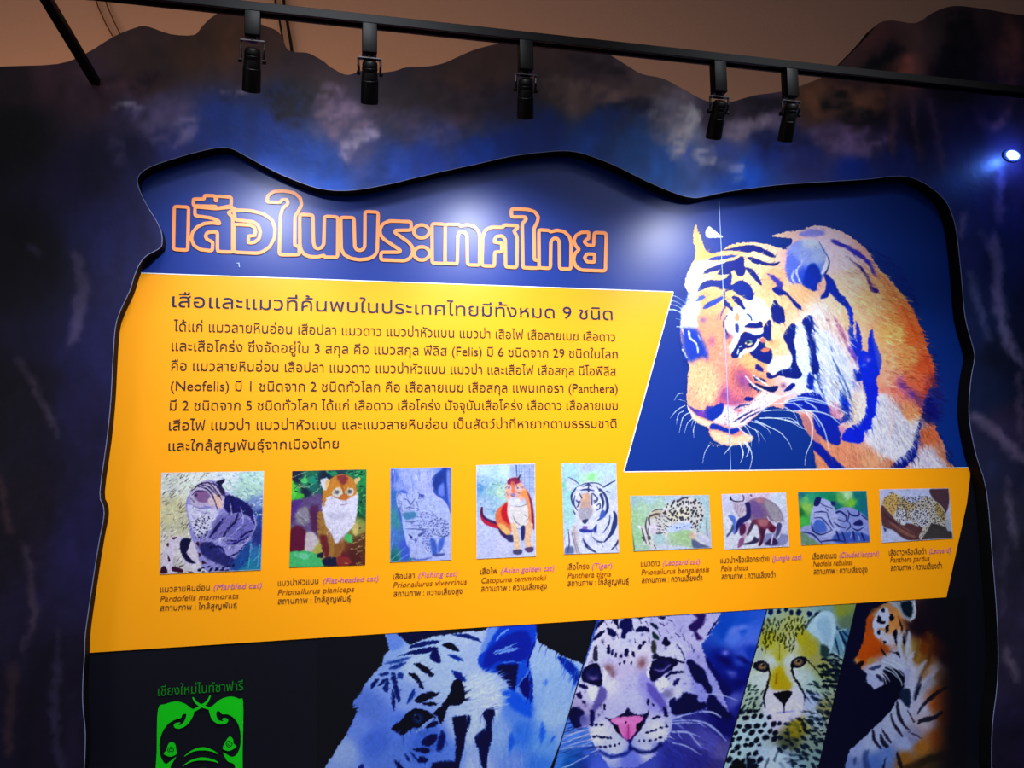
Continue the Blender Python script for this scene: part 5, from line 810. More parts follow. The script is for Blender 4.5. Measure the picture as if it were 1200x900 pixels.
def paint_golden():
    cv = QuadCanvas([(558, 545), (627, 543), (628, 652), (558.5, 655)], THUMB_RES, (216, 220, 246)); K = Z(550, 538, 7.378)
    S = lambda p, c, soft=1.3, a=1: cv.fill(K(p), c, soft, a)
    cv.C[:] = cv.grad([(565, 550, 200, 226, 246), (580, 550, 186, 220, 240), (592, 550, 210, 240, 230), (565, 565, 170, 204, 240), (562, 570, 90, 150, 210), (575, 575, 150, 200, 210), (585, 578, 190, 226, 200), (570, 590, 170, 196, 236), (580, 585, 160, 200, 226), (565, 620, 200, 206, 244), (570, 640, 196, 200, 244), (590, 640, 206, 206, 246), (610, 652, 200, 204, 246), (602, 550, 170, 190, 240), (615, 560, 186, 196, 236), (624, 560, 170, 186, 230), (624, 590, 190, 200, 236), (626, 640, 206, 210, 244)], 7)
    cv.speckle(K([(70, 180), (320, 200), (230, 480), (70, 420)]), 110, [(120, 160, 200), (230, 240, 250), (150, 190, 180), (100, 140, 200)], 1, 3, .3, 1.5, 3)
    for x in range(430, 570, 22): cv.stroke(K([(x, 50), (x + 4, 300)]), .7, (110, 130, 190), .8)
    for y in range(60, 300, 24): cv.stroke(K([(425, y), (570, y + 4)]), .6, (120, 140, 200), .6)
    cv.stroke(K([(405, 50), (412, 150)]), (1.6, 1), (60, 80, 160), .9); cv.stroke(K([(195, 215), (260, 222)]), (.8, 1.5, .5), (60, 130, 130), .9)
    # tail and body
    cv.stroke(K([(110, 420), (105, 470), (130, 530), (180, 560), (250, 580)]), (2.2, 5.5, 6.5), (190, 26, 60)); cv.stroke(K([(108, 420), (112, 480), (150, 520), (240, 555)]), (2, 3, 3.5), (50, 16, 80), .85); 
    S([(225, 520), (240, 440), (300, 390), (350, 360), (360, 560), (360, 640), (310, 660), (260, 600)], (236, 110, 66), 1.8); S([(280, 430), (320, 380), (340, 440), (350, 560), (310, 540), (280, 500)], (204, 16, 34), 3); S([(250, 560), (300, 570), (350, 620), (350, 660), (300, 650)], (248, 190, 110), 3); S([(250, 590), (280, 620), (330, 660), (380, 660), (385, 710), (330, 700), (270, 650)], (60, 24, 90), 2); S([(320, 660), (370, 660), (380, 715), (330, 705)], (46, 46, 100), 2)
    S([(340, 380), (420, 400), (490, 390), (520, 480), (520, 560), (470, 590), (400, 590), (360, 560), (330, 480)], (232, 224, 224), 2); S([(470, 250), (510, 290), (540, 380), (550, 500), (545, 600), (515, 560), (505, 420), (480, 340)], (246, 150, 100), 2); S([(500, 280), (540, 360), (560, 500), (560, 610), (540, 560), (530, 400)], (130, 30, 70), 1.8)
    S([(365, 560), (410, 580), (440, 760), (430, 790), (390, 790), (380, 680)], (240, 200, 160), 2); S([(480, 580), (550, 560), (530, 680), (540, 760), (490, 770)], (240, 190, 150), 2); S([(445, 590), (480, 580), (475, 690), (450, 695)], (40, 40, 110), 1.6)
    S([(380, 790), (450, 780), (450, 820), (390, 825)], (70, 66, 110), 1.5); S([(480, 770), (550, 760), (550, 800), (500, 805)], (90, 60, 110), 1.5)
    for p in ([(380, 490), (400, 540), (440, 570)], [(470, 480), (500, 500)], [(350, 400), (430, 410), (500, 390)], [(410, 600), (440, 605)], [(520, 500), (490, 540)], [(390, 790), (400, 820)], [(420, 785), (425, 820)], [(510, 770), (515, 800)]): cv.stroke(K(p), (.5, 1.2, .5), (90, 70, 90), .85)
    # head
    S([(310, 260), (330, 200), (350, 165), (420, 160), (450, 200), (480, 260), (480, 320), (440, 390), (380, 400), (330, 360), (315, 310)], (240, 176, 160), 2); S([(345, 170), (415, 160), (440, 200), (380, 220), (330, 210)], (140, 30, 80), 2); S([(360, 200), (390, 200), (395, 280), (370, 290)], (236, 120, 80), 2); S([(415, 170), (445, 130), (430, 180)], (40, 30, 60)); S([(330, 360), (380, 330), (440, 350), (460, 400), (400, 410), (350, 400)], (226, 226, 244), 3)
    for x, y in ((342, 248), (418, 250)): q = K([(x, y)])[0]; cv.blob(q[0], q[1], 3, 2, (230, 230, 236), 1); cv.blob(q[0], q[1], 1.4, 1.1, (60, 40, 90), 1)
    for p in ([(310, 250), (330, 235)], [(330, 200), (350, 240)], [(400, 200), (410, 240)], [(440, 240), (465, 245)], [(430, 290), (450, 300)], [(360, 310), (380, 325), (395, 310)], [(320, 290), (335, 310)], [(370, 170), (380, 220)], [(400, 280), (430, 300)]): cv.stroke(K(p), (.6, 1.5, .6), (110, 30, 90), .9)
    S([(360, 300), (400, 300), (385, 325)], (150, 130, 190), 1.5); S([(450, 280), (490, 270), (490, 320), (460, 330)], (246, 150, 70), 2.5)
    cv.speckle(K([(70, 600), (260, 640), (390, 720), (380, 850), (70, 850)]), 40, [(150, 150, 210), (230, 234, 250)], 2, 5, -.2, .5, 6, (.4, .9), .6); cv.keyline((226, 230, 250), .9, .8)
    return cv

def paint_small_tiger():
    cv = QuadCanvas([(658, 543), (722, 542.5), (725.5, 647.5), (661, 649.5)], THUMB_RES, (190, 216, 240)); K = Z(650, 536, 7.565)
    S = lambda p, c, soft=1.3, a=1: cv.fill(K(p), c, soft, a)
    cv.C[:] = cv.grad([(665, 550, 176, 220, 236), (690, 548, 186, 200, 246), (715, 550, 190, 216, 240), (662, 570, 160, 216, 214), (664, 600, 170, 220, 216), (670, 620, 190, 224, 240), (692, 558, 190, 240, 200), (715, 570, 200, 214, 240), (720, 600, 222, 220, 246), (720, 640, 214, 214, 246), (700, 640, 220, 220, 248), (680, 640, 206, 206, 236), (665, 645, 90, 110, 170)], 7)
    S([(290, 190), (330, 135), (355, 160), (340, 200)], (150, 240, 150), 3); cv.blob(660, 569, 1.5, 2.5, (80, 210, 120), .9)
    S([(120, 180), (200, 230), (160, 280), (110, 290)], (206, 216, 244), 2); S([(430, 260), (540, 200), (530, 300), (480, 300)], (206, 220, 244), 2)
    S([(150, 340), (200, 260), (270, 220), (360, 225), (440, 270), (480, 360), (540, 480), (560, 700), (570, 850), (90, 855), (100, 700), (180, 580), (160, 460)], (222, 224, 248), 3)
    S([(240, 340), (310, 320), (320, 420), (340, 470), (300, 540), (240, 550), (210, 480), (230, 420)], (200, 160, 150), 4); S([(225, 460), (320, 450), (330, 520), (270, 560), (220, 530)], (176, 172, 190), 4); S([(240, 330), (300, 325), (290, 390), (250, 400)], (226, 180, 150), 4)
    DK = (26, 40, 104)
    for p, w in (([(120, 175), (170, 200), (215, 235)], (.6, 1.4, .8)), ([(440, 260), (500, 225), (545, 200)], (2, 1.6, .8)), ([(160, 420), (150, 340), (190, 270)], (1.4, 2.6, 1.4)), ([(200, 260), (280, 230), (380, 230), (430, 265)], (.8, 1.5, .8)), ([(230, 290), (290, 285), (350, 295)], (1, 2.4, 1)), ([(250, 260), (300, 240), (330, 260)], (.8, 2, .8)), ([(400, 280), (450, 340), (470, 440), (440, 510), (380, 560)], (2, 3.6, 1.5)), ([(410, 330), (430, 400), (420, 460)], (3.5, 3, 1.4)), ([(340, 320), (380, 370), (350, 410)], (1.5, 2, 1)), ([(190, 380), (215, 410), (200, 440)], (1.4, 2, 1)), ([(160, 460), (180, 500)], (1, 1.8)), ([(220, 320), (240, 360)], (1, 1.6)), ([(370, 430), (400, 410), (400, 450), (370, 470)], (1, 1.8, 1)), ([(180, 340), (170, 410), (200, 470)], (1, 2, 1)), ([(525, 480), (540, 540), (510, 660), (440, 750)], (2, 6, 1.5)), ([(340, 710), (380, 745), (430, 750)], (1.2, 2.4, 1)), ([(490, 510), (480, 590), (430, 670)], (.8, 2, .8)), ([(250, 720), (290, 790), (370, 845)], (1, 4, 1.4)), ([(565, 740), (540, 780), (500, 820)], (3, 2.5, 1)), ([(120, 640), (130, 760), (110, 850)], (.8, 1.6, 1)), ([(170, 640), (190, 760), (220, 850)], (.8, 1.6, .8)), ([(150, 660), (180, 780), (200, 850)], (1, 1.4, 1)), ([(300, 230), (300, 300)], (1, 2)), ([(370, 250), (400, 300)], (.6, 1.4)), ([(330, 320), (330, 420)], (1, 1.6)), ([(460, 300), (490, 310)], (1.4, .8))):
        cv.stroke(K(p), w, DK, .92)
    S([(220, 640), (260, 630), (330, 640), (370, 590), (370, 650), (320, 665), (240, 665)], (40, 56, 160), 1.6); S([(250, 610), (290, 610), (285, 635), (255, 635)], (130, 90, 170), 1.5); S([(240, 560), (300, 545), (270, 590)], (50, 50, 100), 1.5); S([(150, 630), (200, 620), (210, 800), (230, 850), (190, 850)], (200, 180, 180), 5, .8); S([(95, 800), (160, 790), (165, 855), (95, 855)], (70, 84, 140), 3, .8)
    S([(410, 480), (440, 470), (450, 520), (400, 550)], (60, 90, 180), 2); cv.blob(679, 588, 1.6, 1.3, (40, 46, 90), 1); cv.blob(697, 587, 1.7, 1.3, (40, 46, 90), 1)
    cv.hair(K([(100, 600), (560, 520), (560, 850), (100, 850)]), 90, 1.3, 5, .4, .12, .8, 2, .6); cv.keyline((206, 224, 244), .8, .6)
    return cv

def paint_leopard_cat():
    cv = QuadCanvas([(738, 581), (831, 580), (834, 642), (742.5, 646)], THUMB_RES, (176, 206, 186)); K = Z(730, 575, 10.909)
    S = lambda p, c, soft=1.1, a=1: cv.fill(K(p), c, soft, a)
    cv.C[:] = cv.grad([(742, 585, 160, 196, 196), (760, 585, 176, 206, 214), (790, 583, 190, 206, 220), (745, 605, 166, 204, 160), (755, 595, 176, 210, 180), (750, 630, 160, 206, 156), (770, 595, 180, 210, 190), (828, 590, 176, 206, 216), (828, 610, 190, 216, 220), (800, 630, 170, 206, 150), (795, 640, 176, 204, 166), (775, 642, 206, 214, 220), (750, 643, 176, 206, 180), (832, 635, 190, 196, 220)], 7)
    S([(95, 380), (110, 450), (155, 770), (120, 775)], (30, 130, 70), 1.6)
    S([(380, 700), (560, 700), (780, 710), (900, 740), (1130, 720), (1120, 745), (420, 770)], (206, 212, 226), 2)
    S([(190, 450), (230, 460), (310, 380), (320, 320), (370, 260), (450, 240), (510, 240), (560, 180), (700, 130), (800, 80), (880, 80), (980, 140), (1040, 220), (1030, 330), (980, 420), (960, 520), (1120, 620), (1110, 720), (960, 660), (880, 520), (780, 500), (640, 520), (570, 560), (540, 680), (420, 700), (380, 760), (330, 700), (260, 680), (240, 540)], (218, 216, 212), 1.6)
    S([(560, 480), (700, 420), (860, 410), (880, 490), (760, 500), (620, 540)], (196, 210, 246), 3); S([(560, 300), (700, 240), (840, 230), (830, 340), (740, 350), (640, 380)], (232, 226, 196), 4); S([(330, 320), (400, 260), (500, 260), (470, 320), (360, 360)], (206, 190, 160), 3); S([(340, 440), (440, 420), (480, 500), (400, 560), (340, 520)], (222, 210, 226), 3); S([(380, 580), (480, 540), (540, 600), (530, 680), (420, 690)], (176, 206, 210), 3)
    cv.spots(K([(540, 180), (820, 90), (970, 140), (1030, 240), (980, 400), (900, 480), (800, 390), (640, 380), (560, 320)]), 4.3, 1.2, 1.5, (50, 44, 60), 3, .4); cv.spots(K([(420, 340), (580, 340), (570, 520), (480, 560)]), 3.4, 1.5, .6, (70, 70, 84), 5, .4); cv.spots(K([(880, 400), (1000, 400), (980, 520), (920, 500)]), 3, .8, .8, (50, 50, 70), 8); cv.spots(K([(600, 430), (850, 420), (600, 510)]), 5, .9, .7, (60, 90, 170), 9)
    for p, w in (([(560, 340), (600, 370), (630, 390)], (1.4, 1.6, 1)), ([(520, 285), (550, 300)], (2.4, 2)), ([(370, 270), (440, 240), (510, 245)], (.8, 1.6, .8)), ([(340, 330), (420, 300), (480, 295)], (2, 2.4, 1)), ([(330, 350), (340, 430)], (2.6, 2)), ([(305, 340), (290, 450), (310, 560)], (1, 2, 1)), ([(240, 480), (260, 560), (300, 680)], (.8, 2, .8)), ([(320, 480), (320, 600), (350, 690)], (.8, 1.4, .8)), ([(430, 545), (480, 550)], (1.6, 1.6)), ([(700, 140), (760, 100), (850, 80)], (2, 2.4, 1)), ([(600, 270), (640, 300)], (2, 1.4)), ([(680, 330), (700, 350)], (2.4, 2)), ([(730, 340), (745, 380)], (2.6, 2)), ([(760, 280), (820, 300)], (1.6, 1.2)), ([(340, 590), (345, 620)], (2.5, 2)), ([(250, 600), (270, 640)], (2.4, 1.4)), ([(1075, 350), (1070, 460), (1080, 570)], (.8, 1, .8)), ([(400, 700), (420, 740)], (1.6, .8))):
        cv.stroke(K(p), w, (56, 48, 66), .88)
    S([(190, 450), (225, 450), (215, 490)], (240, 244, 246), 1.4); S([(850, 560), (890, 530), (920, 590), (880, 630)], (222, 186, 160), 1.8); S([(880, 630), (940, 640), (1000, 680), (1110, 720), (1000, 735), (900, 730)], (90, 100, 140), 2.5); S([(960, 560), (1120, 640), (1110, 700), (980, 640)], (206, 204, 232), 2)
    cv.keyline((200, 220, 220), .6, .5)
    return cv

def paint_jungle():
    cv = QuadCanvas([(845.5, 579), (921, 577), (925, 640.5), (849, 644)], THUMB_RES, (222, 222, 244)); K = Z(838, 570, 11.25)
    S = lambda p, c, soft=1.2, a=1: cv.fill(K(p), c, soft, a)
    cv.C[:] = cv.grad([(850, 585, 214, 214, 244), (850, 620, 222, 226, 240), (860, 640, 220, 222, 236), (915, 583, 220, 230, 246), (920, 610, 216, 214, 246), (885, 635, 222, 224, 236), (900, 640, 206, 206, 236), (890, 578, 226, 200, 226)], 8)
    S([(640, 640), (760, 620), (960, 640), (960, 720), (880, 780), (660, 770)], (136, 140, 190), 3); S([(360, 760), (480, 720), (520, 660), (560, 690), (590, 670), (560, 740), (420, 770)], (52, 40, 80), 2)
    S([(440, 190), (560, 150), (660, 160), (780, 220), (860, 310), (900, 420), (880, 460), (780, 480), (700, 440), (560, 440), (500, 480), (440, 400), (400, 280)], (134, 104, 142), 2); S([(640, 180), (780, 230), (880, 360), (880, 450), (780, 460), (700, 340)], (160, 152, 166), 4); S([(540, 160), (660, 160), (640, 220), (560, 210)], (178, 124, 140), 3); S([(480, 200), (560, 220), (640, 320), (620, 400), (520, 400), (460, 300)], (116, 84, 150), 4)
    S([(500, 440), (700, 430), (800, 500), (780, 600), (730, 600), (680, 560), (640, 680), (620, 760), (570, 780), (590, 680), (560, 520), (520, 500)], (120, 46, 76), 2); S([(560, 440), (700, 440), (680, 520), (600, 520)], (170, 100, 110), 3); S([(590, 560), (650, 570), (640, 700), (600, 780), (580, 770), (610, 660)], (64, 20, 60), 2.5); S([(720, 530), (800, 510), (780, 600), (730, 600)], (90, 14, 50), 2.5)
    S([(680, 400), (760, 470), (860, 470), (860, 640), (800, 700), (820, 560), (760, 500)], (214, 210, 230), 2); S([(820, 490), (880, 500), (850, 620), (800, 670)], (70, 66, 120), 2); S([(740, 680), (800, 690), (820, 770), (660, 770), (680, 730)], (50, 30, 80), 2.5); cv.stroke(K([(760, 640), (740, 760)]), 1.6, (220, 210, 236))
    # front legs, shade and head
    S([(400, 500), (500, 480), (480, 560), (420, 640), (370, 740), (310, 810), (330, 700), (380, 600)], (196, 164, 190), 2); S([(480, 470), (520, 490), (440, 640), (420, 620)], (70, 50, 80), 1.6); S([(320, 700), (380, 680), (370, 760), (300, 810)], (140, 80, 130), 2); S([(330, 500), (400, 500), (400, 600), (340, 650), (320, 590)], (80, 20, 70), 2)
    S([(380, 230), (450, 210), (470, 320), (460, 420), (380, 480), (330, 520), (290, 600), (250, 620), (280, 480), (330, 410), (400, 380), (410, 290)], (26, 24, 100), 2.2); S([(170, 390), (220, 380), (270, 420), (270, 600), (240, 620), (230, 480)], (90, 120, 214), 2.2); S([(230, 500), (250, 560), (170, 660), (150, 650), (200, 580)], (70, 80, 130), 1.8); S([(400, 480), (440, 470), (430, 530), (400, 520)], (190, 150, 200), 2)
    S([(240, 200), (300, 190), (380, 210), (410, 300), (390, 380), (330, 410), (280, 370), (240, 290)], (200, 184, 206), 2); cv.stroke(K([(205, 160), (240, 190), (300, 200), (370, 190)]), (2, 1.6, 1), (70, 60, 90)); cv.stroke(K([(205, 140), (205, 175)]), 1.8, (20, 20, 50)); cv.stroke(K([(365, 115), (380, 150), (370, 200)]), (1, 1.6, 1), (90, 60, 120)); cv.stroke(K([(470, 110), (480, 130)]), 1.6, (90, 50, 90)); S([(400, 180), (440, 120), (470, 130), (440, 200)], (210, 190, 220), 2)
    for p in ([(300, 240), (290, 340)], [(360, 340), (380, 310)], [(310, 380), (320, 400)], [(260, 240), (270, 300)], [(340, 280), (330, 330)], [(400, 250), (410, 340)]): cv.stroke(K(p), (.6, 1.3, .6), (130, 84, 130), .8)
    cv.stroke(K([(690, 400), (720, 450), (790, 470)]), (.6, 1.2, .6), (226, 226, 236)); cv.hair(K([(440, 160), (880, 260), (880, 460), (520, 460)]), 110, .9, 3.5, .5, .2, .8, 3, .6); cv.keyline((236, 226, 236), 1, .8)
    return cv

def paint_small_clouded():
    cv = QuadCanvas([(935, 576.5), (1015.5, 575), (1019.5, 635), (939, 639)], THUMB_RES, (30, 130, 120)); K = Z(930, 568, 6.154)
    S = lambda p, c, soft=1.2, a=1: cv.fill(K(p), c, soft, a)
    cv.C[:] = cv.grad([(940, 580, 30, 120, 130), (944, 585, 100, 190, 110), (945, 595, 150, 210, 90), (940, 610, 70, 190, 80), (938, 600, 20, 120, 60), (950, 582, 40, 160, 120), (965, 578, 20, 150, 110), (975, 585, 20, 140, 90), (985, 585, 110, 190, 90), (993, 580, 180, 230, 170), (998, 590, 120, 200, 60), (1005, 580, 10, 120, 120), (1012, 590, 10, 110, 130), (1005, 595, 14, 130, 120), (1015, 600, 20, 110, 150), (980, 593, 14, 110, 110), (945, 635, 110, 150, 130)], 5)
    S([(50, 320), (130, 290), (220, 330), (330, 350), (420, 420), (300, 425), (180, 430), (60, 430)], (150, 160, 220), 2); S([(50, 340), (120, 380), (180, 430), (60, 430)], (110, 150, 120), 2)
    S([(300, 200), (350, 165), (430, 170), (520, 230), (545, 290), (550, 410), (330, 420), (290, 340)], (140, 154, 226), 2); S([(120, 240), (140, 160), (180, 100), (260, 120), (300, 180), (330, 260), (330, 330), (250, 380), (170, 350), (130, 310)], (176, 184, 240), 1.8)
    S([(145, 150), (160, 95), (200, 95), (180, 150)], (20, 24, 100), 1.4); S([(270, 120), (300, 125), (295, 150), (275, 150)], (26, 30, 110), 1.4); S([(140, 290), (170, 250), (220, 270), (240, 330), (190, 350), (140, 330)], (70, 106, 206), 3); S([(300, 360), (440, 340), (545, 370), (545, 415), (310, 420)], (60, 90, 190), 3)
    DK = (20, 26, 100)
    for p, w in (([(150, 200), (200, 195), (240, 200)], (.8, 2, .8)), ([(150, 240), (200, 240), (240, 280), (280, 330)], (1, 1.6, .8)), ([(190, 130), (220, 150), (280, 170)], (.6, 1.2, .6)), ([(130, 270), (140, 330), (200, 360), (270, 330)], (1, 2, 1)), ([(240, 200), (260, 260), (290, 310)], (.8, 1.8, .8)), ([(310, 200), (340, 195), (380, 230), (370, 265), (320, 250)], (2.6, 2, 1)), ([(390, 190), (420, 220), (470, 220), (470, 190)], (1.2, 2.4, 1.2)), ([(400, 210), (390, 270)], (1.6, 1)), ([(490, 220), (530, 250)], (1.5, 1.5)), ([(290, 270), (330, 300), (370, 310)], (1, 2, 1)), ([(420, 310), (460, 330), (500, 310)], (1, 2, 1)), ([(350, 340), (370, 400)], (1.6, 2)), ([(430, 340), (440, 400)], (2.4, 1.6)), ([(490, 350), (510, 400)], (2, 2)), ([(60, 340), (140, 360), (200, 420)], (1, 2.4, 1)), ([(310, 340), (330, 400)], (2.5, 1.5)), ([(380, 330), (410, 300), (400, 270)], (.8, 1.4, .8)), ([(200, 410), (300, 400), (380, 415)], (1.4, 2, 1)), ([(230, 170), (250, 190)], (1, 1))): cv.stroke(K(p), w, DK, .9)
    S([(430, 280), (480, 250), (500, 290), (450, 295)], (24, 30, 110), 1.5)
    for p in ([(320, 220), (360, 240)], [(160, 220), (230, 225)], [(410, 380), (420, 350)], [(470, 370), (475, 400)]): cv.stroke(K(p), (1, 2, 1), (190, 200, 246), .8)
    cv.keyline((200, 210, 200), .6, .4)
    return cv

def paint_leopard():
    cv = QuadCanvas([(1030.5, 573.5), (1112, 572), (1117, 631), (1033.5, 636)], THUMB_RES, (196, 204, 244)); K = Z(930, 568, 6.154)
    S = lambda p, c, soft=1.2, a=1: cv.fill(K(p), c, soft, a)
    S([(985, 30), (1125, 25), (1125, 110), (1100, 200), (1060, 150), (1010, 110)], (80, 54, 66), 1.6); S([(635, 150), (700, 200), (800, 270), (900, 290), (1020, 330), (960, 400), (820, 400), (720, 330), (640, 290)], (92, 56, 62), 1.8); S([(690, 270), (820, 320), (880, 380), (800, 360)], (140, 90, 80), 3); S([(960, 300), (1050, 270), (1130, 330), (1145, 385), (960, 392)], (66, 60, 60), 2); cv.stroke(K([(650, 210), (760, 300), (860, 360)]), 1.2, (50, 26, 40), .8); S([(645, 310), (670, 320), (660, 340)], (40, 60, 110))
    S([(640, 130), (660, 90), (720, 60), (780, 80), (840, 130), (900, 120), (960, 85), (1040, 130), (1090, 190), (1110, 260), (1090, 300), (1000, 280), (960, 340), (920, 395), (905, 370), (930, 310), (870, 290), (820, 250), (800, 290), (740, 260), (700, 210)], (206, 200, 186), 1.6)
    S([(640, 130), (670, 90), (730, 65), (760, 130), (740, 180), (720, 220), (680, 190)], (206, 170, 100), 2); S([(760, 100), (840, 130), (880, 150), (820, 190), (770, 150)], (196, 170, 120), 3); S([(1030, 130), (1090, 200), (1080, 260), (1030, 200)], (186, 160, 90), 3); S([(740, 190), (800, 190), (810, 280), (770, 285), (735, 240)], (216, 216, 230), 2); S([(850, 200), (960, 180), (980, 280), (900, 300)], (214, 214, 226), 3)
    cv.spots(K([(750, 100), (960, 90), (1100, 220), (1080, 300), (940, 310), (830, 250), (760, 270)]), 2.5, .75, .75, (50, 44, 60), 4, .3); cv.spots(K([(920, 320), (980, 290), (930, 390)]), 2.6, .7, .7, (70, 60, 70), 6); cv.spots(K([(650, 100), (740, 70), (760, 170), (700, 200)]), 3, .8, .6, (120, 80, 40), 7)
    for p in ([(690, 60), (720, 55)], [(640, 135), (670, 130)], [(710, 150), (730, 180)], [(750, 150), (740, 230)], [(810, 170), (820, 260)]): cv.stroke(K(p), (.8, 1.6, .8), (60, 44, 50), .85)
    S([(1095, 270), (1130, 240), (1140, 320), (1110, 330)], (176, 186, 200), 2); cv.keyline((226, 226, 246), .8, .7)
    return cv
MURAL_TOP = [(-320, 70), (-200, 60), (-90, 84), (0, 78), (67, 75), (100, 63), (133, 43), (160, 32), (173, 31), (200, 40), (227, 41), (236, 32), (247, 21), (264, 12), (290, 15), (305, 28), (323, 35), (331, 44), (336, 57), (345, 61), (360, 62), (371, 67), (380, 72.5), (388, 79), (403, 87), (412, 87), (423, 83), (435, 84), (447, 85), (463, 83), (476, 79), (500, 78), (520, 74), (540, 65), (560, 57),
    (590, 50), (612, 49), (622, 45), (633, 41), (653, 43), (683, 48), (700, 55), (718, 66), (737, 78), (753, 87), (777, 92), (800, 104), (827, 118), (853, 120), (883, 112), (917, 107), (945, 98), (973, 85), (1000, 60), (1017, 42), (1030, 27), (1047, 24), (1073, 27), (1093, 15), (1117, 7), (1150, 10), (1200, 18), (1290, 26), (1400, 8), (1500, 20)]
OPENING = [(166, 202), (180, 194), (210, 184), (242, 175.5), (260, 173), (272, 174.5), (285, 181), (322, 201), (355, 215), (375, 221), (397, 223.5), (422, 222), (460, 215), (480, 210), (523, 200), (560, 192), (600, 183), (640, 178), (667, 177), (690, 182), (723, 195), (757, 212), (790, 226), (808, 231), (822, 231), (850, 225), (910, 217), (967, 213), (1017, 210), (1047, 206.5), (1067, 208), (1087, 217), (1107, 234), (1117, 255), (1122, 280),
    (1127, 328), (1131, 372), (1140, 406), (1142, 420), (1138, 443), (1135.5, 475), (1137, 500), (1144, 534), (1156, 575), (1163, 653), (1169, 735), (1169, 797), (1163, 850), (1162, 900), (1162, 946), (99, 946), (99, 900), (100, 860), (97, 827), (97, 800), (99, 767), (100, 743), (106, 700), (112, 660), (117, 630), (121.5, 607), (121, 593), (117, 577), (125, 517), (130, 467), (133, 410), (137, 375), (152, 341), (156, 328), (162, 312), (170, 301), (180, 295), (188, 290), (190, 284), (189, 272), (184, 260), (174, 244), (164, 224), (161, 211)]

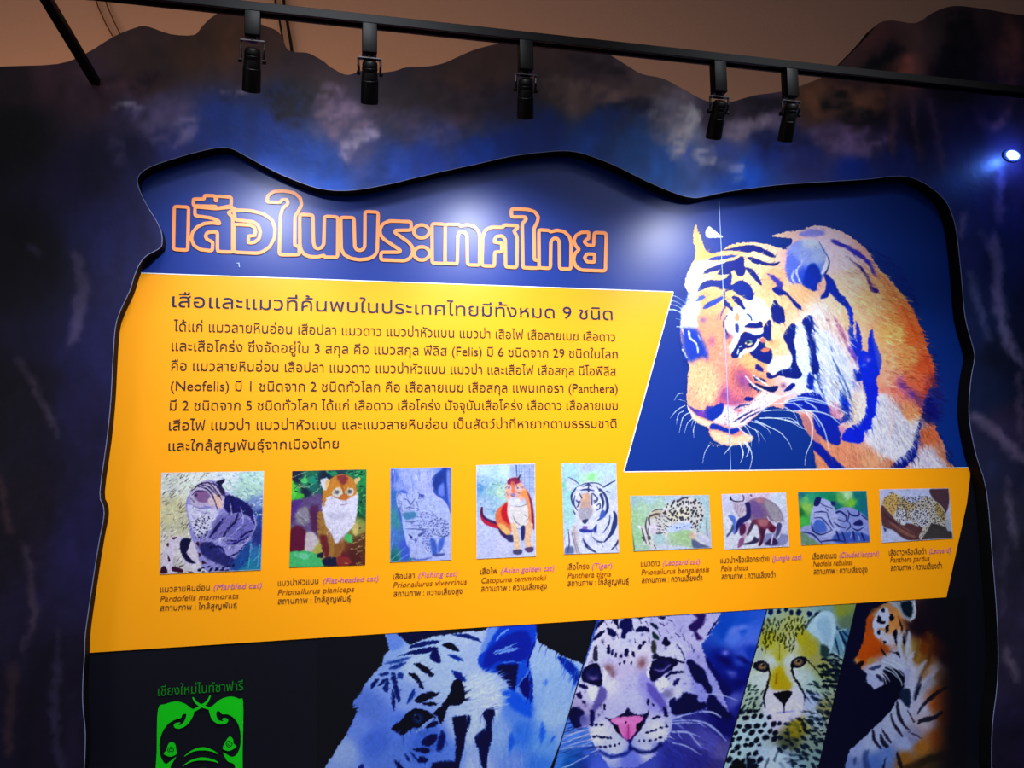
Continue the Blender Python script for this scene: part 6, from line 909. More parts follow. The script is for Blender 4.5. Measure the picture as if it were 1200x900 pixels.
def paint_mural():
    cv = Canvas(-330, -10, 1510, 1110, .4, (12, 10, 26))  # the brighter blues above the opening paint in the spotlights' glow
    cv.C[:] = cv.grad([(-200, 200, 14, 12, 22), (-200, 800, 16, 12, 24), (20, 150, 12, 10, 18), (20, 300, 16, 14, 26), (30, 600, 22, 16, 30), (60, 850, 20, 16, 34), (110, 200, 26, 22, 56), (130, 260, 28, 30, 70), (120, 420, 24, 24, 60), (90, 480, 22, 20, 50), (100, 620, 24, 22, 56), (40, 480, 18, 14, 28), (60, 90, 66, 44, 56), (110, 110, 72, 52, 66), (20, 100, 44, 30, 38), (160, 60, 74, 54, 52), (180, 90, 84, 62, 62), (220, 60, 92, 66, 52), (270, 50, 96, 66, 46), (310, 50, 84, 58, 50), (300, 75, 74, 52, 56), (350, 80, 64, 44, 50), (380, 95, 74, 56, 62),
        (160, 140, 70, 64, 104), (200, 130, 92, 84, 130), (200, 165, 44, 52, 120), (160, 180, 34, 34, 84), (240, 150, 40, 60, 140), (260, 150, 24, 60, 150), (330, 120, 26, 40, 104), (320, 150, 22, 62, 160), (340, 180, 24, 74, 176), (380, 200, 26, 76, 176), (400, 130, 96, 84, 124), (420, 170, 80, 84, 150), (440, 110, 48, 36, 56), (470, 110, 52, 38, 52), (500, 100, 70, 50, 54), (540, 90, 84, 58, 54), (540, 125, 70, 54, 70), (580, 80, 82, 58, 52), (480, 150, 50, 48, 94), (520, 160, 44, 56, 120), (500, 180, 24, 60, 160), (460, 190, 22, 66, 166), (560, 180, 20, 66, 176), (600, 130, 40, 36, 66),
        (600, 160, 16, 50, 140), (640, 150, 16, 46, 126), (650, 70, 80, 58, 56), (650, 100, 78, 60, 62), (690, 90, 70, 52, 60), (680, 120, 104, 88, 92), (720, 100, 86, 70, 76), (740, 110, 110, 92, 96), (720, 130, 40, 50, 110), (700, 150, 14, 56, 140), (740, 170, 22, 84, 170), (700, 170, 20, 76, 170), (780, 190, 40, 96, 190), (775, 110, 120, 104, 106), (790, 120, 130, 120, 136), (810, 150, 150, 160, 206), (800, 180, 90, 120, 206), (830, 140, 70, 60, 84), (850, 130, 60, 48, 64), (880, 130, 66, 54, 76), (860, 150, 120, 114, 150), (900, 140, 110, 100, 130), (850, 180, 60, 80, 160), (900, 170, 24, 50, 140), (870, 205, 24, 76, 184),
        (950, 110, 120, 84, 62), (960, 130, 96, 68, 60), (1010, 120, 124, 88, 70), (1000, 100, 70, 50, 50), (1000, 50, 84, 60, 60), (1040, 60, 40, 34, 40), (1030, 40, 88, 60, 60), (1060, 80, 110, 74, 66), (1065, 40, 90, 66, 64), (1100, 40, 66, 54, 54), (1130, 60, 34, 28, 34), (1110, 90, 24, 20, 28), (1185, 60, 70, 46, 46), (1170, 30, 50, 40, 42), (1000, 140, 60, 44, 56), (970, 160, 80, 66, 104), (1000, 170, 86, 72, 114), (1030, 160, 44, 36, 66), (950, 180, 40, 50, 120), (1000, 195, 20, 44, 130), (1050, 190, 30, 40, 104), (1080, 150, 36, 28, 50), (1100, 180, 36, 32, 70), (1120, 220, 30, 40, 92),
        (1140, 200, 34, 28, 60), (1180, 200, 36, 28, 52), (1150, 150, 26, 20, 40), (1190, 120, 40, 28, 42), (1150, 280, 34, 44, 100), (1170, 300, 26, 34, 80), (1150, 380, 24, 34, 74), (1180, 420, 20, 26, 52), (1160, 450, 20, 30, 62), (1190, 500, 40, 36, 66), (1160, 540, 30, 34, 62), (1180, 620, 34, 34, 54), (1185, 750, 36, 34, 56), (1180, 880, 26, 22, 46), (1300, 300, 22, 18, 40), (1400, 700, 22, 18, 36), (600, 1060, 20, 18, 34)], 26)
    cv.rough(3.5, 7, 4)
    wn = vnoise(cv.X / 11 + cv.Y / 30, cv.Y / 7, 31) * .55 + vnoise(cv.X / 4.5 + cv.Y / 14, cv.Y / 3.2, 32) * .45
    wn = np.clip((wn - .28) / .4, 0, 1); wn = .25 + .95 * wn * wn * (3 - 2 * wn)
    def R(pts, c, soft=12, a=.8):                        # ragged wisp of pale or dark rock
        sl, q = cv.mask(pts, soft); cv.mix(sl, np.clip(q * a * 1.15 * wn[sl], 0, 1), c, False)
    # cloud wisps and pale rock printed on the mural
    R([(150, 125), (190, 110), (230, 125), (225, 160), (190, 175), (160, 150)], (112, 106, 156), 16, .6); R([(200, 135), (232, 140), (225, 162), (205, 160)], (124, 122, 176), 8, .6)
    cv.stroke([(132, 122), (150, 124), (164, 127)], (2, 4, 2), (200, 200, 226), .7, 2); cv.stroke([(250, 105), (275, 108), (305, 108)], (1, 2.5, 1), (170, 160, 196), .7, 2); cv.stroke([(258, 108), (270, 122)], (2, 4), (30, 24, 50), .7, 3)
    R([(130, 160), (145, 170), (142, 195), (132, 190)], (84, 78, 120), 8, .6); R([(315, 105), (365, 92), (372, 120), (345, 150), (325, 140)], (20, 18, 44), 14, .7); R([(80, 80), (120, 95), (150, 90), (180, 120), (130, 110)], (106, 70, 84), 10, .45); R([(150, 95), (175, 80), (190, 95), (160, 115)], (40, 24, 40), 10, .6)
    R([(368, 120), (385, 95), (405, 110), (430, 135), (446, 155), (425, 165), (408, 190), (400, 170), (375, 150)], (142, 124, 160), 9, .75); R([(400, 165), (425, 152), (446, 158), (420, 172), (404, 190)], (176, 172, 220), 5, .75); R([(360, 150), (375, 148), (372, 165)], (100, 104, 170), 8, .6)
    R([(425, 130), (480, 125), (560, 140), (600, 150), (540, 160), (470, 150)], (90, 74, 104), 14, .5); R([(420, 90), (470, 95), (540, 100), (600, 95), (590, 130), (500, 130), (440, 120)], (44, 28, 40), 14, .5); R([(475, 150), (520, 145), (540, 160), (500, 170)], (90, 96, 170), 10, .4)
    R([(640, 90), (690, 95), (735, 105), (770, 100), (740, 115), (700, 128), (670, 130), (645, 115)], (122, 100, 100), 9, .7); R([(660, 60), (720, 75), (740, 95), (690, 85)], (44, 30, 40), 10, .6); R([(700, 125), (760, 120), (790, 130), (770, 150), (720, 150)], (22, 60, 140), 12, .6); R([(690, 128), (740, 115), (770, 120), (760, 130)], (20, 18, 50), 8, .6)
    R([(768, 110), (800, 108), (815, 130), (806, 165), (795, 188), (785, 170), (765, 155)], (150, 148, 176), 7, .8); R([(800, 125), (822, 135), (806, 170), (790, 188), (782, 176)], (214, 214, 236), 5, .8); R([(815, 175), (838, 178), (836, 195), (816, 192)], (190, 196, 230), 6, .7); R([(840, 190), (866, 188), (870, 208), (850, 210)], (130, 144, 210), 8, .6); R([(756, 152), (775, 150), (790, 185), (770, 170)], (110, 130, 190), 7, .6)
    R([(842, 150), (870, 142), (900, 128), (915, 130), (890, 152), (860, 162)], (150, 142, 172), 7, .8); R([(905, 135), (925, 140), (915, 160), (905, 155)], (120, 110, 150), 8, .7); R([(860, 120), (915, 112), (920, 128), (880, 138), (855, 135)], (36, 26, 46), 9, .7); R([(880, 155), (930, 150), (960, 165), (920, 178), (890, 170)], (24, 30, 84), 10, .6)
    R([(950, 150), (1000, 148), (1040, 158), (1030, 178), (1000, 182), (960, 172)], (110, 96, 142), 9, .65); R([(945, 110), (980, 98), (1010, 108), (1040, 110), (1030, 132), (990, 135), (960, 140)], (134, 94, 72), 9, .7); R([(960, 110), (990, 105), (1000, 125), (965, 130)], (24, 26, 30), 10, .7); R([(985, 132), (1030, 128), (1040, 145), (990, 146)], (30, 30, 34), 7, .8); R([(1000, 85), (1040, 60), (1060, 55), (1050, 85), (1020, 90)], (20, 22, 26), 8, .7); R([(1048, 70), (1068, 66), (1072, 92), (1052, 96)], (150, 92, 80), 8, .7); R([(1020, 40), (1035, 30), (1040, 55), (1010, 70)], (104, 66, 68), 8, .6)
    R([(1110, 20), (1140, 20), (1145, 110), (1110, 110)], (24, 20, 26), 12, .7); R([(1175, 30), (1195, 30), (1195, 110), (1175, 110)], (96, 60, 58), 10, .6); R([(1140, 125), (1165, 145), (1175, 125), (1185, 125), (1175, 150), (1150, 150)], (84, 54, 62), 8, .6)
    for p, w, c in (([(1046, 110), (1046, 160), (1050, 180)], 8, (104, 76, 82)), ([(1068, 115), (1072, 150), (1080, 185)], 8, (98, 70, 84)), ([(1090, 120), (1098, 160), (1106, 200)], 6, (92, 70, 86)), ([(1172, 200), (1172, 240), (1170, 258)], 11, (96, 84, 126)), ([(1130, 255), (1128, 275)], 9, (112, 104, 150)), ([(1150, 270), (1160, 290)], 8, (84, 86, 140)),
                    ([(1165, 275), (1168, 300), (1170, 340), (1172, 365), (1180, 395), (1196, 424), (1210, 436)], 13, (112, 110, 160)), ([(1138, 320), (1144, 350), (1152, 376), (1160, 398)], 9, (74, 84, 130)), ([(1194, 440), (1196, 490), (1200, 520)], 7, (88, 80, 114)), ([(1140, 486), (1160, 500), (1190, 530), (1214, 545)], 13, (96, 90, 124)), ([(1180, 560), (1186, 610), (1192, 640)], 7, (82, 78, 104)), ([(1178, 760), (1188, 790), (1196, 800)], 7, (90, 84, 106)), ([(1178, 640), (1174, 720)], 6, (60, 60, 84)),
                    ([(90, 300), (96, 350), (84, 400)], 16, (66, 62, 92)), ([(20, 420), (50, 470), (68, 510)], 7, (56, 52, 66)), ([(30, 640), (40, 720), (26, 760)], 9, (54, 48, 62)), ([(0, 560), (10, 620)], 12, (58, 40, 46)), ([(36, 290), (44, 300)], 10, (60, 52, 84)), ([(16, 780), (10, 880)], 14, (46, 34, 40)), ([(70, 740), (64, 840), (72, 900)], 10, (40, 38, 62))):
        cv.stroke(p, (w * .7, w, w * .6), c, .75, 6)
    for k in range(8):
        x = 1176 + 26 * math.sin(k * .2); cv.stroke([(1164, 280 + k * 13), (1174, 281 + k * 13)], (.8, 1.2, .6), (70, 70, 120), .6, 1.5)
    cv.wx[:] = 0; cv.wy[:] = 0
    n = vnoise(cv.X / 14, cv.Y / 22, 5) * .5 + vnoise(cv.X / 5, cv.Y / 8, 6) * .3 + vnoise(cv.X / 40, cv.Y / 55, 7) * .6 - .7
    cv.C *= np.clip(1 + n * .45, .4, 2)[..., None]
    g = cv.C.mean(-1, keepdims=True); cv.C = np.clip(g + (cv.C - g) * 1.12, 0, 1) * np.array([1.04, .98, .92])
    cv.C = np.where(g < .12, cv.C * (.55 + .45 * g / .12), cv.C)
    cv.M[:] = 1
    return cv
# ---------------------------------------------------------------- colours of the print and the materials
NAVY_PRINT = (0, 42, 128); BLACK_PRINT = (8, 8, 20)
PR = .40
M_PRINT = mat('printed_picture', rough=PR, attr='print')
M_NAVY = mat('navy_print', NAVY_PRINT, PR)
M_BLACK = mat('black_print', BLACK_PRINT, PR)
M_YELLOW = mat('yellow_print', (255, 162, 4), PR, noise=(6, .015))
M_ORANGE = mat('orange_outline_print', (250, 150, 84), PR)
M_INK = mat('dark_ink', (52, 40, 34), PR); M_BLUEINK = mat('blue_black_ink', (14, 28, 70), PR); M_BROWNINK = mat('brown_ink', (122, 66, 14), PR)
M_PURPLE = mat('purple_ink', (176, 96, 160), PR); M_GREEN = mat('green_print', (10, 190, 16), PR); M_WHITE = mat('white_print', (236, 232, 226), PR); M_SEAM = mat('pale_seam', (150, 176, 230), PR)
M_EDGE = mat('black_painted_edge', (3, 3, 5), .7, .1)
M_MURAL = mat('rock_print', rough=.42, spec=.25, attr='print', bump=(26, .12))
M_BLACKMETAL = mat('black_metal', (5, 4, 4), .5, .12); M_GROOVE = mat('dark_groove', (30, 26, 28), .3, .6); M_STEEL = mat('dull_steel_bracket', (40, 34, 34), .4, .4, .4)
M_WALL = mat('beige_plaster', (196, 162, 146), .85, .2, bump=(90, .1), noise=(1.3, .05)); M_FLOOR = mat('grey_floor', (70, 66, 66), .5, .4, noise=(3, .12)); M_CEIL = mat('grey_ceiling', (120, 112, 110), .9, .2, noise=(2, .05))
M_CABLE = mat('black_cable', (12, 10, 10), .6, .3); M_CABLE_SHADOW = mat('cable_shadow', (96, 62, 30), .6, .3)  # the brown one colours the cords that stand in for cable shadows
M_LENS_OFF = mat('dark_lens', (40, 42, 48), .12, .6); M_LENS_ON = mat('lit_lens', (240, 244, 255), .3, .5, emit=(.85, .92, 1, 14))
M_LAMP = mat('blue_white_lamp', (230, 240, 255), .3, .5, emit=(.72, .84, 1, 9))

CEIL_Z = 4.3
MURAL_Y = -0.06                                          # front of the cut-out mural; the board sits at its back
# ---------------------------------------------------------------- the room
def plane(name, pts, m, kind='structure'):
    bm = bmesh.new(); bm.faces.new([bm.verts.new(p) for p in pts]); me = bpy.data.meshes.new(name); bm.to_mesh(me); bm.free(); return tag(link(name, me, m), kind=kind)
plane('floor', [(-5, -6, 0), (6, -6, 0), (6, .9, 0), (-5, .9, 0)], M_FLOOR)
plane('ceiling', [(-5, -6, CEIL_Z), (-5, .9, CEIL_Z), (6, .9, CEIL_Z), (6, -6, CEIL_Z)], M_CEIL)
plane('wall_back', [(-5, .85, 0), (6, .85, 0), (6, .85, CEIL_Z), (-5, .85, CEIL_Z)], M_WALL)

# ---------------------------------------------------------------- rock mural with its wavy opening
def build_mural():
    cv = paint_mural()
    def zfix(p):
        x, y, z = p; return (x, y, max(z, 0.0))
    top = smooth_line(MURAL_TOP, 3); hole = smooth_line(OPENING, 3, True)
    PT = [at(x, y, MURAL_Y) for x, y in top]; x0, x1 = PT[0][0], PT[-1][0]
    outer = [(p[0], p[2]) for p in PT] + [(x1, 0.0), (x0, 0.0)]
    inner = [(p[0], p[2]) for p in (at(x, y, MURAL_Y) for x, y in hole)]
    # grid of inner points, dense where the picture looks
    gx, gy = np.meshgrid(np.arange(-18, 1222, 4.6), np.arange(2, 912, 4.6)); gx[1::2] += 2.3
    ox, oy = np.meshgrid(np.arange(-330, 1510, 24), np.arange(0, 1110, 24)); keep = (ox < -22) | (ox > 1226) | (oy > 914); 
    X = np.concatenate([gx.ravel(), ox[keep]]); Y = np.concatenate([gy.ravel(), oy[keep]])
    P = at_arr(X, Y, MURAL_Y); A = np.stack([P[:, 0], P[:, 2]], 1)
    O = np.array(outer); I = np.array(inner)
    def near(A, L, d):
        r = np.zeros(len(A), bool)
        for a, b in zip(L, np.roll(L, -1, 0)):
            e = b - a; n = (e @ e) + 1e-12; t = np.clip(((A - a) @ e) / n, 0, 1); r |= np.hypot(*(A - a - t[:, None] * e).T) < d
        return r
    ok = inside(A[:, 0], A[:, 1], outer) & ~inside(A[:, 0], A[:, 1], inner) & ~near(A, O, .005) & ~near(A, I, .005)
    A = A[ok]; no, ni = len(O), len(I)
    V2 = [Vector(v) for v in np.concatenate([O, I, A])]
    E = [(i, (i + 1) % no) for i in range(no)] + [(no + i, no + (i + 1) % ni) for i in range(ni)]
    vs, es, fs, ov, oe, of = delaunay_2d_cdt(V2, E, [], 0, 1e-6)
    vs = np.array([tuple(v) for v in vs]); T = np.array([f for f in fs if len(f) == 3])
    c = vs[T].mean(1); good = inside(c[:, 0], c[:, 1], outer) & ~inside(c[:, 0], c[:, 1], inner); T = T[good]
    a, b, cc = vs[T[:, 0]], vs[T[:, 1]], vs[T[:, 2]]
    s = (b[:, 0] - a[:, 0]) * (cc[:, 1] - a[:, 1]) - (b[:, 1] - a[:, 1]) * (cc[:, 0] - a[:, 0]); T[s < 0] = T[s < 0][:, ::-1]
    used = np.unique(T); rm = np.full(len(vs), -1); rm[used] = np.arange(len(used)); T = rm[T]; vs = vs[used]
    W = np.stack([vs[:, 0], np.full(len(vs), MURAL_Y), vs[:, 1]], 1)
    me = mesh_np('mural_face', W, T)
    # colours: look every point up on the painted sheet
    d = (W - CAMI) @ RM; px = 600 + F_PX * d[:, 0] / -d[:, 2]; py = 450 - F_PX * d[:, 1] / -d[:, 2]
    u = np.clip((px - cv.x0) / (cv.x1 - cv.x0) * (cv.w - 1), 0, cv.w - 1.001); v = np.clip((py - cv.y0) / (cv.y1 - cv.y0) * (cv.h - 1), 0, cv.h - 1.001)
    i, j = u.astype(int), v.astype(int); fu, fv = (u - i)[:, None], (v - j)[:, None]; C = cv.C
    rgb = (C[j, i] * (1 - fu) + C[j, i + 1] * fu) * (1 - fv) + (C[j + 1, i] * (1 - fu) + C[j + 1, i + 1] * fu) * fv
    colour(me, np.clip(lin(rgb * 255) * 1.15, 0, .8))
    root = empty('rock_mural', ((x0 + x1) / 2, MURAL_Y, 0), 'tall dark blue and brown mural of rock with jagged top around the yellow sign', 'mural')
    link('mural_face', me, M_MURAL, root)
    def band(name, loop, y0, y1, m, closed=True):
        bm = bmesh.new(); r0 = [bm.verts.new((p[0], y0, p[1])) for p in loop]; r1 = [bm.verts.new((p[0], y1, p[1])) for p in loop]; n = len(loop)
        for k in range(n if closed else n - 1): bm.faces.new((r0[k], r0[(k + 1) % n], r1[(k + 1) % n], r1[k]))
        bmesh.ops.recalc_face_normals(bm, faces=bm.faces[:]); q = bpy.data.meshes.new(name); bm.to_mesh(q); bm.free(); return link(name, q, m, root)
    band('opening_edge', inner, MURAL_Y, -.004, M_EDGE); band('outer_edge', outer, MURAL_Y, -.004, M_EDGE)
    # thin pale rim: light caught on the opening's cut edge, put into its colour
    bm = bmesh.new(); r = .0011; n = len(inner); rings = []
    for k in range(n):
        p = Vector((inner[k][0], MURAL_Y, inner[k][1])); q0 = inner[k - 1]; q1 = inner[(k + 1) % n]; t = Vector((q1[0] - q0[0], 0, q1[1] - q0[1])).normalized(); nn = Vector((t.z, 0, -t.x))
        rings.append([bm.verts.new(p + nn * math.cos(a) * r + Vector((0, 1, 0)) * math.sin(a) * r) for a in (k2 * math.pi / 3 for k2 in range(6))])
    for k in range(n):
        A_, B_ = rings[k], rings[(k + 1) % n]
        for h in range(6): bm.faces.new((A_[h], A_[(h + 1) % 6], B_[(h + 1) % 6], B_[h]))
    bmesh.ops.recalc_face_normals(bm, faces=bm.faces[:]); q = bpy.data.meshes.new('lit_cut_rim'); bm.to_mesh(q); bm.free()
    link('lit_cut_rim', q, mat('lit_rim', (120, 130, 170), .4), root)
    return root, inner
mural, opening = build_mural()

# ---------------------------------------------------------------- the sign board
ox = [p[0] for p in opening]; oz = [p[1] for p in opening]
board = empty('information_board', (.5 * (min(ox) + max(ox)), .014, min(oz) - .04), 'large yellow and navy information board of wild cats set behind the wavy opening', 'sign board')
MB().box((min(ox) - .05, 0.0, min(oz) - .04), (max(ox) + .05, .028, max(oz) + .05)).build('backing_panel', M_BLACK, board, smooth=False)
YB = [(70, 316.5), (789, 342), (731, 553), (1138, 548), (1133, 590), (1109, 700), (70, 767.2)]
sheet('navy_field', [(120, 130), (1180, 150), (1185, 556), (730, 554), (720, 345), (70, 320), (70, 130)], 1, M_NAVY, board)
sheet('yellow_field', YB, 4, M_YELLOW, board)
ribbon('white_keyline', [(70, 316.5), (789, 342)], 1.1, 5, M_WHITE, board)
ribbon('white_keyline', [(789, 342), (731, 553)], 1.3, 5, M_WHITE, board); ribbon('white_keyline', [(731, 553), (1138, 548)], 1.2, 5, M_WHITE, board)

# pictures
CLIP = [(60, 768), (1109, 700.5), (1140, 690), (1200, 690), (1200, 945), (60, 945)]
tag(canvas_mesh('tiger_picture', paint_tiger(), 2, M_PRINT, board, cut=.02, gain=.74), 'orange tiger head and shoulders, eyes lowered')
def low(y): return None
W_R = [(698.5, 727), (657, 870), (634, 950)]; L_R = [(899, 714), (848, 900), (834, 950)]; C_R = [(1003.6, 708), (959, 900), (947, 950)]
tag(canvas_mesh('white_tiger_picture', paint_white_tiger(), 2, M_PRINT, board, clip=[(372, 747), (698.5, 726), (657, 870), (634, 929), (372, 929)]), 'blue-white tiger face in close-up')
tag(canvas_mesh('clouded_leopard_picture', paint_clouded_leopard(), 2, M_PRINT, board, clip=[(699, 726), (899, 713), (848, 900), (840, 929), (640, 929), (657, 870)]), 'spotted clouded leopard face with pink nose')
tag(canvas_mesh('cheetah_picture', paint_cheetah(), 2, M_PRINT, board, clip=[(899, 713), (1004, 707), (959, 900), (952, 929), (840, 929), (848, 900)]), 'young cheetah with black tear lines')
tag(canvas_mesh('tiger_profile_picture', paint_profile_tiger(), 2, M_PRINT, board, clip=[(1004, 707), (1115, 699), (1135, 699), (1135, 929), (952, 929), (959, 900)]), 'orange tiger in profile looking left')
for q in (W_R, L_R, C_R): ribbon('dividing_line', q, 1.0, 3, M_BLACK, board)
for nm, fn, lb in (('marbled_cat_photograph', paint_marbled, 'marbled cat with curled tail'), ('flat_headed_cat_photograph', paint_flat_headed, 'brown and white cat among green leaves'), ('fishing_cat_photograph', paint_fishing, 'pale blue tinted sitting cat'), ('golden_cat_photograph', paint_golden, 'red-orange cat sitting by a mesh fence'), ('tiger_photograph', paint_small_tiger, 'pale tiger facing forward'),
                   ('leopard_cat_photograph', paint_leopard_cat, 'spotted cat with head lowered'), ('jungle_cat_photograph', paint_jungle, 'grey-brown cat bending forward'), ('clouded_leopard_photograph', paint_small_clouded, 'clouded leopard resting before green leaves'), ('leopard_photograph', paint_leopard, 'leopard lying on a branch')):
    tag(canvas_mesh(nm, fn(), 6, M_PRINT, board, grain=.13, gain=.74), lb)

# ---------------------------------------------------------------- lettering
def glyph_mesh(text, layer, p0, p1, h, slant=0.0):
    """text set on the line p0 -> p1 (picture points); h is the height of its low letters in picture points"""
    c = bpy.data.curves.new('lettering', 'FONT'); c.body = text; c.size = 1.0; c.fill_mode = 'NONE'; c.resolution_u = 3
    o = bpy.data.objects.new('lettering', c); COL.objects.link(o)
    dg = bpy.context.evaluated_depsgraph_get(); me = o.evaluated_get(dg).to_mesh()
    V = np.zeros(len(me.vertices) * 3); me.vertices.foreach_get('co', V); V = V.reshape(-1, 3)[:, :2].copy()
    E = np.zeros(len(me.edges) * 2, np.int64); me.edges.foreach_get('vertices', E); E = E.reshape(-1, 2)
    o.evaluated_get(dg).to_mesh_clear(); bpy.data.objects.remove(o); bpy.data.curves.remove(c)
    nxt = {}
    for a, b in E: nxt.setdefault(a, []).append(b); nxt.setdefault(b, []).append(a)
    seen = set(); loops = []
    for s in range(len(V)):
        if s in seen or s not in nxt: continue
        loop = [s]; seen.add(s); cur = s
        while True:
            n = [q for q in sorted(nxt[cur]) if q not in seen]
            if not n: break
            cur = n[0]; seen.add(cur); loop.append(cur)
        if len(loop) > 2: loops.append(loop)
    # group overlapping loops (one glyph or less) and fill each group by winding number
    info = [(V[l][:, 0].min(), V[l][:, 0].max(), l) for l in loops]; info.sort(key=lambda t: t[0])
    groups = []; hi = -1e9
    for a, b, l in info:
        if a > hi + 1e-4: groups.append([]); hi = -1e9
        groups[-1].append(l); hi = max(hi, b)
    OV, OF = [], []
    for g in groups:
        pts = []; ed = []; segs = []
        for l in g:
            k = len(pts); pts += [Vector(V[i]) for i in l]; ed += [(k + i, k + (i + 1) % len(l)) for i in range(len(l))]
            q = V[l]; segs.append(np.concatenate([q, np.roll(q, -1, 0)], 1))
        S = np.concatenate(segs)
        vs, es, fs, _, _, _ = delaunay_2d_cdt(pts, ed, [], 0, 1e-6)
        vs = np.array([tuple(v) for v in vs]); T = np.array([f for f in fs if len(f) == 3])
        if not len(T): continue
        c = vs[T].mean(1); w = np.zeros(len(c), int)
        for ax, ay, bx, by in S:
            if ay == by: continue
            cr = (ay <= c[:, 1]) != (by <= c[:, 1]); x = ax + (c[:, 1] - ay) * (bx - ax) / (by - ay)
            w += np.where(cr & (c[:, 0] < x), 1 if by > ay else -1, 0)
        T = T[w != 0]
        a, b, cc = vs[T[:, 0]], vs[T[:, 1]], vs[T[:, 2]]; s = (b[:, 0] - a[:, 0]) * (cc[:, 1] - a[:, 1]) - (b[:, 1] - a[:, 1]) * (cc[:, 0] - a[:, 0]); T[s < 0] = T[s < 0][:, ::-1]
        OF.append(T + sum(len(v) for v in OV)); OV.append(vs)
    P = np.concatenate(OV); T = np.concatenate(OF); lo, hi = P[:, 0].min(), P[:, 0].max()
    A = at(*p0, layer * FRONT); B = at(*p1, layer * FRONT); mid = [(p0[0] + p1[0]) / 2, (p0[1] + p1[1]) / 2]
    up = np.linalg.norm(at(mid[0], mid[1] - 10, 0) - at(*mid, 0)) / 10 * h / LOW_H
    u = (P[:, 0] - lo) / (hi - lo) + slant * P[:, 1] * up / np.linalg.norm(B - A)
    return A + (B - A) * u[:, None] + np.array([0, 0, 1.0]) * (P[:, 1] * up)[:, None], T
LOW_H = .6
def write(name, items, layer, m, parent, label=None):
    VV, TT, k = [], [], 0
    for it in items:
        v, t = glyph_mesh(it[0], layer, it[1], it[2], it[3], it[4] if len(it) > 4 else 0.0); VV.append(v); TT.append(t + k); k += len(v)
    o = link(name, mesh_np(name, np.concatenate(VV), np.concatenate(TT)), m, parent)
    if label: o['label'] = label
    return o
write('subheading', [('เสือและแมวที่ค้นพบในประเทศไทยมีทั้งหมด 9 ชนิด', (201.7, 359.5), (718, 375), 12.8)], 6, M_BLUEINK, board)
for t, a, b in (('ได้แก่ แมวลายหินอ่อน เสือปลา แมวดาว แมวป่าหัวแบน แมวป่า เสือไฟ เสือลายเมฆ เสือดาว', (203.5, 387.9), (721, 399.8)),
                ('และเสือโคร่ง ซึ่งจัดอยู่ใน 3 สกุล คือ แมวสกุล ฟีลิส (Felis) มี 6 ชนิดจาก 29 ชนิดในโลก', (201, 410.6), (724, 420)),
                ('คือ แมวลายหินอ่อน เสือปลา แมวดาว แมวป่าหัวแบน แมวป่า และเสือไฟ เสือสกุล นีโอฟีลีส', (200.8, 434), (722, 440)),
                ('(Neofelis) มี 1 ชนิดจาก 2 ชนิดทั่วโลก คือ เสือลายเมฆ เสือสกุล แพนเทอรา (Panthera)', (200, 457.6), (724, 460)),
                ('มี 2 ชนิดจาก 5 ชนิดทั่วโลก ได้แก่ เสือดาว เสือโคร่ง ปัจจุบันเสือโคร่ง เสือดาว เสือลายเมฆ', (199, 480.8), (724, 480)),
                ('เสือไฟ แมวป่า แมวป่าหัวแบน และแมวลายหินอ่อน เป็นสัตว์ป่าที่หายากตามธรรมชาติ', (197.9, 504), (722.6, 501)),
                ('และใกล้สูญพันธุ์จากเมืองไทย', (197.4, 528), (397, 525))):
    write('text_line', [(t, a, b, 9.3)], 6, M_INK, board)
RISK = {'e': 'สถานภาพ : ใกล้สูญพันธุ์', 'h': 'สถานภาพ : ความเสี่ยงสูง', 'l': 'สถานภาพ : ความเสี่ยงต่ำ'}
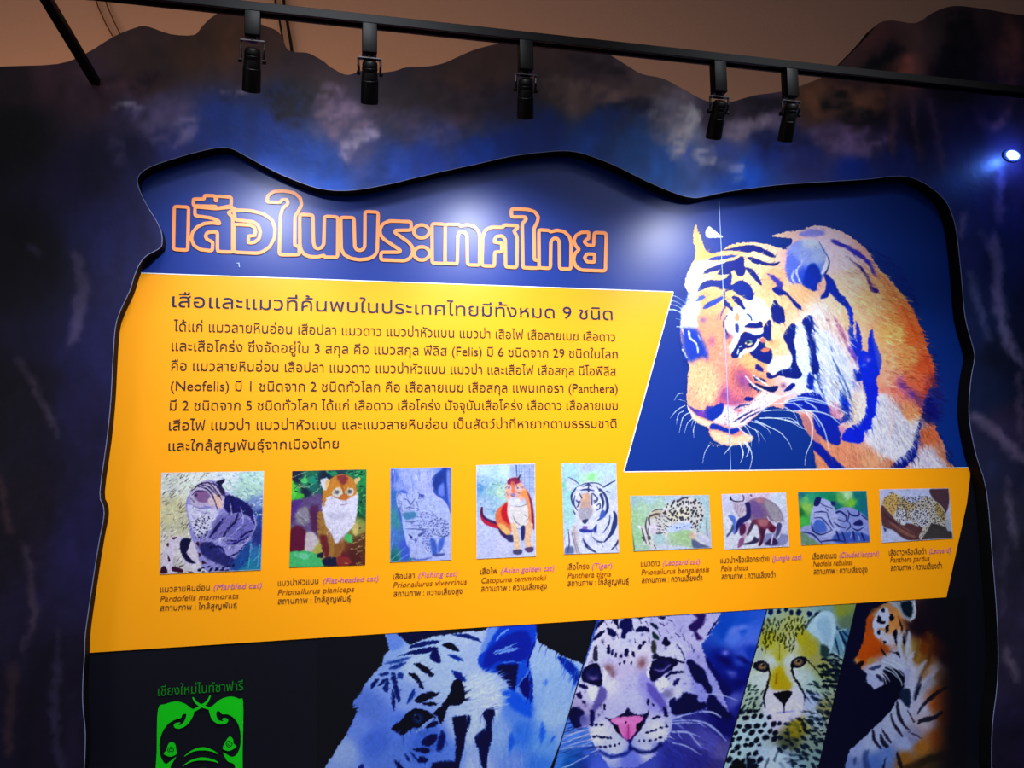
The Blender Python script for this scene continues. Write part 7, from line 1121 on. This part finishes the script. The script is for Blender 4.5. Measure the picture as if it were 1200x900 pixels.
for thai, a, b, eng, c, d, latin, e, f, risk, g, h in (
    ('แมวลายหินอ่อน', (187.7, 693.7), (245.7, 691.3), '(Marbled cat)', (250, 691), (306.3, 688.6), 'Pardofelis marmorata', (187.7, 705), (279.3, 701), 'e', (187.7, 715.7), (277.7, 712.4)),
    ('แมวป่าหัวแบน', (325.6, 686.3), (373, 684), '(Flat-headed cat)', (378.3, 683.7), (443, 680.6), 'Prionailurus planiceps', (325.6, 697.3), (414.5, 693), 'e', (325.6, 707.8), (411, 704.3)),
    ('เสือปลา', (460.8, 678.6), (485.9, 677.2), '(Fishing cat)', (490, 677), (536, 674.8), 'Prionailurus viverrinus', (460.8, 688.6), (546.6, 684.4), 'h', (461.4, 699), (541.9, 695.6)),
    ('เสือไฟ', (562.9, 672.9), (583, 671.9), '(Asian golden cat)', (586.9, 671.7), (649, 668.6), 'Catopuma temminckii', (563.8, 683.4), (639.5, 679.5), 'h', (564, 693), (640.8, 689.7)),
    ('เสือโคร่ง', (664.5, 667.5), (690.5, 666.6), '(Tiger)', (693.7, 666.5), (717, 665.2), 'Panthera tigris', (665.3, 677.5), (715.8, 675.3), 'e', (665.3, 686.7), (737, 684)),
    ('แมวดาว', (751.2, 663.6), (773.3, 662.7), '(Leopard cat)', (776.7, 662.5), (820, 660.8), 'Prionailurus bengalensis', (751.7, 673.7), (830.8, 670), 'l', (752, 683), (823.3, 680)),
    ('แมวป่าหรือเสือกระต่าย', (844.4, 659.9), (901.6, 657.6), '(Jungle cat)', (904.9, 657.4), (939, 655.6), 'Felis chaus', (845, 669.3), (876.4, 667.7), 'l', (845.7, 678.7), (908.7, 676.2)),
    ('เสือลายเมฆ', (952, 655.3), (980.4, 653.9), '(Clouded leopard)', (983.7, 653.6), (1029.5, 651.5), 'Neofelis nebulosa', (953, 663.7), (999, 661.7), 'h', (953.7, 673), (1016.7, 670.4)),
    ('เสือดาวหรือเสือดำ', (1042, 650.8), (1085.4, 648.9), '(Leopard)', (1089, 648.7), (1114, 647.4), 'Panthera pardus', (1043.4, 659), (1089, 657.2), 'l', (1044, 668.6), (1104, 666))):
    cap = write('caption', [(thai, a, b, 5.7)], 6, M_INK, board, 'caption reading ' + eng.strip('()')); write('status_line', [(RISK[risk], g, h, 5.7)], 6, M_INK, cap)
    write('english_name', [(eng, c, d, 5.6, .2)], 6, M_PURPLE, cap); write('latin_name', [(latin, e, f, 5.6, .2)], 6, M_BROWNINK, cap)

# the outlined headline: rounded outline strokes on a fine grid
HEAD_PATHS = []
za, zb, zc = Z(190, 210, 6.6667), Z(360, 210, 6.6667), Z(540, 210, 6.6667)
for z, p in ((za, [(95, 212), (207, 218), (200, 555), (88, 548)]),
             (za, [(245, 208), (243, 155), (328, 155), (332, 127), (415, 130), (418, 168), (425, 168), (428, 132), (540, 140), (540, 208), (420, 230), (420, 212)]),
             (za, [(257, 215), (255, 285), (385, 303), (440, 325), (450, 348), (395, 340), (330, 345), (270, 375), (236, 420), (228, 470), (250, 520), (300, 550), (392, 560), (396, 492), (350, 470), (338, 445), (350, 420), (380, 412), (432, 412), (432, 565), (552, 570), (552, 300), (515, 262), (570, 232), (540, 218), (420, 230)]),
             (za, [(560, 240), (690, 246), (790, 270), (860, 320), (883, 390), (878, 460), (840, 530), (780, 570), (740, 578), (560, 570), (560, 352), (690, 358), (722, 378), (730, 410), (722, 442), (675, 442), (672, 497), (720, 495), (758, 465), (768, 410), (750, 360), (710, 332), (570, 318)]),
             (za, [(915, 590), (925, 290), (940, 230), (985, 190), (975, 160), (938, 160), (922, 182), (820, 178), (825, 130), (870, 97), (940, 90), (1030, 105), (1082, 150), (1090, 200), (1065, 250), (1038, 290), (1036, 520), (1070, 525), (1073, 590)]),
             (zb, [(-58, 275), (45, 280), (50, 500), (60, 533), (85, 545), (115, 533), (130, 505), (135, 290), (240, 295), (238, 610), (140, 610), (130, 595), (80, 608), (20, 605), (-20, 590), (-45, 560), (-57, 520)]),
             (zb, [(262, 298), (365, 300), (372, 530), (390, 552), (415, 557), (440, 545), (450, 520), (452, 252), (555, 258), (548, 560), (525, 600), (480, 622), (410, 630), (340, 618), (290, 590), (266, 545)]),
             (zb, [(812, 332), (812, 398), (690, 400), (685, 418), (790, 490), (822, 530), (825, 580), (800, 620), (760, 637), (575, 630), (577, 570), (720, 570), (728, 555), (600, 470), (570, 430), (568, 390), (590, 350), (640, 326)]),
             (zb, [(893 + 61 * math.cos(k * math.pi / 10), 408 + 51 * math.sin(k * math.pi / 10)) for k in range(20)]), (zb, [(895 + 61 * math.cos(k * math.pi / 10), 580 + 52 * math.sin(k * math.pi / 10)) for k in range(20)]),
             (zb, [(975, 347), (1078, 352), (1076, 660), (976, 655)]),
             (zc, [(-122, 352), (-15, 355), (0, 368), (50, 355), (110, 372), (142, 415), (148, 460), (146, 672), (52, 668), (48, 440), (25, 410), (-8, 412), (-24, 440), (-28, 662), (-122, 658)]),
             (zc, [(165, 675), (170, 450), (190, 400), (240, 374), (330, 375), (340, 358), (442, 362), (440, 385), (415, 405), (440, 450), (437, 690), (350, 685), (347, 470), (322, 443), (280, 447), (265, 470), (262, 492), (320, 498), (320, 568), (265, 568), (262, 680)]),
             (zc, [(395, 232), (520, 235), (580, 255), (606, 295), (598, 335), (572, 385), (575, 632), (612, 632), (612, 695), (485, 692), (480, 350), (512, 310), (500, 294), (395, 295)]),
             (zc, [(610, 395), (690, 400), (702, 412), (750, 398), (810, 410), (850, 450), (862, 500), (860, 702), (772, 700), (770, 490), (755, 464), (728, 460), (704, 485), (700, 697), (612, 692)]),
             (zc, [(1000, 412), (940, 415), (900, 440), (882, 480), (897, 520), (925, 548), (892, 580), (880, 630), (897, 680), (942, 710), (1130, 716), (1136, 420), (1042, 416), (1038, 520), (990, 515), (964, 490), (985, 468), (998, 464)]),
             (zc, [(1045, 585), (985, 585), (965, 615), (985, 645), (1045, 648)])):
    HEAD_PATHS.append(z(p))
def band_mesh(name, x0, y0, x1, y1, res, draw, layer, m, parent):
    cv = Canvas(x0, y0, x1, y1, res, (0, 0, 0)); draw(cv)
    keep = cv.M > .5; cell = keep[:-1, :-1] | keep[1:, :-1] | keep[:-1, 1:] | keep[1:, 1:]; full = keep[:-1, :-1] & keep[1:, :-1] & keep[:-1, 1:] & keep[1:, 1:]
    # pull the outside corners of border cells onto the outline
    g = np.gradient(cv.M); gx, gy = g[1] * res, g[0] * res; gg = gx * gx + gy * gy + 1e-6; t = (.5 - cv.M) / gg; t = np.clip(t, -4, 4)
    near_edge = (~keep) & (np.hypot(t * gx, t * gy) < 1.3 / res)
    X = np.where(near_edge, cv.X + t * gx, cv.X); Y = np.where(near_edge, cv.Y + t * gy, cv.Y)
    ok = keep | near_edge; cell &= ok[:-1, :-1] & ok[1:, :-1] & ok[:-1, 1:] & ok[1:, 1:]
    idx = np.arange(cv.h * cv.w).reshape(cv.h, cv.w); q = np.stack([idx[1:, :-1][cell], idx[1:, 1:][cell], idx[:-1, 1:][cell], idx[:-1, :-1][cell]], 1)
    used = np.unique(q); rm = np.zeros(cv.h * cv.w, np.int64); rm[used] = np.arange(len(used))
    return link(name, mesh_np(name, at_arr(X.ravel()[used], Y.ravel()[used], layer * FRONT), rm[q]), m, parent)
def draw_head(cv):
    for p in HEAD_PATHS:
        p = np.array(p, float)
        for cutf in (.12, .25):                          # round the corners a little
            nx = np.roll(p, -1, 0); Ls = np.hypot(*(nx - p).T)[:, None]; t = np.minimum(cutf, 1.6 / (Ls + 1e-9)); p = np.stack([p + (nx - p) * t, nx - (nx - p) * t], 1).reshape(-1, 2)
        cv.stroke(list(map(tuple, p)) + [tuple(p[0])], 4.0, (255, 255, 255), 1, 1.6, False)
tag(band_mesh('outlined_heading', 195, 215, 720, 325, 3.0, draw_head, 5, M_ORANGE, board), 'large rounded Thai heading in orange outline')
ribbon('print_seam', [(842.6, 236), (847, 330), (852, 450), (856.5, 552)], .8, 3, M_SEAM, board)
ribbon('scratch', [(277.5, 308.5), (280, 308), (280.6, 313)], 1.2, 5, M_SEAM, board)
# green elephant emblem
def draw_emblem(cv):
    K = Z(160, 790, 8); w = (255, 255, 255); k = (0, 0, 0)
    def cut(p, s=.6): 
        sl, a = cv.mask(K(p), s); cv.M[sl] *= 1 - a
    cv.fill(K([(200, 335), (270, 280), (370, 256), (450, 275), (505, 315), (535, 335), (535, 380), (510, 430), (470, 480), (410, 510), (360, 505), (350, 475), (375, 455), (412, 455), (392, 478), (425, 468), (455, 425), (465, 375), (430, 382), (418, 410), (370, 425), (300, 465), (245, 540), (220, 620), (215, 700), (230, 780), (270, 840), (310, 820), (372, 775), (340, 830), (318, 880), (320, 1040), (185, 1040), (190, 700)]), w, .8)
    cv.fill(K([(1000, 270), (960, 230), (880, 210), (790, 235), (720, 290), (680, 320), (685, 370), (710, 430), (760, 465), (820, 470), (855, 450), (855, 420), (820, 410), (800, 425), (815, 440), (770, 430), (750, 390), (752, 352), (780, 350), (800, 375), (860, 380), (920, 420), (960, 490), (975, 580), (970, 680), (940, 750), (900, 775), (860, 760), (812, 735), (850, 815), (920, 860), (930, 1040), (990, 1040), (995, 700)]), w, .8)
    cv.stroke(K([(530, 345), (600, 305), (660, 262), (690, 205)]), (3.4, 3.4, 1.6), w); cv.stroke(K([(690, 325), (620, 300), (560, 268), (530, 222)]), (3.4, 3.4, 1.8), w)
    for e, cx, cy in (([(325, 635), (362, 655), (375, 720), (382, 745), (320, 775), (255, 750), (280, 710), (295, 660)], 320, 712), ([(870, 585), (905, 610), (910, 650), (937, 680), (870, 720), (808, 700), (830, 640)], 868, 655)):
        cv.fill(K(e), w, .8)
        x, y = K([(cx, cy)])[0]; q = cv.M.copy()
        d = np.hypot((cv.X - x), (cv.Y - y)); cv.M *= 1 - np.clip(.5 - (np.abs(d - 3.4) - .35) / .5, 0, 1); cv.M *= 1 - np.clip(.5 - (np.abs(d - 1.6) - .3) / .5, 0, 1)
    cv.stroke(K([(450, 770), (530, 718), (620, 700), (700, 715), (757, 745)]), (.8, 4, 1), w); cv.stroke(K([(435, 860), (520, 812), (620, 795), (720, 810), (765, 830)]), (.8, 4, 1), w)
    cv.stroke(K([(430, 960), (520, 910), (620, 895), (720, 905), (770, 930)]), (.8, 4, 1), w)
emblem = tag(band_mesh('elephant_emblem', 180, 808, 292, 915, 2.4, draw_emblem, 5, M_GREEN, board), 'green emblem of a tusked elephant head')
write('emblem_lettering', [('เชียงใหม่ไนท์ซาฟารี', (185, 815.8), (285, 808.9), 9.5)], 5, mat('dark_green_print', (8, 120, 14), PR), emblem)

# ---------------------------------------------------------------- lighting track over the sign
TY = -.55
A0 = at(103, 5, TY); A1 = at(1000, 92, TY); dz = 0
Zt = at(600, 47.5, TY)[2]                                # height of the track's front lower edge
X0, X1 = A0[0], at(1530, 150, TY)[0]
track = empty('lighting_track', ((X0 + X1) / 2, TY, Zt), 'long black lighting track running across above the sign', 'lighting track')
def track_z(x): return Zt
ZB = Zt - .003; ZT = Zt + .021
MB().box((X0, TY - .018, ZB), (X1, TY - .009, ZT), .0015).box((X0, TY + .009, ZB), (X1, TY + .018, ZT), .0015).box((X0, TY - .0175, ZT - .006), (X1, TY + .0175, ZT - .0005)).build('rail', M_BLACKMETAL, track, smooth=False)
MB().box((X0 + .01, TY - .009, ZT - .012), (X1 - .01, TY + .009, ZT - .006)).build('conductor_groove', M_GROOVE, track, smooth=False)
MB().box((X0 - .012, TY - .019, ZB - .001), (X0 + .004, TY + .019, ZT + .001), .003).build('end_cap', M_BLACKMETAL, track)
for x in (X0 + .02, X1 - .25): MB().lathe([(0, .006), (CEIL_Z - ZT, .006), (CEIL_Z - ZT, 0)], (x, TY, ZT - .001), (x, TY, 5)).lathe([(0, .02), (.012, .02), (.012, 0)], (x, TY, CEIL_Z - .012), (x, TY, 5)).build('hanger_rod', M_BLACKMETAL, track)

def spotlight(px, top_y, foot, bottom, lit, label):
    x = at(px, top_y, TY)[0]; hb = at(*bottom, TY + .062); pivot = Vector(at(foot[0], foot[1], TY)); aim = (Vector(hb) - pivot).normalized(); L = (Vector(hb) - pivot).length
    t = empty('track_spotlight', (x, TY, ZB), label, 'spotlight', 'spotlights on the track')
    zb = at(px, top_y, TY)[2]
    MB().box((x - .019, TY - .017, zb), (x + .019, TY + .017, ZB + .002), .002).lathe([(0, 0), (0, .008), (.012, .008), (.012, 0)], (x, TY, zb - .010), (x, TY, zb + .1)).build('track_adapter', M_BLACKMETAL, t)
    # U-shaped bracket: a strap above the head and two arms down to the pivots
    side = Vector((1, 0, 0)); r = .0235; pz = pivot + aim * L * .30; y = TY
    br = MB().box((x - .029, y - .007, zb - .012), (x + .029, y + .007, zb - .009))
    for s in (-1, 1):
        br.tube([Vector((x + s * .0285, y, zb - .010)), Vector((x + s * .0285, y, zb - .03)), pz + side * s * .0275], .0032, 8)
    br.build('bracket', M_STEEL, t)
    for s in (-1, 1): MB().lathe([(0, 0), (0, .006), (.009, .006), (.010, .004), (.010, 0)], pz + side * s * .0245, pz + side * s * .1, 14).build('pivot_knob', M_BLACKMETAL, t)
    head = MB().lathe([(0, 0), (0, .014), (.004, .0185), (.012, .0205), (.016, .0190), (.018, .0205), (.024, .0205), (.026, .0190), (.028, .0205), (L * .45, .0215), (L * .46, .0225), (L - .004, .0235), (L, .0230), (L, .0205), (L - .014, .0190), (L - .014, 0)], pivot, pivot + aim).build('lamp_head', M_BLACKMETAL, t)
    lens = MB().lathe([(L - .013, 0), (L - .013, .0188), (L - .0115, .0180), (L - .0105, 0)], pivot, pivot + aim).build('lens', M_LENS_ON if lit else M_LENS_OFF, head)
    if lit:
        d = bpy.data.lights.new('spot', 'SPOT'); d.energy = SPOT_POWER * lit; d.color = SPOT_COLOUR; d.spot_size = math.radians(124); d.spot_blend = 1.0; d.shadow_soft_size = .016
        o = bpy.data.objects.new('spot', d); COL.objects.link(o); o.location = pivot + aim * (L - .004); o.rotation_euler = Vector((0, .5, -.866)).to_track_quat('-Z', 'Y').to_euler()
spotlight(296, 44, (296, 56), (294.5, 107), .75, 'first black track spotlight from the left, in front of the brown rock peak')
spotlight(433, 64.5, (433.5, 71), (433, 121), 0, 'second track spotlight from the left, its bracket against the orange wall gap')
spotlight(616, 84, (616, 92), (615.5, 138), 1.0, 'middle track spotlight, hanging over the centre of the sign')
spotlight(842.5, 110, (844, 118), (836, 162), 0, 'fourth track spotlight from the left, leaning, its open bracket against the beige wall')
spotlight(926.5, 115, (928, 121), (920, 165), 1.0, 'rightmost track spotlight, beside the rock slope on the right')

# thin rail that runs back to the mural at the top left
pe = at(112, 96, MURAL_Y)
rail = MB().box((pe[0] - .0125, -2.2, pe[2] - .012), (pe[0] + .0125, MURAL_Y - .0005, pe[2] + .012), .003).build('support_rail', M_BLACKMETAL)
tag(rail, 'thin black rail at top left running back to the mural', 'rail')

# black cables on the wall behind, and brown cords standing in for their shadows
def cable(p, r, m, label):
    tag(MB().tube([at(*q, .842 - r) for q in p], r, 8).build('cable', m), label, 'cable')
cable([(320, -30), (323, 4), (327, 20), (331, 45), (338, 90)], .0045, M_CABLE, 'left one of two black cables on the wall above the rock mural')
cable([(329, -30), (333, 4), (337, 28), (341, 52), (347, 95)], .0065, M_CABLE, 'right, thicker one of two black cables on the wall above the rock mural')
cable([(106, -20), (115, 8), (124, 28), (134, 46), (142, 70)], .0028, M_CABLE_SHADOW, 'left one of two thin brown cords standing in for cable shadows on the orange wall near the rail')
cable([(117, -20), (126, 8), (133, 24), (141, 40), (150, 66)], .0028, M_CABLE_SHADOW, 'right one of two thin brown cords standing in for cable shadows on the orange wall near the rail')

# small lamp on the mural at the far right
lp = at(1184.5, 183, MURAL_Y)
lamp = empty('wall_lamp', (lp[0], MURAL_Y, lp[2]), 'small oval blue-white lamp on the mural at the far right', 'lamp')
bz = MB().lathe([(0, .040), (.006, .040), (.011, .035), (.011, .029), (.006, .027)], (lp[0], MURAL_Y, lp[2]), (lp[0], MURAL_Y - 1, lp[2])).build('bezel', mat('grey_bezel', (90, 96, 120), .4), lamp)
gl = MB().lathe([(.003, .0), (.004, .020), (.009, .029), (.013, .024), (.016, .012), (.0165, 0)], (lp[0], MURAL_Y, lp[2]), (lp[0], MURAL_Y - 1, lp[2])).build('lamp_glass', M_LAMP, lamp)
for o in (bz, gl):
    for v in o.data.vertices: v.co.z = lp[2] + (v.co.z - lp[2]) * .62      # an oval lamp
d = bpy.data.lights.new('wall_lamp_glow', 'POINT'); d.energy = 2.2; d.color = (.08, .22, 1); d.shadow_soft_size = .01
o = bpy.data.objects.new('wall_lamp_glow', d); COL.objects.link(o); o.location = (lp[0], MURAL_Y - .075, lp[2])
